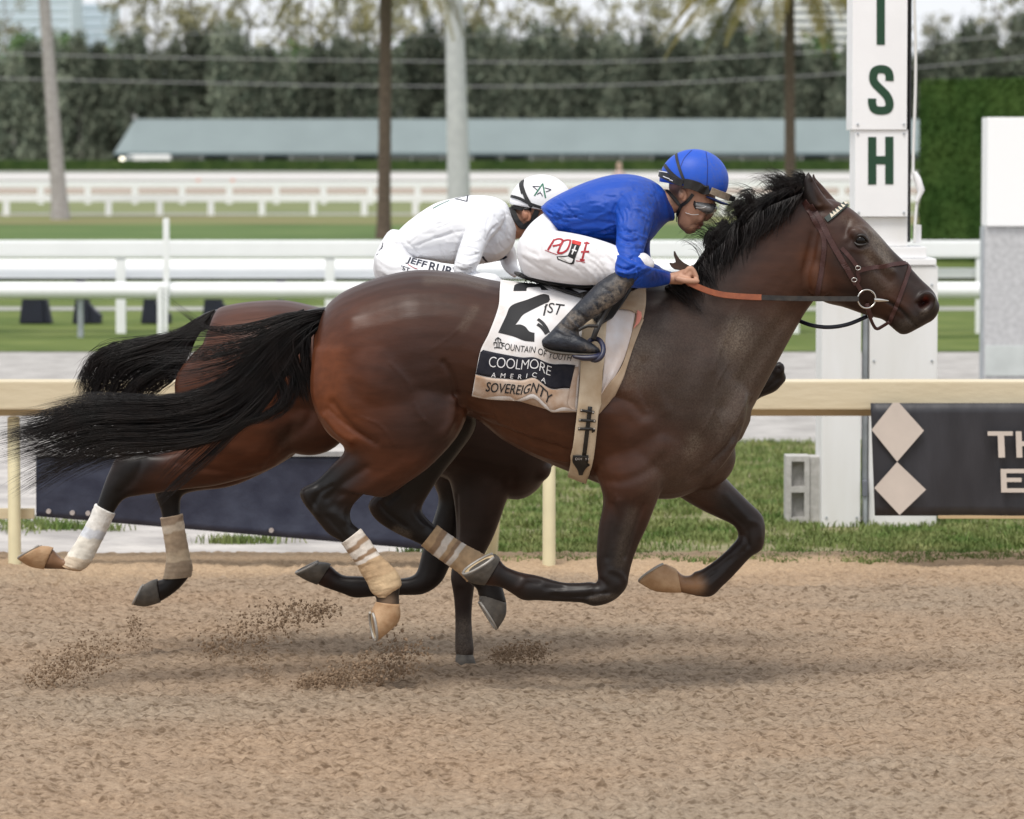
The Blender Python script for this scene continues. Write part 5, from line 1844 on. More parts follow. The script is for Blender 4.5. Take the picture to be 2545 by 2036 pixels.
# ------------------------------------------------------------- horse on the rail side
F_TORSO = ['f', (450, 690, 425, 760, .10), (455, 655, 400, 840, .19), (490, 643, 440, 885, .24), (545, 636, 520, 900, .275), (610, 636, 600, 905, .285), (690, 655, 680, 910, .28), (780, 680, 780, 945, .28), (870, 690, 870, 975, .285),
           (960, 690, 950, 1010, .28), (1040, 690, 1025, 1035, .25), (1110, 700, 1090, 1050, .22), (1160, 760, 1135, 1025, .16), (1185, 860, 1160, 975, .09)]
F_NECK = ['f', (1040, 690, 1180, 950, .16), (1120, 690, 1225, 890, .14), (1190, 690, 1270, 830, .11), (1260, 690, 1320, 815, .095), (1310, 685, 1350, 810, .08)]
F_HEAD = ['f', (1300, 680, 1290, 800, .075), (1350, 672, 1340, 838, .09), (1410, 680, 1400, 850, .10), (1480, 705, 1465, 850, .085), (1550, 735, 1535, 850, .065), (1600, 756, 1585, 848, .055), (1630, 765, 1600, 838, .05), (1648, 778, 1632, 825, .04), (1654, 790, 1648, 808, .025)]
F_HIND1 = ['R4', (1300, 420, 1800, 420, .12, -.12), (1110, 640, 1900, 640, .13, -.14), (1120, 860, 1960, 820, .13, -.14), (1175, 1000, 1970, 1000, .12, -.14), (1120, 1090, 1740, 1215, .095, -.13), (1000, 1128, 1420, 1325, .075, -.13), (880, 1128, 1180, 1360, .06, -.13),
           (745, 1145, 960, 1390, .050, -.13), (690, 1240, 870, 1402, .044, -.13), (650, 1340, 780, 1425, .038, -.13), 'B', (755, 325, 888, 395, .031, -.13), (690, 470, 820, 530, .028, -.13), (590, 640, 745, 680, .029, -.13), (525, 735, 690, 780, .034, -.13),
           (495, 760, 620, 838, .033, -.13), (440, 705, 480, 832, .030, -.13), (412, 665, 345, 830, .036, -.13)]
F_HIND2 = ['R4', (1550, 900, 1980, 880, .11, .13), (1500, 1040, 1962, 1000, .10, .13), (1350, 1130, 1850, 1150, .08, .13), (1120, 1200, 1500, 1330, .065, .13), (985, 1300, 1250, 1370, .052, .13), (975, 1390, 1150, 1400, .042, .13), (1005, 1470, 1138, 1470, .034, .13),
           'B', (1262, 425, 1410, 400, .031, .13), (1285, 560, 1432, 545, .028, .13), (1308, 720, 1465, 715, .029, .13), (1298, 830, 1488, 815, .035, .13), (1285, 900, 1475, 890, .034, .13), (1240, 915, 1380, 1000, .032, .13), (1222, 908, 1250, 1088, .036, .13)]
F_FOREA = ['L', (1030, 150, 1500, 120, .10, -.10), (1060, 280, 1520, 260, .10, -.10), (1110, 400, 1520, 400, .085, -.09), (1140, 560, 1470, 560, .07, -.09), (1150, 720, 1405, 740, .06, -.08), (1140, 860, 1345, 860, .052, -.08), (1120, 960, 1290, 960, .048, -.08), (1115, 1040, 1278, 1060, .045, -.08),
           (1132, 1140, 1265, 1140, .036, -.08), (1142, 1280, 1255, 1280, .030, -.08), (1142, 1420, 1262, 1420, .034, -.08), (1142, 1500, 1270, 1500, .037, -.08), (1150, 1540, 1262, 1545, .036, -.08)]
F_FOREB = ['L', (980, 200, 1350, 200, .10, .10), (1000, 400, 1330, 400, .085, .10), (1035, 500, 1280, 520, .07, .10), (1000, 640, 1240, 660, .06, .10), (940, 800, 1175, 820, .052, .10), (902, 950, 1110, 950, .046, .10), (880, 1000, 1050, 1060, .044, .10), (830, 1022, 940, 1132, .040, .10),
           (760, 1028, 800, 1142, .032, .10), (640, 1022, 650, 1146, .028, .10), (500, 1012, 490, 1160, .034, .10), (420, 1010, 400, 1130, .033, .10), (370, 985, 310, 1100, .030, .10), (325, 940, 235, 1070, .036, .10)]
parts2 = [loft(YF, F_TORSO, grow=.005, seg=32), loft(YF, F_NECK, seg=24), loft(YF, F_HEAD, seg=24), loft(YF, F_HIND1), loft(YF, F_HIND2), loft(YF, F_FOREA), loft(YF, F_FOREB), blob(YF, 'f', 560, 790, 110, 120, .13, -.15, 10), blob(YF, 'f', 650, 880, 90, 80, .10, -.15),
          blob(YF, 'f', 1100, 960, 65, 75, .12, 0), blob(YF, 'f', 1130, 985, 32, 32, .06, -.08), blob(YF, 'R6', 610, 600, 42, 46, .028, -.03, 20), blob(YF, 'R6', 590, 680, 34, 40, .03, 0), blob(YF, 'R6', 520, 720, 34, 34, .03, 0)]
body2 = fuse(parts2, .0095, 6, .5)
sculpt(body2, [('R4', [(1900, 780), (1960, 880), (1900, 980), (1780, 1060)], 30, -8, YF), ('R4', [(1850, 960), (1750, 1100), (1680, 1230)], 26, -7, YF), ('R4', [(1200, 1050), (1260, 960), (1300, 900)], 30, -8, YF), ('R4', [(1250, 1080), (1500, 1120), (1700, 1150)], 60, 8, YF),
               ('R4', [(1100, 1190), (1350, 1240), (1600, 1250)], 20, -5, YF), ('R4', [(900, 1180), (840, 1300), (760, 1380)], 24, -5, YF), ('L', [(1155, 480), (1160, 700), (1150, 860)], 10, -6), ('L', [(1350, 420), (1330, 600), (1280, 760)], 50, 6), ('L', [(1170, 1100), (1180, 1400)], 14, -3),
               ('R6', [(612, 600)], 16, -14), ('R6', [(480, 750), (560, 700), (610, 660)], 7, -6), ('R5', [(1010, 1300), (1070, 1250), (1080, 1330)], 24, -6)])
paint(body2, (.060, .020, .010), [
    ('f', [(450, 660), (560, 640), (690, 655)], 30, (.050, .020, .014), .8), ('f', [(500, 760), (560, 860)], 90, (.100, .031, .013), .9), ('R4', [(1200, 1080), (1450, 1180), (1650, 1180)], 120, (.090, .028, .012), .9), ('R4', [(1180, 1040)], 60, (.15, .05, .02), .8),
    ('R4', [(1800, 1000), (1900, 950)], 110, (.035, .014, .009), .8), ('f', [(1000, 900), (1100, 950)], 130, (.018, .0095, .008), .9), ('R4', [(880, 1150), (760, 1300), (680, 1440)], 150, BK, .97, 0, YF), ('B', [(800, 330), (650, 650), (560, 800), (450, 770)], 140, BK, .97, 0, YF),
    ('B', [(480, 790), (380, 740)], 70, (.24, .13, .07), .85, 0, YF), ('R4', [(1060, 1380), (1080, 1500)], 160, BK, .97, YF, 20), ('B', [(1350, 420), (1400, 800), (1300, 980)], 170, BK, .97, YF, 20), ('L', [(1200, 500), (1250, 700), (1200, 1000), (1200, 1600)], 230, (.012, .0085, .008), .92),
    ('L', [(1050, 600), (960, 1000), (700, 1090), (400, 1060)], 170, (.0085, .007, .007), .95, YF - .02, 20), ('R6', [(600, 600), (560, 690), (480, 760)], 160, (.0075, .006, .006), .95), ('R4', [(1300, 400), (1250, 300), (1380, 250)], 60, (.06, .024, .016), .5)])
paint(body2, 0.0, [('L', [(1200, 1350), (1200, 1500)], 60, .45, 1), ('R4', [(1800, 1050), (1760, 1150)], 50, .15, 1)], 'Dust', True)
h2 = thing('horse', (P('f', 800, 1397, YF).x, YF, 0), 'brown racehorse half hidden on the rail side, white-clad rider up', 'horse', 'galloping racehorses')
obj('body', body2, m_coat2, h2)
hoof(YF, 'B', [(416, 662, 342, 832), (382, 652, 232, 810), (332, 648, 144, 757)], -.13, .052, h2, m_hoof_tan, 8)
hoof(YF, 'B', [(1226, 906, 1252, 1090), (1182, 918, 1136, 1122), (1124, 950, 1044, 1110)], .13, .054, h2, m_hoof_dark, 0)
hoof(YF, 'L', [(326, 936, 234, 1072), (302, 926, 162, 1042), (254, 922, 92, 1000)], .10, .054, h2, m_hoof_dark, 0)
hoof(YF, 'L', [(1152, 1525, 1262, 1530), (1146, 1560, 1272, 1560), (1142, 1592, 1282, 1596)], -.08, .055, h2, m_hoof_dark, 0, shoe=False)
bandage(YF, 'B', [(752, 325, 888, 393, .032), (690, 470, 822, 530, .029), (590, 640, 746, 682, .030), (525, 735, 692, 782, .035), (500, 790, 622, 838, .034), (490, 800, 540, 832, .03)], -.13, h2,
        [(0, (.72, .70, .66)), (.22, (.60, .62, .66)), (.30, (.70, .66, .58)), (.55, (.62, .52, .40)), (.78, (.48, .34, .22))])
bandage(YF, 'B', [(1260, 428, 1412, 400, .032), (1285, 560, 1434, 545, .029), (1308, 720, 1467, 715, .030), (1298, 830, 1490, 815, .036), (1282, 905, 1478, 890, .035)], .13, h2,
        [(0, (.34, .26, .19)), (.13, (.60, .52, .42)), (.22, (.40, .31, .22)), (.45, (.52, .42, .30)), (.6, (.36, .28, .20))])
f_tail = [[(452, 652), (415, 670), (370, 700), (310, 718), (240, 735), (190, 765), (170, 820), (150, 850)], [(450, 656), (410, 690), (370, 720), (300, 740), (230, 760), (205, 800), (190, 860), (180, 880)], [(448, 660), (405, 700), (370, 745), (310, 770), (260, 800), (240, 850), (220, 880)],
          [(446, 666), (400, 720), (370, 780), (330, 810), (300, 850), (290, 890)]]
fs2 = [hair(f_tail, YF + .02, 2100, 15, .0013, 16, .05, .35, tip=.35, curl=8, seed=21, lenvar=.4, clumps=34, tight=.45), loft(YF, ['f', (470, 648, 450, 690, .05), (430, 660, 420, 700, .035), (395, 685, 392, 720, .02)], seg=12)]
solid(joined(fs2), 'tail', m_hair, h2)

# ================================================================== TACK AND RIDERS
def patch2(bv, m, a, b, d0, nu, nv, off, thick, pxf=None, wave=None, smooth=3):
    A, B = resample(a, nu), resample(b, nu)
    pts = np.zeros((nv, nu, 3))
    for j in range(nv):
        v = j / (nv - 1)
        for i in range(nu):
            x, y = A[i, :2] * (1 - v) + B[i, :2] * v
            u = i / (nu - 1)
            if pxf:
                x, y = pxf(x, y, u, v)
            p, q = cast(bv, m, x, y, d0)
            o_ = off + (wave(u, v) if wave else 0)
            nn = (q + Vector((0, -.8, 0))).normalized()
            pts[j, i] = p + nn * o_
    yy = pts[:, :, 1]
    for _ in range(smooth):
        z = np.pad(yy, 1, mode='edge')
        s = (z[1:-1, 1:-1] * 4 + z[:-2, 1:-1] + z[2:, 1:-1] + z[1:-1, :-2] + z[1:-1, 2:]) / 8
        yy = np.minimum(s, yy)
    pts[:, :, 1] = yy
    F_ = pts.reshape(-1, 3)
    vs = [tuple(p) for p in F_] + [(p[0], p[1] + thick, p[2]) for p in F_]
    N = nu * nv
    fs = []
    for j in range(nv - 1):
        for i in range(nu - 1):
            q = (j * nu + i, j * nu + i + 1, j * nu + nu + i + 1, j * nu + nu + i)
            fs += [q, tuple(k + N for k in q[::-1])]
    ed = list(range(nu)) + [j * nu + nu - 1 for j in range(1, nv)] + [(nv - 1) * nu + i for i in range(nu - 2, -1, -1)] + [j * nu for j in range(nv - 2, 0, -1)]
    for i in range(len(ed)):
        p, q = ed[i], ed[(i + 1) % len(ed)]
        fs.append((p, p + N, q + N, q))
    return vs, fs


m_cloth = mat('cloth_white', (.80, .80, .82), .8, color2=(.68, .64, .61), vscale=7, detail=8, bump=.08, bscale=300, spec=.2, dust=True, dscale=20, dlo=.42, dhi=.72, dcol=(.42, .31, .23))
m_clothd = mat('cloth_muddy', (.62, .52, .44), .85, color2=(.40, .26, .17), vscale=16, detail=10, bump=.1, bscale=300, spec=.2)
m_navyc = mat('cloth_navy', (.010, .011, .020), .75, color2=(.022, .022, .030), vscale=40, detail=8, spec=.25)
m_ink = mat('print_black', (.012, .012, .014), .7)
m_inkw = mat('print_white', (.75, .75, .76), .7)
m_pad = mat('pad_white', (.74, .72, .74), .8, color2=(.60, .48, .40), vscale=9, detail=10, spec=.2)
m_tanc = mat('pad_tan', (.46, .36, .26), .8, color2=(.34, .235, .15), vscale=14, detail=9, spec=.2)
m_girth = mat('girth_elastic', (.66, .56, .42), .75, color2=(.44, .32, .20), vscale=11, detail=9, bump=.15, bscale=120, spec=.2)
m_leather = mat('leather_black', (.010, .010, .011), .42, color2=(.03, .026, .022), vscale=20, detail=8, spec=.4)
m_brid = mat('bridle_leather', (.040, .014, .012), .5, color2=(.065, .026, .022), vscale=30, detail=8, bump=.2, bscale=150, spec=.4)
m_rein = mat('rein_grip', (.30, .085, .032), .6, color2=(.22, .06, .025), vscale=40, detail=6, bump=.25, bscale=220)
m_reinb = mat('rein_black', (.012, .010, .009), .55, color2=(.035, .028, .022), vscale=40, detail=8)
m_reinn = mat('rein_navy', (.008, .010, .022), .4)
m_steel = mat('bit_steel', (.62, .60, .56), .25, metal=1.0)
m_pink = mat('pad_pink', (.70, .26, .20), .8)

# ---- number cloth
def hump(x, y):
    s = np.clip((y - 520) / 480, 0, 1) ** 1.1
    return -62 * s * math.exp(-((x - 548) / 70) ** 2) + 10 * s * math.sin((x - 80) / 70) + 16 * s * math.exp(-((x - 690) / 60) ** 2)


def cpx(x, y, u=0, v=0):
    return x, y + hump(x, y)


cl = thing('saddle_cloth', P('C', 480, 980, Y0 - .3), 'white number 2 saddle cloth with black band under the blue-clad rider', 'saddle cloth')
EDGE_L = [(292, 60), (282, 200), (270, 330), (200, 520), (140, 640), (110, 780), (75, 985)]
EDGE_R = [(960, 210), (950, 330), (930, 450), (908, 640), (900, 760), (890, 900), (878, 1130)]


def cwave(u, v):
    w = .007 * u * math.exp(-((v - .56) / .09) ** 2) + .0022 * u * math.sin(v * 21 + 2 * u) + .003 * math.sin(v * 9 + u * 8) * u
    return .004 + w


cd = patch2(bv1, 'C', EDGE_L, EDGE_R, Y0, 44, 56, .006, .004, cpx, cwave, 2)
cmesh = mesh_of(*cd)
bvc = bvh_of(cmesh)
paint(cmesh, .10, [('C', [(150, 640), (500, 690), (900, 760)], 60, .5, 1), ('C', [(880, 800), (870, 1100)], 50, .8, 1), ('C', [(90, 900), (80, 980), (400, 1040), (800, 1100)], 60, .7, 1), ('C', [(300, 300), (290, 420)], 30, .5, 1)], 'Dust', True)
obj('cloth', cmesh, m_cloth, cl, True)
# navy band and muddy name strip are sewn on
nb = patch2(bvc, 'C', [(140, 640), (480, 715), (862, 768)], [(100, 830), (460, 890), (820, 948)], Y0, 44, 10, .0024, .001, cpx, None, 0)
solid(nb, 'navy_band', m_navyc, cl)
nm_ = patch2(bvc, 'C', [(99, 836), (460, 896), (822, 954)], [(84, 972), (420, 1036), (796, 1096)], Y0, 44, 8, .0024, .001, cpx, None, 0)
solid(nm_, 'name_strip', m_clothd, cl)
sb = patch2(bvc, 'C', [(840, 780), (815, 950), (795, 1105)], [(900, 780), (886, 900), (872, 1116)], Y0, 12, 5, .0020, .001, cpx, None, 0)
solid(sb, 'side_strip', m_clothd, cl)


def cbend(u, x0, x1, y):
    return (0, hump(x0 + (x1 - x0) * u, y))


def ctext(name, body, quad, material, bold=0.0, space=1.0, off=.0032):
    x0, x1 = quad[3][0], quad[2][0]
    y = (quad[0][1] + quad[2][1]) / 2
    d = lettering(body, 'C', quad, bvc, Y0, off * .62, bold, space, lambda u: cbend(u, x0, x1, y))
    solid(d, name, material, cl, False)


# the big 2, as printed
two = [[(388, 196), (392, 160), (430, 138), (490, 130), (540, 133), (590, 142), (640, 172)], [(390, 196), (440, 190), (486, 194), (486, 170), (500, 164), (560, 164), (600, 178)]]
d = patch2(bvc, 'C', [(388, 196), (398, 150), (440, 136), (520, 131), (600, 148), (655, 190)], [(487, 196), (489, 182), (494, 170), (540, 166), (590, 168), (600, 188)], Y0, 16, 5, .0014, .0006, cpx, None, 0)
solid(d, 'numeral', m_ink, cl, False)
d = patch2(bvc, 'C', [(660, 230), (640, 222), (600, 222), (500, 260), (372, 308), (330, 390), (272, 512)], [(668, 262), (655, 282), (620, 296), (520, 345), (460, 380), (430, 420), (400, 458)], Y0, 26, 6, .0014, .0006, cpx, None, 0)
solid(d, 'numeral', m_ink, cl, False)
d = patch2(bvc, 'C', [(272, 514), (330, 528), (400, 548), (470, 578), (548, 592)], [(396, 456), (440, 452), (480, 470), (510, 505), (550, 516)], Y0, 16, 6, .0014, .0006, cpx, None, 0)
solid(d, 'numeral', m_ink, cl, False)
solid(joined([strap(bvc, 'C', q, Y0, .006, .0008, .0016) for q in ([(640, 300), (620, 385)], [(628, 322), (648, 300)])]), 'print', m_ink, cl, False)
ctext('lettering', 'ST', ((662, 285), (782, 300), (745, 385), (645, 360)), m_ink, .0)
solid(joined([strap(bvc, 'C', q, Y0, .012, .0008, .0016) for q in ([(575, 412), (610, 440), (640, 480), (655, 515)], [(572, 450), (600, 470), (625, 500), (640, 525)])]), 'print', m_ink, cl, False)
ctext('lettering', 'FOUNTAIN OF YOUTH', ((304, 590), (838, 690), (826, 735), (296, 640)), m_ink, .0)
ctext('lettering', 'COOLMORE', ((206, 690), (682, 765), (670, 835), (198, 770)), m_inkw, -.012, .92, .0062)
ctext('lettering', 'AMERICA', ((224, 812), (640, 870), (634, 905), (216, 848)), m_inkw, .0, 2.2, .0068)
ctext('lettering', 'SOVEREIGNTY', ((188, 878), (690, 972), (665, 1046), (174, 952)), m_ink, .012, 1.0, .0068)
fount = [[(240, 630), (262, 628), (295, 632)], [(262, 628), (262, 592)], [(278, 628), (278, 592)], [(240, 610), (240, 590), (262, 592)], [(298, 612), (298, 590), (278, 592)], [(248, 572), (262, 558), (270, 552), (278, 558), (294, 574)], [(270, 552), (270, 590)], [(254, 562), (250, 580)], [(288, 562), (290, 580)]]
solid(joined([strap(bvc, 'C', q, Y0, .0035, .0008, .0016) for q in fount]), 'print', m_ink, cl, False)

# ---- saddle, girth, stirrup
sd_ = thing('saddle', P('f', 1200, 600, Y0), 'small black race saddle with cream girth on the leading horse', 'saddle')
seat = fuse([loft(Y0, ['J', (80, 990, 100, 1030, .07), (200, 1020, 210, 1070, .09), (360, 1060, 380, 1110, .11), (560, 1080, 560, 1130, .12), (740, 1070, 740, 1130, .12), (900, 1050, 920, 1130, .11), (1000, 1080, 1010, 1130, .08)], seg=20)], .008, 4)
obj('seat', seat, m_leather, sd_, True)
bvs = bvh_of(seat, mesh_of([v.co + Vector((0, 0, 0)) for v in h1.children[0].data.vertices], [tuple(p.vertices) for p in h1.children[0].data.polygons])) if False else bv1
fl = patch2(bv1, 'J', [(560, 1190), (620, 1300), (700, 1420)], [(990, 1090), (940, 1180), (800, 1360)], Y0, 14, 12, .034, .006)
solid(fl, 'flap', m_leather, sd_)
ed_ = strap(bvc, 'J', [(100, 1000), (200, 1045), (320, 1105), (440, 1150), (560, 1185), (640, 1200)], Y0, .016, .006, .006)
solid(ed_, 'skirt_edge', m_leather, sd_)
gd = patch2(bv1, 'C', [(915, 400), (905, 600), (892, 900), (872, 1130), (842, 1400), (812, 1592)], [(1100, 420), (1085, 600), (1066, 880), (1036, 1140), (1000, 1480), (952, 1642)], Y0, 40, 10, .022, .006)
gmesh = mesh_of(*gd)
bvg = bvh_of(gmesh)
gi = obj('girth', gmesh, m_girth, sd_, True)
ga, gb2 = P('C', 812, 1592, Y0 - .12), P('C', 952, 1642, Y0 - .12)
under = [(812, 1588, 952, 1640, .09)]
solid(strap(bvg, 'C', [(975, 1080), (955, 1250), (930, 1450)], Y0, .0155, .004, .001), 'girth_strap', m_leather, gi)
for q, w in (([(900, 1106), (1005, 1122)], .010), ([(888, 1180), (1016, 1188)], .010), ([(884, 1246), (1014, 1248)], .011)):
    solid(strap(bvg, 'C', q, Y0, w, .004, .005), 'strap_keeper', m_leather, gi)
    for ex in (0, 1):
        x, y = q[ex]
        pz, _q = cast(bvg, 'C', x + (8 if ex == 0 else -8), y, Y0)
        MB().tube([pz + Vector((0, -.010, 0)), pz + Vector((0, -.004, 0))], .003, 8).build('keeper_stud', m_steel, gi)
solid(patch2(bvg, 'C', [(846, 1450), (842, 1500), (880, 1560), (890, 1600)], [(992, 1450), (990, 1500), (935, 1560), (920, 1600)], Y0, 10, 6, .005, .004, smooth=0), 'girth_plate', m_leather, gi)
d = lettering('OOY   Y E', 'C', ((864, 1458), (972, 1462), (972, 1478), (864, 1476)), bvg, Y0, .0125, .0)
solid(d, 'lettering', m_inkw, gi, False)

pad = thing('saddle_pad', P('C', 1150, 900, Y0 - .28), 'white saddle pad with muddy tan edge in front of the girth', 'saddle pad')
solid(patch2(bv1, 'C', [(1060, 330), (1078, 600), (1064, 905), (985, 1045)], [(1325, 345), (1268, 600), (1190, 800), (1050, 1010)], Y0, 30, 12, .012, .004, None, lambda u, v: .004 * math.sin(v * 8 + u * 4)), 'pad', m_pad, pad)
solid(patch2(bv1, 'C', [(1325, 350), (1270, 600), (1195, 800), (1060, 960), (958, 1065)], [(1385, 420), (1300, 640), (1225, 860), (1130, 1040), (1036, 1142)], Y0, 30, 6, .010, .004), 'tan_edge', m_tanc, pad)
solid(patch2(bv1, 'C', [(1225, 240), (1200, 330), (1190, 350)], [(1402, 180), (1400, 300), (1380, 420)], Y0, 14, 10, .020, .005, lambda x, y, u, v: (x, y - 26 * u * math.sin(math.pi * v))), 'tan_front', m_tanc, pad)
solid(patch2(bv1, 'C', [(1332, 355), (1322, 440), (1300, 495)], [(1365, 370), (1368, 410), (1350, 450)], Y0, 8, 4, .024, .003), 'pink_lining', m_pink, pad)


def free_strap(m, pts, D, width, thick, n=24):
    s = resample(pts, n)
    q = [P(m, r[0], r[1], D + r[2]) for r in s]
    return ribbon(q, [Vector((0, -1, 0))] * n, width, thick)


solid(free_strap('J', [(800, 1230, -.345), (740, 1330, -.35), (690, 1430, -.37), (665, 1500, -.37)], Y0, .020, .005), 'stirrup_leather', m_leather, sd_)
solid(free_strap('J', [(700, 1400, -.39), (620, 1400, -.395), (560, 1430, -.395)], Y0, .012, .005), 'stirrup_leather', m_leather, sd_)
m_stir = mat('stirrup_blue', (.010, .014, .055), .4, color2=(.04, .036, .045), vscale=30, detail=7)
ring = []
for i in range(25):
    g = 2 * math.pi * i / 24
    ring.append(P('J', 672 + 62 * math.sin(g) + 8, 1572 - 80 * math.cos(g), Y0 - .37 + .035 * math.cos(g + .6)))
st = MB().tube(ring, .0095, 8).build('stirrup', m_stir, sd_, True)
solid(fuse([loft(Y0, ['J', (510, 1600, 530, 1640, .035, -.37), (600, 1598, 600, 1658, .045, -.37), (690, 1590, 680, 1655, .045, -.37), (735, 1580, 735, 1630, .03, -.37)], seg=14)], .004, 2) and loft(Y0, ['J', (510, 1602, 530, 1640, .035, -.37), (600, 1602, 600, 1658, .045, -.37), (690, 1595, 680, 1655, .045, -.37), (735, 1585, 735, 1630, .03, -.37)], seg=14), 'stirrup_tread', m_stir, sd_)

# ---- bridle and reins
bri = thing('bridle', P('H', 1120, 460, Y0 - .1), 'dark red-brown leather race bridle with ring bit on the leading horse', 'bridle')
BW = .0170


def bstrap(name, pts, w, material=m_brid, th=.0035, off=.0015, parent=bri):
    return solid(strap(bv1, 'H', pts, Y0, w * 1.22, th, off, n=len(pts) * 7), name, material, parent, False)


bstrap('headpiece', [(1005, 290), (1040, 350), (1085, 430), (1118, 478)], .021)
bstrap('headpiece', [(1050, 310), (1090, 380), (1135, 445)], .016, off=.004)
bstrap('throat_lash', [(1112, 470), (1140, 540), (1146, 620), (1125, 780), (1105, 900), (1095, 985)], .0150)
ck = bstrap('cheek_strap', [(1128, 436), (1170, 530), (1230, 640), (1290, 740), (1345, 835), (1375, 880)], .0175, off=.003)
bstrap('cheek_strap', [(1372, 870), (1395, 905), (1415, 945)], .013, off=.004)
bstrap('side_strap', [(1268, 622), (1330, 690), (1388, 768)], .0125)
bstrap('noseband', [(1385, 790), (1440, 772), (1560, 755), (1660, 738), (1728, 732)], .0135)
bstrap('nose_strap', [(1735, 730), (1752, 765), (1735, 830), (1700, 930), (1660, 1040), (1630, 1110), (1612, 1160)], .0125)
bstrap('side_strap', [(1388, 768), (1382, 800), (1392, 840), (1380, 880)], .011)
lo_ = [(1455, 1030, -.075), (1465, 1090, -.07), (1490, 1160, -.05), (1520, 1200, -.03), (1565, 1180, -.035), (1612, 1150, -.05)]
solid(free_strap('H', lo_, Y0, .012, .004), 'chin_strap', m_brid, bri)
solid(free_strap('H', [(1448, 1020, -.082), (1462, 1070, -.08), (1478, 1120, -.06)], Y0, .018, .005), 'chin_strap', m_brid, bri)
bb = bstrap('browband', [(1158, 425), (1200, 395), (1245, 358), (1290, 318), (1322, 288)], .0185, mat('browband_green', (.02, .035, .03), .5), .005, .003)
bx_ = resample([(1195, 392), (1245, 352), (1290, 312), (1322, 284)], 8)
m_bead = mat('browband_white', (.68, .62, .50), .45)
for i in range(8):
    x, y = bx_[i, :2]
    pz, nz = cast(bv1, 'H', x, y, Y0)
    c = pz + nz * .010
    tx = (P('H', x + 15, y - 13, pz.y) - P('H', x, y, pz.y)).normalized()
    up_ = nz.cross(tx).normalized()
    if up_.z < 0:
        up_ = -up_
    s = .0085
    MB().add([c - tx * s * .9 - up_ * s, c + tx * s * .9 - up_ * s, c + up_ * s * 1.1, c - tx * s * .9 - up_ * s - nz * .006, c + tx * s * .9 - up_ * s - nz * .006, c + up_ * s * 1.1 - nz * .006],
             [(0, 1, 2), (5, 4, 3), (0, 3, 4, 1), (1, 4, 5, 2), (2, 5, 3, 0)]).build('browband_stud', m_bead, bb)
cR, nR = cast(bv1, 'H', 1445, 985, Y0)
rr_ = 66 * MAPS['H'][2] * 14.9 / FOC
MB().tube([Vector((cR.x + rr_ * math.cos(g), cR.y - .022 + .012 * math.cos(g), cR.z + rr_ * math.sin(g))) for g in np.linspace(0, 2 * math.pi, 33)], .0032, 8).build('bit_ring', m_steel, bri, True)
a, b = P('H', 1500, 992, cR.y - .020), P('H', 1605, 1000, cR.y - .004)
MB().tube([a, a.lerp(b, .35), b], [.007, .0075, .002], 10).build('bit_cheek', m_steel, bri, True)
for x, y in ((1358, 850), (1385, 765)):
    pz, nz = cast(bv1, 'H', x, y, Y0)
    MB().tube([Vector((pz.x + .0095 * math.cos(g), pz.y - .010, pz.z + .0075 * math.sin(g))) for g in np.linspace(0, 2 * math.pi, 17)], .0016, 6).build('buckle', m_steel, bri, True)


def rein_pts(pts, n, lift):
    s = resample(pts, n)
    out = []
    for x, y, dpt in s:
        q = P('H', x, y, Y0 + dpt)
        hit, nn, _i, _d = bv1.ray_cast(Vector((q.x, Y0 - 1.2, q.z)), Vector((0, 1, 0)), 1.2)
        yy = q.y if hit is None else min(q.y, hit.y - lift)
        out.append(P('H', x, y, yy))
    return out


q = rein_pts([(165, 862, -.19), (230, 895, -.19), (330, 935, -.185), (430, 958, -.18), (560, 970, -.175), (694, 976, -.165)], 30, .012)
solid(ribbon(q, [Vector((0, -1, .15))] * 30, .0225, .007), 'rein_grip', m_rein, bri, False)
q = rein_pts([(692, 976, -.167), (860, 982, -.15), (1050, 985, -.13), (1250, 986, -.12), (1392, 986, -.11)], 30, .010)
solid(ribbon(q, [Vector((0, -1, .1))] * 30, .0190, .004), 'rein', m_reinb, bri, False)
solid(free_strap('H', [(900, 1110, .10), (975, 1146, .06), (1070, 1178, .03), (1190, 1188, .01), (1320, 1166, .0), (1450, 1112, .02)], Y0, .0150, .006, 30), 'rein', m_reinn, bri)

# ---- rider in blue
m_skin = mat('skin', (.40, .215, .14), .5, attr=True, var=.07, vscale=40, detail=6, bump=.06, bscale=200, spec=.4)
m_blue = mat('blue_silks', (1, 1, 1), .5, attr=True, var=.05, vscale=10, dust=True, dscale=70, dlo=.38, dhi=.66, dcol=(.06, .062, .075), bump=.16, bscale=34, bump2=.14, b2scale=11, spec=.3)
m_breech = mat('white_breeches', (1, 1, 1), .55, attr=True, var=.02, vscale=10, dust=True, bump=.05, bscale=60, spec=.3)
m_boot = mat('boot_leather', (1, 1, 1), .46, attr=True, var=.3, vscale=22, detail=8, dust=True, dscale=42, dlo=.40, dhi=.70, bump=.4, bscale=45, spec=.45)
m_silkw = mat('white_silks', (1, 1, 1), .55, attr=True, var=.02, vscale=8, dust=True, bump=.06, bscale=24, spec=.3)
m_helm = mat('helmet_cover_blue', (1, 1, 1), .48, attr=True, var=.04, vscale=20, dust=True, dscale=90, dlo=.40, dhi=.8, dcol=(.14, .14, .15), bump=.05, bscale=80, spec=.35)
m_strapb = mat('helmet_strap_black', (.008, .008, .009), .5, color2=(.02, .02, .02), vscale=40)
m_mud = mat('dried_mud', (.30, .24, .18), .9, color2=(.18, .14, .10), vscale=60, bump=.4, bscale=150)
m_lens = mat('goggle_lens', (.045, .045, .045), .10, spec=.9, coat=.8, trans=.2, color2=(.30, .30, .30), vscale=30)
m_white_s = mat('plastic_white', (.78, .78, .78), .5)
m_hairb = mat('dark_hair', (.02, .013, .01), .6)

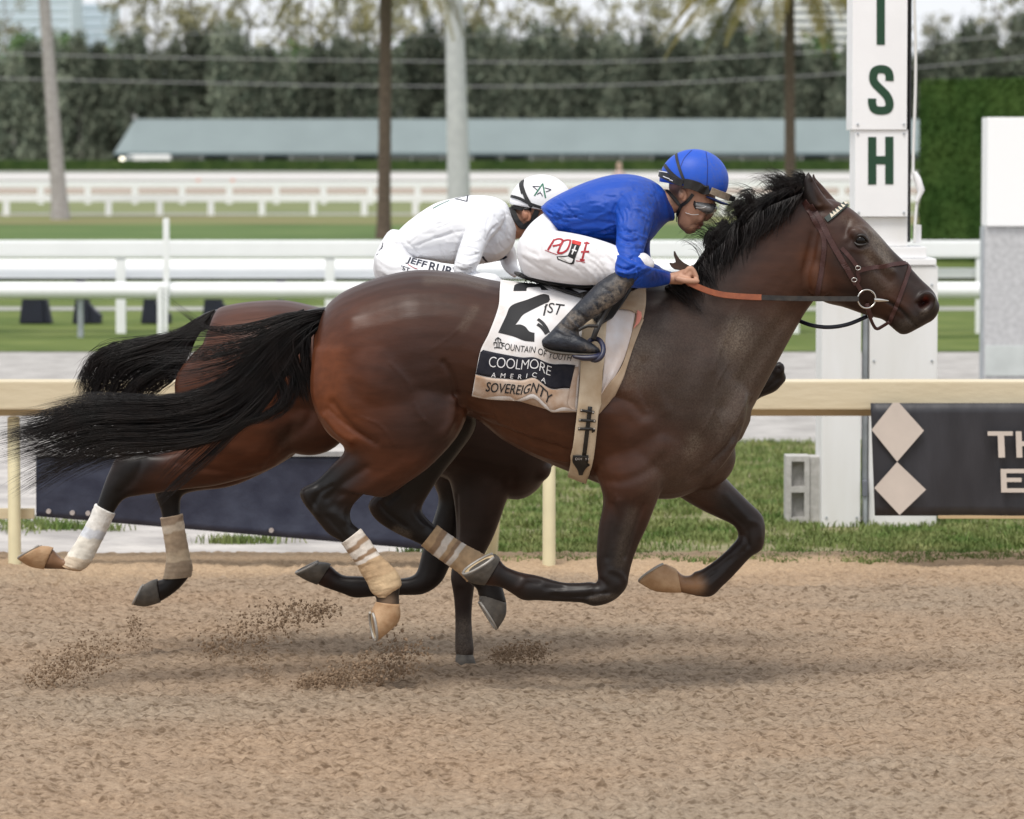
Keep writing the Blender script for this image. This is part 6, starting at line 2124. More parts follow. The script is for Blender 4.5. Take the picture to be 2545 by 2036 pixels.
r1_ = thing('person', P('J', 700, 1100, Y0), 'jockey in royal blue silks and cap crouched over the leading horse holding the reins', 'person', 'jockeys')
SH_T = ['J', (288, 515, 345, 620, .12), (335, 470, 400, 715, .14), (460, 402, 500, 752, .155), (620, 332, 640, 775, .17), (800, 282, 810, 805, .185), (950, 278, 960, 808, .195), (1070, 308, 1075, 780, .18), (1150, 352, 1165, 680, .13), (1195, 400, 1215, 632, .085), (1222, 450, 1245, 622, .07)]
SH_A = ['J', (850, 480, 1130, 560, .075, -.15), (835, 600, 1105, 650, .075, -.18), (838, 720, 1065, 770, .066, -.22), (828, 850, 1040, 870, .058, -.28), (824, 975, 1052, 938, .055, -.32), (848, 1055, 1085, 958, .053, -.32), (950, 1116, 1130, 974, .048, -.29), (1090, 1116, 1185, 985, .044, -.235), (1225, 1092, 1232, 1002, .037, -.165)]
SH_A2 = ['J', (880, 480, 1130, 560, .075, .15), (880, 600, 1115, 650, .070, .18), (900, 740, 1090, 770, .06, .22), (920, 860, 1090, 870, .055, .27), (960, 950, 1110, 930, .05, .28), (1040, 1010, 1150, 950, .046, .26), (1140, 1060, 1190, 980, .04, .21), (1255, 1075, 1260, 1000, .034, .15)]
shirt = fuse([loft(Y0, SH_T, seg=28), loft(Y0, SH_A, seg=20), loft(Y0, SH_A2, seg=20), blob(Y0, 'J', 960, 560, 150, 170, .09, -.14, 15)], .0048, 5)
sculpt(shirt, [
    ('J', [(480, 665), (560, 650), (700, 625), (815, 640)], 10, -5), ('J', [(500, 690), (640, 670), (800, 680)], 16, 4), ('J', [(835, 500), (820, 560), (835, 640), (842, 720)], 9, -7, Y0 - .05), ('J', [(870, 480), (850, 560), (868, 660)], 14, 5, Y0 - .05),
    ('J', [(300, 540), (380, 600), (420, 680)], 9, -5), ('J', [(320, 500), (420, 570), (470, 650)], 9, 4), ('J', [(350, 470), (470, 520), (560, 530)], 9, -4), ('J', [(360, 630), (440, 600), (540, 590)], 9, -4), ('J', [(430, 715), (520, 690), (620, 700)], 8, -4), ('J', [(390, 560), (470, 580)], 8, 4),
    ('J', [(560, 740), (700, 760), (820, 790)], 12, -5), ('J', [(760, 520), (790, 570), (800, 620)], 10, -3), ('J', [(850, 740), (930, 770), (1040, 760)], 9, -5, Y0 - .1), ('J', [(850, 790), (930, 820), (1030, 810)], 9, 5, Y0 - .1), ('J', [(840, 860), (920, 890), (1020, 880)], 9, -5, Y0 - .1),
    ('J', [(840, 950), (900, 980), (1000, 950)], 9, -6, Y0 - .1), ('J', [(860, 1000), (950, 1010), (1060, 970)], 9, 5, Y0 - .1), ('J', [(900, 1060), (1000, 1050), (1090, 990)], 9, -5, Y0 - .1), ('J', [(1120, 1000), (1140, 1050), (1130, 1110)], 8, -3, Y0 - .1), ('J', [(1190, 1000), (1200, 1050), (1195, 1100)], 8, -3, Y0 - .1),
    *folds('J', (330, 480, 560, 720), 25, 26, 130, 3.6, 6, 1), *folds('J', (560, 420, 800, 740), -10, 16, 150, 2.6, 8, 2), *folds('J', (850, 700, 1040, 1020), 10, 24, 130, 4.0, 6.5, 3, Y0 - .1), *folds('J', (900, 1000, 1220, 1100), 105, 18, 80, 3.2, 6, 4, Y0 - .1), *folds('J', (860, 360, 1140, 640), 60, 18, 130, 3.0, 7, 5), *folds('J', (420, 690, 820, 790), 12, 18, 120, 3.4, 6, 6),
    ('J', [(1010, 560), (1060, 640), (1060, 720)], 14, -5, Y0 - .05), ('J', [(1120, 420), (1150, 500), (1160, 600)], 10, -4), ('J', [(1180, 420), (1205, 500), (1215, 600)], 9, 4), ('J', [(900, 330), (1000, 360), (1080, 430)], 30, 4), ('J', [(620, 420), (700, 500), (760, 520)], 40, 4),
])
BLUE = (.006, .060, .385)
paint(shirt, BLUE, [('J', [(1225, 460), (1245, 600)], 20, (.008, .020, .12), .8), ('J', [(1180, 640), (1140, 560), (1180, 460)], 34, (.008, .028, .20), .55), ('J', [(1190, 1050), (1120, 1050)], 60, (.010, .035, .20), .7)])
paint(shirt, 0.0, [('J', [(1060, 420), (1090, 560), (1070, 700), (1050, 770)], 90, .62, 1), ('J', [(940, 380), (1000, 430)], 50, .25, 1), ('J', [(960, 620), (980, 700)], 50, .3, 1), ('J', [(1060, 960), (1110, 1030)], 40, .5, 1), ('J', [(1040, 600)], 50, .5, 1)], 'Dust', True)
BR_P = ['J', (290, 570, 430, 720, .13), (205, 640, 430, 850, .155), (135, 740, 400, 960, .165), (100, 855, 330, 1025, .16), (128, 970, 250, 1042, .11)]


def thigh(s):
    return ['J', (160, 720, 200, 1040, .09, s * .09), (330, 690, 340, 1070, .10, s * .13), (560, 720, 560, 1096, .092, s * .18), (760, 775, 740, 1092, .082, s * .235), (920, 835, 870, 1070, .072, s * .27), (1050, 858, 970, 1030, .062, s * .28), (1112, 915, 1060, 1005, .046, s * .28)]


def calf(s, g=0.0):
    return ['J', (905, 940, 1080, 1040, .056 + g, s * .29), (800, 1012, 945, 1110, .056 + g, s * .31), (695, 1085, 900, 1172, .055 + g, s * .325), (612, 1168, 838, 1230, .055 + g, s * .33), (528, 1252, 740, 1296, .051 + g, s * .335), (446, 1340, 630, 1366, .045 + g, s * .34), (378, 1412, 570, 1428, .043 + g, s * .345), (318, 1480, 560, 1490, .044 + g, s * .35)]


def foot(s):
    return ['J', (298, 1490, 312, 1562, .034, s * .352), (380, 1435, 395, 1588, .042, s * .355), (500, 1446, 500, 1600, .044, s * .36), (600, 1490, 600, 1604, .043, s * .365), (680, 1540, 662, 1604, .038, s * .365), (714, 1568, 708, 1600, .024, s * .365)]


breech = fuse([loft(Y0, BR_P, seg=24), loft(Y0, thigh(-1), seg=22), loft(Y0, thigh(1), seg=22)], .0065, 4)
sculpt(breech, [*folds('J', (180, 680, 760, 1060), 38, 26, 150, 1.5, 7, 7), *folds('J', (640, 860, 830, 1060), 48, 12, 110, 2.2, 6, 8),
    ('J', [(150, 900), (300, 1000), (420, 1060)], 12, -4), ('J', [(300, 700), (330, 800), (300, 900)], 40, 4), ('J', [(330, 950), (420, 1000), (520, 1060)], 9, -3), ('J', [(420, 900), (520, 960), (640, 1060)], 9, -3), ('J', [(560, 930), (640, 990), (700, 1070)], 9, 3), ('J', [(640, 920), (720, 980), (760, 1050)], 9, -3),
    ('J', [(720, 920), (780, 970), (800, 1010)], 9, 3), ('J', [(760, 880), (810, 930), (825, 990)], 9, -4), ('J', [(180, 680), (260, 760), (280, 860)], 12, -3), ('J', [(130, 860), (240, 900), (340, 900)], 14, 3), ('J', [(220, 1000), (360, 1050), (520, 1070)], 10, 3), ('J', [(400, 720), (450, 800)], 12, -3)])
paint(breech, (.78, .775, .80), [])
paint(breech, 0.0, [('J', [(700, 820), (820, 830)], 34, .5, 1), ('J', [(1075, 900), (1080, 960)], 60, .55, 1)], 'Dust', True)
bvb = bvh_of(breech)
boot_meshes = []
for s in (-1, 1):
    bt = fuse([loft(Y0, calf(s), seg=20), loft(Y0, foot(s), seg=20)], .005, 3)
    if s < 0:
        sculpt(bt, [('J', [(560, 1300), (620, 1360), (640, 1400)], 10, -5), ('J', [(480, 1340), (540, 1400), (600, 1420)], 9, 5), ('J', [(430, 1390), (500, 1430), (570, 1440)], 9, -6), ('J', [(390, 1420), (470, 1460), (560, 1480)], 9, 4), ('J', [(700, 1090), (800, 1150)], 12, -3)])
    paint(bt, (.011, .014, .022), [('J', [(305, 1560), (450, 1600), (640, 1606)], 16, (.05, .045, .04), .8)])
    paint(bt, 0.0, [('J', [(880, 1110), (800, 1200), (700, 1300)], 70, .95, 1), ('J', [(520, 1340), (600, 1390)], 44, .95, 1), ('J', [(560, 1420), (440, 1400)], 40, .6, 1), ('J', [(660, 1590), (600, 1560)], 30, .5, 1)], 'Dust', True)
    boot_meshes.append(bt)


def scaled(spec, g):
    return spec


# one continuous body under the clothes
HEADJ = ['J', (1240, 260, 1580, 300, .068), (1225, 360, 1572, 430, .074), (1240, 440, 1560, 505, .073), (1275, 520, 1525, 560, .068), (1290, 585, 1490, 615, .060), (1290, 640, 1458, 655, .050), (1310, 675, 1430, 690, .042), (1340, 700, 1400, 708, .028)]
NECKJ = ['J', (1080, 420, 1150, 640, .075), (1180, 400, 1235, 590, .062), (1220, 400, 1290, 560, .056), (1270, 400, 1330, 600, .052)]
head_bits = [loft(Y0, HEADJ, seg=24), loft(Y0, NECKJ, seg=18),
             loft(Y0, ['J', (1580, 500, 1520, 500, .012), (1570, 548, 1500, 540, .014), (1546, 592, 1480, 578, .021), (1518, 618, 1468, 604, .015)], seg=12, k=5),
             blob(Y0, 'J', 1464, 642, 24, 14, .026, 0, 30), blob(Y0, 'J', 1442, 670, 24, 14, .024, 0, 20), blob(Y0, 'J', 1394, 694, 32, 21, .026, 0), blob(Y0, 'J', 1430, 585, 60, 48, .018, -.042, 30), blob(Y0, 'J', 1430, 585, 60, 48, .018, .042, 30),
             blob(Y0, 'J', 1328, 430, 34, 50, .010, -.078, -12), blob(Y0, 'J', 1328, 430, 34, 50, .010, .078, -12)]


def hand(s, dx=0.0, dyy=0.0, near=True):
    D = Y0
    w = s * .15
    ps = [loft(D, ['J', (1215 + dx, 1090 + dyy, 1220 + dx, 1008 + dyy, .028, w), (1262 + dx, 1090 + dyy, 1262 + dx, 1004 + dyy, .030, w), (1320 + dx, 1092 + dyy, 1322 + dx, 982 + dyy, .038, w), (1375 + dx, 1070 + dyy, 1385 + dx, 968 + dyy, .042, w)], seg=16)]
    for i, (kx, ky, r, tx, ty) in enumerate(((1386, 972, .0098, 1368, 1098), (1396, 984, .0102, 1374, 1106), (1398, 1000, .0098, 1380, 1106), (1390, 1016, .0088, 1372, 1100))):
        o = w + s * (.030 - .020 * i) * 1.0
        ps.append(chain(D, 'J', [(1345 + dx, 1010 + dyy, r * 1.05, o), (kx + dx, ky + dyy, r * 1.1, o), (1428 + dx - 4 * i, 1040 + dyy + 2 * i, r, o), (1414 + dx - 3 * i, 1084 + dyy, r * .95, o), (tx + dx, ty + dyy - 14, r * .85, o)]))
    ps.append(chain(D, 'J', [(1290 + dx, 1050 + dyy, .013, w + s * .034), (1350 + dx, 1062 + dyy, .0118, w + s * .046), (1400 + dx, 1066 + dyy, .0108, w + s * .046), (1440 + dx, 1068 + dyy, .009, w + s * .040)]))
    return ps


bodyp = head_bits + hand(-1) + hand(1, 30, -10) + [loft(Y0, [r if isinstance(r, str) else (r[0] * .88 + r[2] * .12, r[1] * .88 + r[3] * .12, r[2] * .88 + r[0] * .12, r[3] * .88 + r[1] * .12, r[4] * .74, *(r[5:])) for r in sp], seg=18)
                                                     for sp in (SH_T, SH_A, SH_A2, BR_P, thigh(-1), thigh(1), calf(-1), calf(1), foot(-1), foot(1))]
jb = fuse(bodyp, .0034, 2, .45)
sculpt(jb, [('J', [(1322, 405), (1345, 420), (1340, 455), (1322, 470)], 12, -4), ('J', [(1425, 655), (1465, 652)], 5, -4), ('J', [(1470, 560), (1440, 620)], 12, -2), ('J', [(1505, 604)], 8, -3), ('J', [(1380, 600), (1400, 650)], 18, -2), ('J', [(1395, 660), (1430, 640)], 9, -2)])
paint(jb, (.40, .215, .145), [('J', [(1480, 600), (1500, 610)], 30, (.30, .15, .10), .5), ('J', [(1350, 620), (1400, 640), (1420, 600)], 44, (.30, .17, .12), .4), ('J', [(1440, 665), (1465, 645)], 14, (.36, .13, .10), .7), ('J', [(1380, 700), (1330, 660), (1420, 690)], 30, (.30, .165, .11), .45), ('J', [(1300, 400), (1260, 420), (1270, 470)], 36, (.035, .02, .014), .85), ('J', [(1300, 1040), (1400, 1040)], 120, (.50, .28, .19), .8)])
obj('body', jb, m_skin, r1_)
obj('shirt', shirt, m_blue, r1_)
bo = obj('breeches', breech, m_breech, r1_)
m_solek = mat('boot_sole', (.045, .038, .03), .8, color2=(.10, .085, .07), vscale=30)
for bt, s in zip(boot_meshes, (-1, 1)):
    ob_ = obj('boot', bt, m_boot, r1_)
    solid(loft(Y0, ['J', (300, 1548, 306, 1572, .030, s * .352), (360, 1574, 362, 1600, .038, s * .356), (480, 1590, 480, 1614, .041, s * .36), (600, 1598, 600, 1616, .042, s * .365), (690, 1596, 688, 1614, .034, s * .365), (716, 1592, 714, 1606, .02, s * .365)], seg=16, power=3), 'sole', m_solek, ob_)


def helmet(D, m, cx, cy, rx, ry, w, line, material, parent, colr, dust=None):
    vs, fs = blob(D, m, cx, cy, rx, ry, w, 0, 0, 28)
    (xa, ya), (xb, yb) = line
    a, b = P(m, xa, ya, D), P(m, xb, yb, D)
    vv = []
    for v in vs:
        zl = a.z + (b.z - a.z) * (v[0] - a.x) / (b.x - a.x)
        vv.append((v[0], v[1], max(v[2], zl)))
    me = mesh_of(vv, fs)
    paint(me, colr, [])
    paint(me, 0.0, dust or [], 'Dust', True)
    o = obj('helmet', me, material, parent, True)
    return o, bvh_of(mesh_of(vv, fs))


hm, bvh_ = helmet(Y0, 'J', 1412, 325, 256, 233, .100, ((1150, 330), (1668, 425)), m_helm, r1_, (.010, .080, .50), [('J', [(1560, 180), (1620, 280), (1600, 380)], 90, .5, 1), ('J', [(1420, 330), (1480, 380)], 40, .4, 1)])
solid(loft(Y0, ['J', (1500, 430, 1500, 455, .088), (1560, 452, 1558, 478, .082), (1620, 478, 1616, 500, .066), (1664, 494, 1660, 508, .04)], seg=18), 'peak', mat('peak_blue', (.012, .03, .13), .5), hm)


def hstrap(name, pts, w, material=m_strapb, off=.001, th=.003, bv=None, D=Y0, m='J', parent=None):
    return solid(strap(bv or bvh_, m, pts, D, w, th, off, n=len(pts) * 6), name, material, parent or hm, False)


hstrap('strap', [(1280, 110), (1285, 160), (1310, 250), (1345, 340)], .0105)
hstrap('strap', [(1192, 205), (1240, 265), (1300, 315), (1350, 345)], .0125)
hstrap('strap', [(1156, 268), (1200, 288), (1260, 318), (1330, 345)], .026, off=.0035)
hstrap('goggle_band', [(1340, 345), (1400, 355), (1480, 385), (1560, 415)], .036, off=.005, th=.006)
solid(free_strap('J', [(1535, 398, -.098), (1590, 420, -.088), (1640, 438, -.066), (1672, 450, -.045)], Y0, .026, .008), 'goggle_band', m_mud, hm, False)
solid(free_strap('J', [(1668, 450, -.052), (1702, 460, -.036)], Y0, .020, .010, 6), 'goggle_clip', m_strapb, hm, False)
hstrap('seam', [(1500, 112), (1512, 200), (1510, 300), (1505, 370)], .0022, mat('seam_blue', (.006, .02, .16), .6), .0, .0014)
hstrap('seam', [(1395, 100), (1340, 160), (1315, 220)], .0020, MATS['seam_blue'], .0, .0014)
for q in ([(1168, 258), (1225, 268)], [(1196, 295), (1240, 312)], [(1240, 318), (1262, 326)]):
    hstrap('logo_print', q, .003, m_white_s, .0075, .001)
bvj = bvh_of(mesh_of([v.co + r1_.location for v in jb.vertices], [tuple(p.vertices) for p in jb.polygons]))
hstrap('chin_strap', [(1165, 345), (1210, 400), (1265, 460), (1305, 505)], .0125, bv=bvj, off=.002)
hstrap('chin_strap', [(1405, 425), (1360, 480), (1315, 515), (1290, 580), (1268, 630)], .0125, bv=bvj, off=.002)
gg = fuse([loft(Y0, ['J', (1408, 455, 1425, 548, .080), (1450, 452, 1462, 570, .079), (1510, 468, 1505, 582, .070), (1560, 492, 1545, 572, .052), (1580, 515, 1562, 560, .03)], seg=22)], .004, 3)
go_ = obj('goggles', gg, m_lens, r1_)
bvq = bvh_of(mesh_of([v.co + r1_.location for v in gg.vertices], [tuple(p.vertices) for p in gg.polygons]))
hstrap('rim', [(1410, 450), (1415, 500), (1428, 550)], .016, bv=bvq, off=.001, parent=go_)
hstrap('rim', [(1412, 445), (1470, 450), (1530, 470), (1575, 500)], .010, bv=bvq, off=.001, parent=go_)
hstrap('vent', [(1428, 455), (1440, 470)], .008, m_steel, bv=bvq, off=.004, parent=go_)
for s_ in ([(1350, 560), (1400, 575), (1445, 572)], [(1420, 520), (1470, 525), (1500, 515)]):
    hstrap('film_edge', s_, .0018, m_white_s, bv=bvq if s_[0][0] > 1400 else bvj, off=.002, th=.001, parent=go_)

# print on the thigh
m_red = mat('print_red', (.36, .012, .022), .6)


def dec(name, paths, w, material, bv, m, D, parent, off=.0012):
    solid(joined([strap(bv, m, p, D, w, .0008, off, n=max(5, 6 * len(p))) for p in paths]), name, material, parent, False)


dec('print', [[(332, 838), (355, 800), (380, 760)], [(372, 768), (410, 756), (440, 764), (432, 790), (404, 802), (368, 808)]], .0078, m_red, bvb, 'J', Y0, bo)
dec('print', [[(404, 858), (424, 812), (448, 768)], [(446, 770), (478, 764), (502, 768)], [(500, 766), (490, 806), (474, 838)], [(474, 838), (440, 858), (404, 860)]], .0078, m_red, bvb, 'J', Y0, bo)
dec('print', [[(312, 838), (360, 857), (402, 872)], [(540, 916), (575, 922), (608, 928)]], .0026, m_red, bvb, 'J', Y0, bo)
dec('print', [[(622, 778), (604, 840), (586, 908)], [(578, 852), (638, 850)], [(570, 908), (604, 914)], [(600, 786), (640, 790)]], .0075, m_red, bvb, 'J', Y0, bo)
solid(patch2(bvb, 'J', [(512, 768), (500, 830), (478, 882)], [(578, 784), (556, 840), (530, 905)], Y0, 12, 6, .0018, .0006, None, None, 0), 'print', m_ink, bo, False)
solid(patch2(bvb, 'J', [(514, 764), (510, 790)], [(580, 780), (572, 806)], Y0, 6, 6, .0030, .0006, None, None, 0), 'print', mat('print_red_bright', (.55, .02, .015), .6), bo, False)
solid(patch2(bvb, 'J', [(478, 878), (440, 882), (396, 884)], [(532, 904), (512, 944), (404, 908)], Y0, 10, 6, .0018, .0006, None, None, 0), 'print', m_ink, bo, False)
solid(patch2(bvb, 'J', [(482, 886), (445, 890), (406, 890)], [(520, 904), (500, 932), (412, 902)], Y0, 10, 6, .0030, .0006, None, None, 0), 'print', m_inkw, bo, False)
dec('print', [[(540, 806), (526, 838), (512, 870)], [(512, 836), (545, 846)]], .0055, m_inkw, bvb, 'J', Y0, bo, .0030)

# riding crop end above the fist
m_crop = mat('crop_leather', (.06, .028, .018), .5, color2=(.02, .012, .010), vscale=30)
cr = thing('riding_crop', P('J', 1330, 990, Y0 - .13), 'dark brown notched leather crop end sticking up above the gloveless fist', 'riding crop')
pts = [(1262, 846), (1272, 846), (1284, 872), (1304, 902), (1336, 930), (1395, 962), (1392, 1000), (1330, 990), (1268, 980), (1246, 964), (1230, 940), (1232, 930), (1256, 934), (1276, 926), (1272, 905), (1262, 876)]
q = [P('J', x, y, Y0 - .12) for x, y in pts]
MB().prism([(p_.x, p_.z) for p_ in q], Y0 - .128, Y0 - .116).build('flap', m_crop, cr, bevel=.0015)
a, b = P('J', 1330, 955, Y0 - .115), P('J', 1420, 1010, Y0 - .11)
MB().tube([a, b], .006, 8).build('shaft', m_leather, cr, True)

# ---- rider in white
r2_ = thing('person', P('W', 700, 1150, YF), 'jockey in white silks and white cap crouched over the rail side horse', 'person', 'jockeys')
W_T = ['W', (262, 720, 520, 960, .12), (330, 700, 590, 970, .14), (450, 588, 720, 985, .155), (690, 424, 900, 1010, .175), (900, 362, 1050, 1015, .19), (1060, 336, 1190, 1000, .195), (1250, 344, 1350, 960, .18), (1380, 395, 1460, 850, .13), (1430, 455, 1500, 745, .09), (1452, 520, 1508, 700, .075)]
W_A = ['W', (1060, 400, 1400, 540, .075, -.15), (1030, 560, 1350, 650, .075, -.18), (985, 720, 1240, 780, .066, -.22), (935, 870, 1182, 890, .058, -.26), (900, 990, 1150, 980, .055, -.28), (890, 1085, 1110, 1055, .053, -.28), (950, 1160, 1130, 1085, .048, -.25), (1120, 1205, 1190, 1130, .043, -.2), (1290, 1240, 1300, 1170, .037, -.13)]
W_A2 = ['W', (1100, 400, 1400, 540, .075, .15), (1200, 600, 1420, 650, .07, .18), (1280, 780, 1460, 780, .062, .22), (1330, 900, 1500, 880, .055, .24), (1350, 1000, 1510, 980, .05, .25), (1400, 1080, 1520, 1030, .046, .22), (1480, 1140, 1540, 1070, .038, .16)]
sh2 = fuse([loft(YF, W_T, seg=28), loft(YF, W_A, seg=20), loft(YF, W_A2, seg=18), blob(YF, 'W', 1180, 560, 180, 210, .09, -.13, 10)], .0052, 5)
sculpt(sh2, [*folds('W', (420, 560, 900, 960), -25, 18, 190, 2.0, 11, 9), *folds('W', (900, 700, 1150, 1080), 15, 14, 150, 2.6, 10, 10, YF - .1), *folds('W', (1150, 560, 1480, 900), 55, 18, 150, 2.6, 10, 11),('W', [(510, 830), (700, 760), (880, 700), (1000, 685)], 12, -4), ('W', [(1035, 400), (1020, 540), (1000, 680), (930, 860), (890, 1010)], 12, -7, YF - .04), ('W', [(1080, 420), (1070, 560), (1050, 680)], 26, 5, YF - .04), ('W', [(420, 780), (520, 870), (580, 940)], 12, -5), ('W', [(330, 740), (420, 690), (520, 640)], 14, -3),
             ('W', [(1190, 880), (1300, 900), (1400, 850), (1490, 770)], 14, 4), ('W', [(1220, 760), (1260, 680), (1330, 620)], 12, -5, YF - .05), ('W', [(1370, 540), (1420, 520), (1480, 560)], 12, -5), ('W', [(1390, 620), (1400, 720), (1450, 780)], 12, 5), ('W', [(760, 830), (800, 920), (830, 990)], 14, -3),
             ('W', [(960, 900), (1040, 930), (1140, 900)], 10, -4, YF - .1), ('W', [(930, 980), (1020, 1010), (1120, 980)], 10, 4, YF - .1), ('W', [(920, 1060), (1000, 1070), (1090, 1040)], 10, -4, YF - .1)])
paint(sh2, (.79, .80, .83), [])
paint(sh2, 0.0, [], 'Dust', True)
W_P = ['W', (245, 695, 560, 950, .13), (172, 810, 540, 1060, .155), (116, 950, 470, 1150, .165), (112, 1075, 400, 1230, .16), (150, 1200, 320, 1280, .11)]


def thigh2(s):
    return ['W', (170, 880, 240, 1240, .09, s * .09), (420, 930, 420, 1290, .10, s * .13), (700, 975, 680, 1320, .092, s * .18), (930, 1030, 900, 1330, .082, s * .235), (1130, 1080, 1060, 1330, .07, s * .27), (1290, 1100, 1210, 1300, .06, s * .28), (1350, 1150, 1300, 1280, .045, s * .28)]


def calf2(s):
    return ['W', (1120, 1180, 1330, 1310, .055, s * .29), (900, 1330, 1180, 1450, .058, s * .325), (700, 1520, 980, 1600, .055, s * .335), (540, 1720, 780, 1770, .046, s * .345), (470, 1850, 700, 1880, .044, s * .35)]


def foot2(s):
    return ['W', (420, 1840, 440, 1930, .034, s * .35), (620, 1830, 640, 1970, .044, s * .36), (860, 1900, 850, 1990, .04, s * .36), (920, 1940, 915, 1985, .025, s * .36)]


br2 = fuse([loft(YF, W_P, seg=24), loft(YF, thigh2(-1), seg=22), loft(YF, thigh2(1), seg=22)], .0068, 4)
sculpt(br2, [*folds('W', (150, 760, 600, 1150), 40, 20, 170, 2.2, 10, 12),('W', [(230, 700), (300, 780), (460, 800), (560, 930)], 14, 5), ('W', [(200, 860), (300, 980), (420, 1000)], 12, -4), ('W', [(150, 980), (260, 1060), (400, 1060)], 12, -3), ('W', [(480, 960), (560, 950), (600, 960)], 12, -5)])
paint(br2, (.78, .785, .81), [])
paint(br2, 0.0, [], 'Dust', True)
W_H = ['W', (1500, 300, 1980, 330, .066), (1470, 420, 1990, 460, .074), (1480, 520, 1985, 570, .073), (1510, 620, 1940, 660, .067), (1540, 700, 1890, 740, .058), (1580, 770, 1840, 800, .046), (1650, 820, 1780, 840, .03)]
W_N = ['W', (1330, 480, 1420, 800, .075), (1430, 470, 1520, 760, .065), (1490, 470, 1600, 740, .056), (1560, 480, 1680, 730, .05)]
W_G = [loft(YF, ['W', (1280, 1240, 1290, 1168, .028, s * .13), (1380, 1255, 1390, 1170, .038, s * .12), (1470, 1250, 1480, 1190, .03, s * .12)], seg=14) for s in (-1, 1)]
for s in (-1, 1):
    for i in range(4):
        o = s * .12 + (.03 - .02 * i)
        W_G.append(chain(YF, 'W', [(1440, 1200, .0105, o), (1510, 1215 + 4 * i, .0100, o), (1520, 1250, .0095, o), (1480, 1275, .0085, o)]))
    W_G.append(chain(YF, 'W', [(1380, 1230, .013, s * .12 - .04), (1450, 1240, .011, s * .12 - .05), (1510, 1245, .009, s * .12 - .045)]))
b2 = fuse([loft(YF, W_H, seg=24), loft(YF, W_N, seg=18), blob(YF, 'W', 1602, 530, 48, 66, .011, -.078, -14), blob(YF, 'W', 1602, 530, 48, 66, .011, .078, -14), loft(YF, ['W', (1990, 560, 1920, 550, .011), (1985, 620, 1900, 610, .014), (1955, 670, 1880, 650, .018), (1920, 690, 1860, 680, .012)], seg=12)] + W_G +
          [loft(YF, [r if isinstance(r, str) else (r[0] * .88 + r[2] * .12, r[1] * .88 + r[3] * .12, r[2] * .88 + r[0] * .12, r[3] * .88 + r[1] * .12, r[4] * .74, *(r[5:])) for r in sp], seg=16) for sp in (W_T, W_A, W_A2, W_P, thigh2(-1), thigh2(1), calf2(-1), calf2(1), foot2(-1), foot2(1))], .004, 3, .45)
sculpt(b2, [('W', [(1590, 490), (1625, 510), (1620, 560), (1590, 585)], 14, -5)])
paint(b2, (.40, .20, .12), [('W', [(1500, 440), (1540, 470), (1560, 600), (1530, 500)], 44, (.03, .018, .012), .8), ('W', [(1605, 530)], 60, (.46, .21, .13), .8)])
obj('body', b2, m_skin, r2_)
bvw2 = bvh_of(mesh_of([v.co + r2_.location for v in b2.vertices], [tuple(p.vertices) for p in b2.polygons]))
bvbr2, bvsh2 = bvh_of(br2), bvh_of(sh2)
so2 = obj('shirt', sh2, m_silkw, r2_)
bo2 = obj('breeches', br2, m_breech, r2_)
for s in (-1, 1):
    bt = fuse([loft(YF, calf2(s), seg=18), loft(YF, foot2(s), seg=18)], .006, 3)
    paint(bt, (.011, .012, .014), [])
    paint(bt, 0.0, [], 'Dust', True)
    obj('boot', bt, m_boot, r2_)
hm2, bvh2 = helmet(YF, 'W', 1745, 420, 308, 286, .100, ((1440, 420), (2050, 530)), m_silkw, r2_, (.80, .80, .82))
solid(loft(YF, ['W', (1860, 500, 1860, 530, .088), (1960, 530, 1955, 560, .08), (2040, 560, 2035, 582, .06), (2090, 580, 2088, 596, .035)], seg=16), 'peak', m_white_s, hm2)
for pts, w in (([(1565, 195), (1560, 250), (1590, 340), (1640, 430), (1690, 490)], .0150), ([(1455, 345), (1540, 370), (1640, 420), (1760, 460)], .0120), ([(1570, 200), (1540, 230), (1560, 320)], .008)):
    hstrap('strap', pts, w, bv=bvh2, D=YF, m='W', parent=hm2)
hstrap('hood_band', [(1450, 455), (1475, 520), (1510, 590), (1570, 640), (1640, 600), (1690, 520), (1705, 480)], .022, bv=bvw2, D=YF, m='W', off=.002, th=.006, parent=hm2)
hstrap('hood_band', [(1455, 448), (1540, 462), (1640, 478)], .014, bv=bvw2, D=YF, m='W', off=.002, th=.006, parent=hm2)
m_lg = mat('print_green', (.012, .15, .085), .6)
m_nv = mat('print_navy', (.008, .012, .03), .6)
dec('print', [[(1678, 340), (1720, 280), (1760, 222)], [(1760, 222), (1772, 290), (1786, 360)]], .0055, m_lg, bvh2, 'W', YF, hm2)
dec('print', [[(1730, 252), (1695, 250), (1662, 250)], [(1662, 250), (1690, 272), (1712, 290)], [(1778, 264), (1810, 272), (1840, 281)], [(1840, 281), (1815, 294), (1790, 302)], [(1704, 328), (1722, 316), (1735, 312)], [(1735, 312), (1748, 325), (1756, 346)], [(1733, 300), (1736, 306)]], .0034, m_nv, bvh2, 'W', YF, hm2)
dec('print', [[(690, 466), (760, 428), (850, 388)]], .0060, m_lg, bvsh2, 'W', YF, so2)
dec('print', [[(905, 372), (960, 382), (1020, 398)], [(1020, 398), (1025, 365), (1030, 336)], [(920, 368), (990, 350), (1030, 340)]], .0050, m_nv, bvsh2, 'W', YF, so2)
dec('print', [[(1125, 1018), (1220, 1010), (1330, 975), (1410, 930)], [(1175, 930), (1190, 955), (1215, 980)]], .0085, m_nv, bvsh2, 'W', YF, so2)
d = lettering('JEFF', 'W', ((450, 935), (640, 985), (610, 1065), (420, 1000)), bvbr2, YF, .002, .02)
solid(d, 'lettering', m_nv, bo2, False)
d = lettering('RUBY', 'W', ((665, 985), (960, 1060), (935, 1140), (645, 1062)), bvbr2, YF, .002, .02)
solid(d, 'lettering', m_nv, bo2, False)
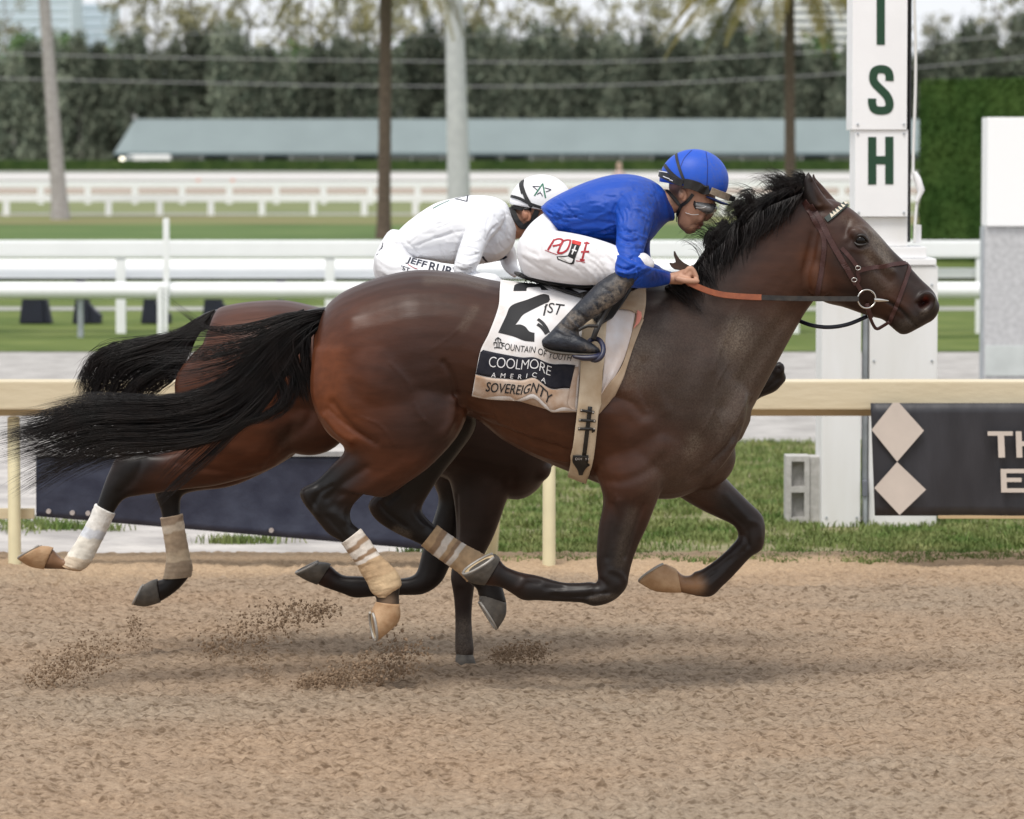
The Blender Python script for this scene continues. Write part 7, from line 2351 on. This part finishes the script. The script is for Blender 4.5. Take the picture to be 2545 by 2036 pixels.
d = lettering("'ST", 'W', ((385, 1015), (470, 1045), (462, 1080), (378, 1062)), bvbr2, YF, .002, .01)
solid(d, 'lettering', m_nv, bo2, False)
dec('print', [[(205, 800), (190, 860)], [(205, 830), (165, 880)], [(140, 920), (160, 905)]], .004, m_nv, bvbr2, 'W', YF, bo2)
dec('print', [[(448, 1010), (490, 1035), (540, 1055)]], .0025, m_red, bvbr2, 'W', YF, bo2)

# ================================================================== KICKED-UP DIRT
MAPS['K'] = (0, 1340, .58905)
m_clod = mat('clod', (.18, .122, .078), .95, color2=(.30, .215, .145), vscale=30, spec=.1)


def clods(name, spine, base, n, spread, smin, smax, label, seed):
    rg = np.random.default_rng(seed)
    d0 = G('K', *base).y
    s = resample(spine, 40)
    ico = [(0, 0, 1), (.89, 0, .45), (.28, .85, .45), (-.72, .53, .45), (-.72, -.53, .45), (.28, -.85, .45), (.72, .53, -.45), (-.28, .85, -.45), (-.89, 0, -.45), (-.28, -.85, -.45), (.72, -.53, -.45), (0, 0, -1)]
    icf = [(0, 1, 2), (0, 2, 3), (0, 3, 4), (0, 4, 5), (0, 5, 1), (1, 6, 2), (2, 7, 3), (3, 8, 4), (4, 9, 5), (5, 10, 1), (6, 7, 2), (7, 8, 3), (8, 9, 4), (9, 10, 5), (10, 6, 1), (11, 7, 6), (11, 8, 7), (11, 9, 8), (11, 10, 9), (11, 6, 10)]
    ico = np.array(ico)
    V, F = [], []
    for i in range(int(n * 1.7)):
        t = rg.integers(0, 40)
        w = s[t, 2]
        x, y = s[t, 0] + rg.normal(0, w * spread), s[t, 1] + rg.normal(0, w)
        p = P('K', x, y, d0 + rg.normal(0, .10))
        r = .0006 + (smax * .75 - .0006) * rg.random() ** 6
        p.z = max(p.z, .004)
        F += [tuple(k + len(V) for k in f) for f in icf]
        V += [tuple(q) for q in ico * (r * rg.uniform(.6, 1.3, (12, 1))) * rg.uniform(.7, 1.3, 3) + np.array(p)]
    o = obj(name, mesh_of(V, F), m_clod, None)
    return tag(o, label, 'dirt', kind='stuff')


clods('kicked_dirt', [(180, 600, 30), (260, 550, 42), (380, 490, 45), (450, 450, 35)], (300, 620), 2200, 1.5, .0015, .0085, 'brown spray of kicked sand below the trailing white bandage', 1)
clods('kicked_dirt', [(560, 330, 10), (585, 410, 24), (595, 480, 28)], (590, 500), 600, 1.2, .0012, .006, 'thin column of sand falling from the dark trailing hoof', 2)
clods('kicked_dirt', [(880, 480, 26), (1000, 430, 48), (1120, 370, 48), (1240, 310, 34), (1400, 300, 20)], (950, 505), 2800, 1.5, .0015, .009, 'diagonal brown spray of kicked sand under the two horses', 3)
clods('kicked_dirt', [(1080, 520, 20), (1120, 570, 26), (1130, 600, 16)], (1120, 610), 450, 1.2, .0012, .006, 'small puff of sand between the two larger sprays', 4)
clods('kicked_dirt', [(1260, 615, 14), (1430, 590, 30), (1570, 560, 40), (1660, 530, 46), (1730, 460, 40)], (1600, 635), 3400, 1.4, .0015, .010, 'thick brown spray of kicked sand below the tan bandaged leg', 5)
clods('kicked_dirt', [(2080, 490, 14), (2170, 480, 26), (2250, 470, 22), (2290, 490, 16)], (2200, 530), 1800, 1.2, .0015, .008, 'compact burst of sand in front of the planted black leg', 6)
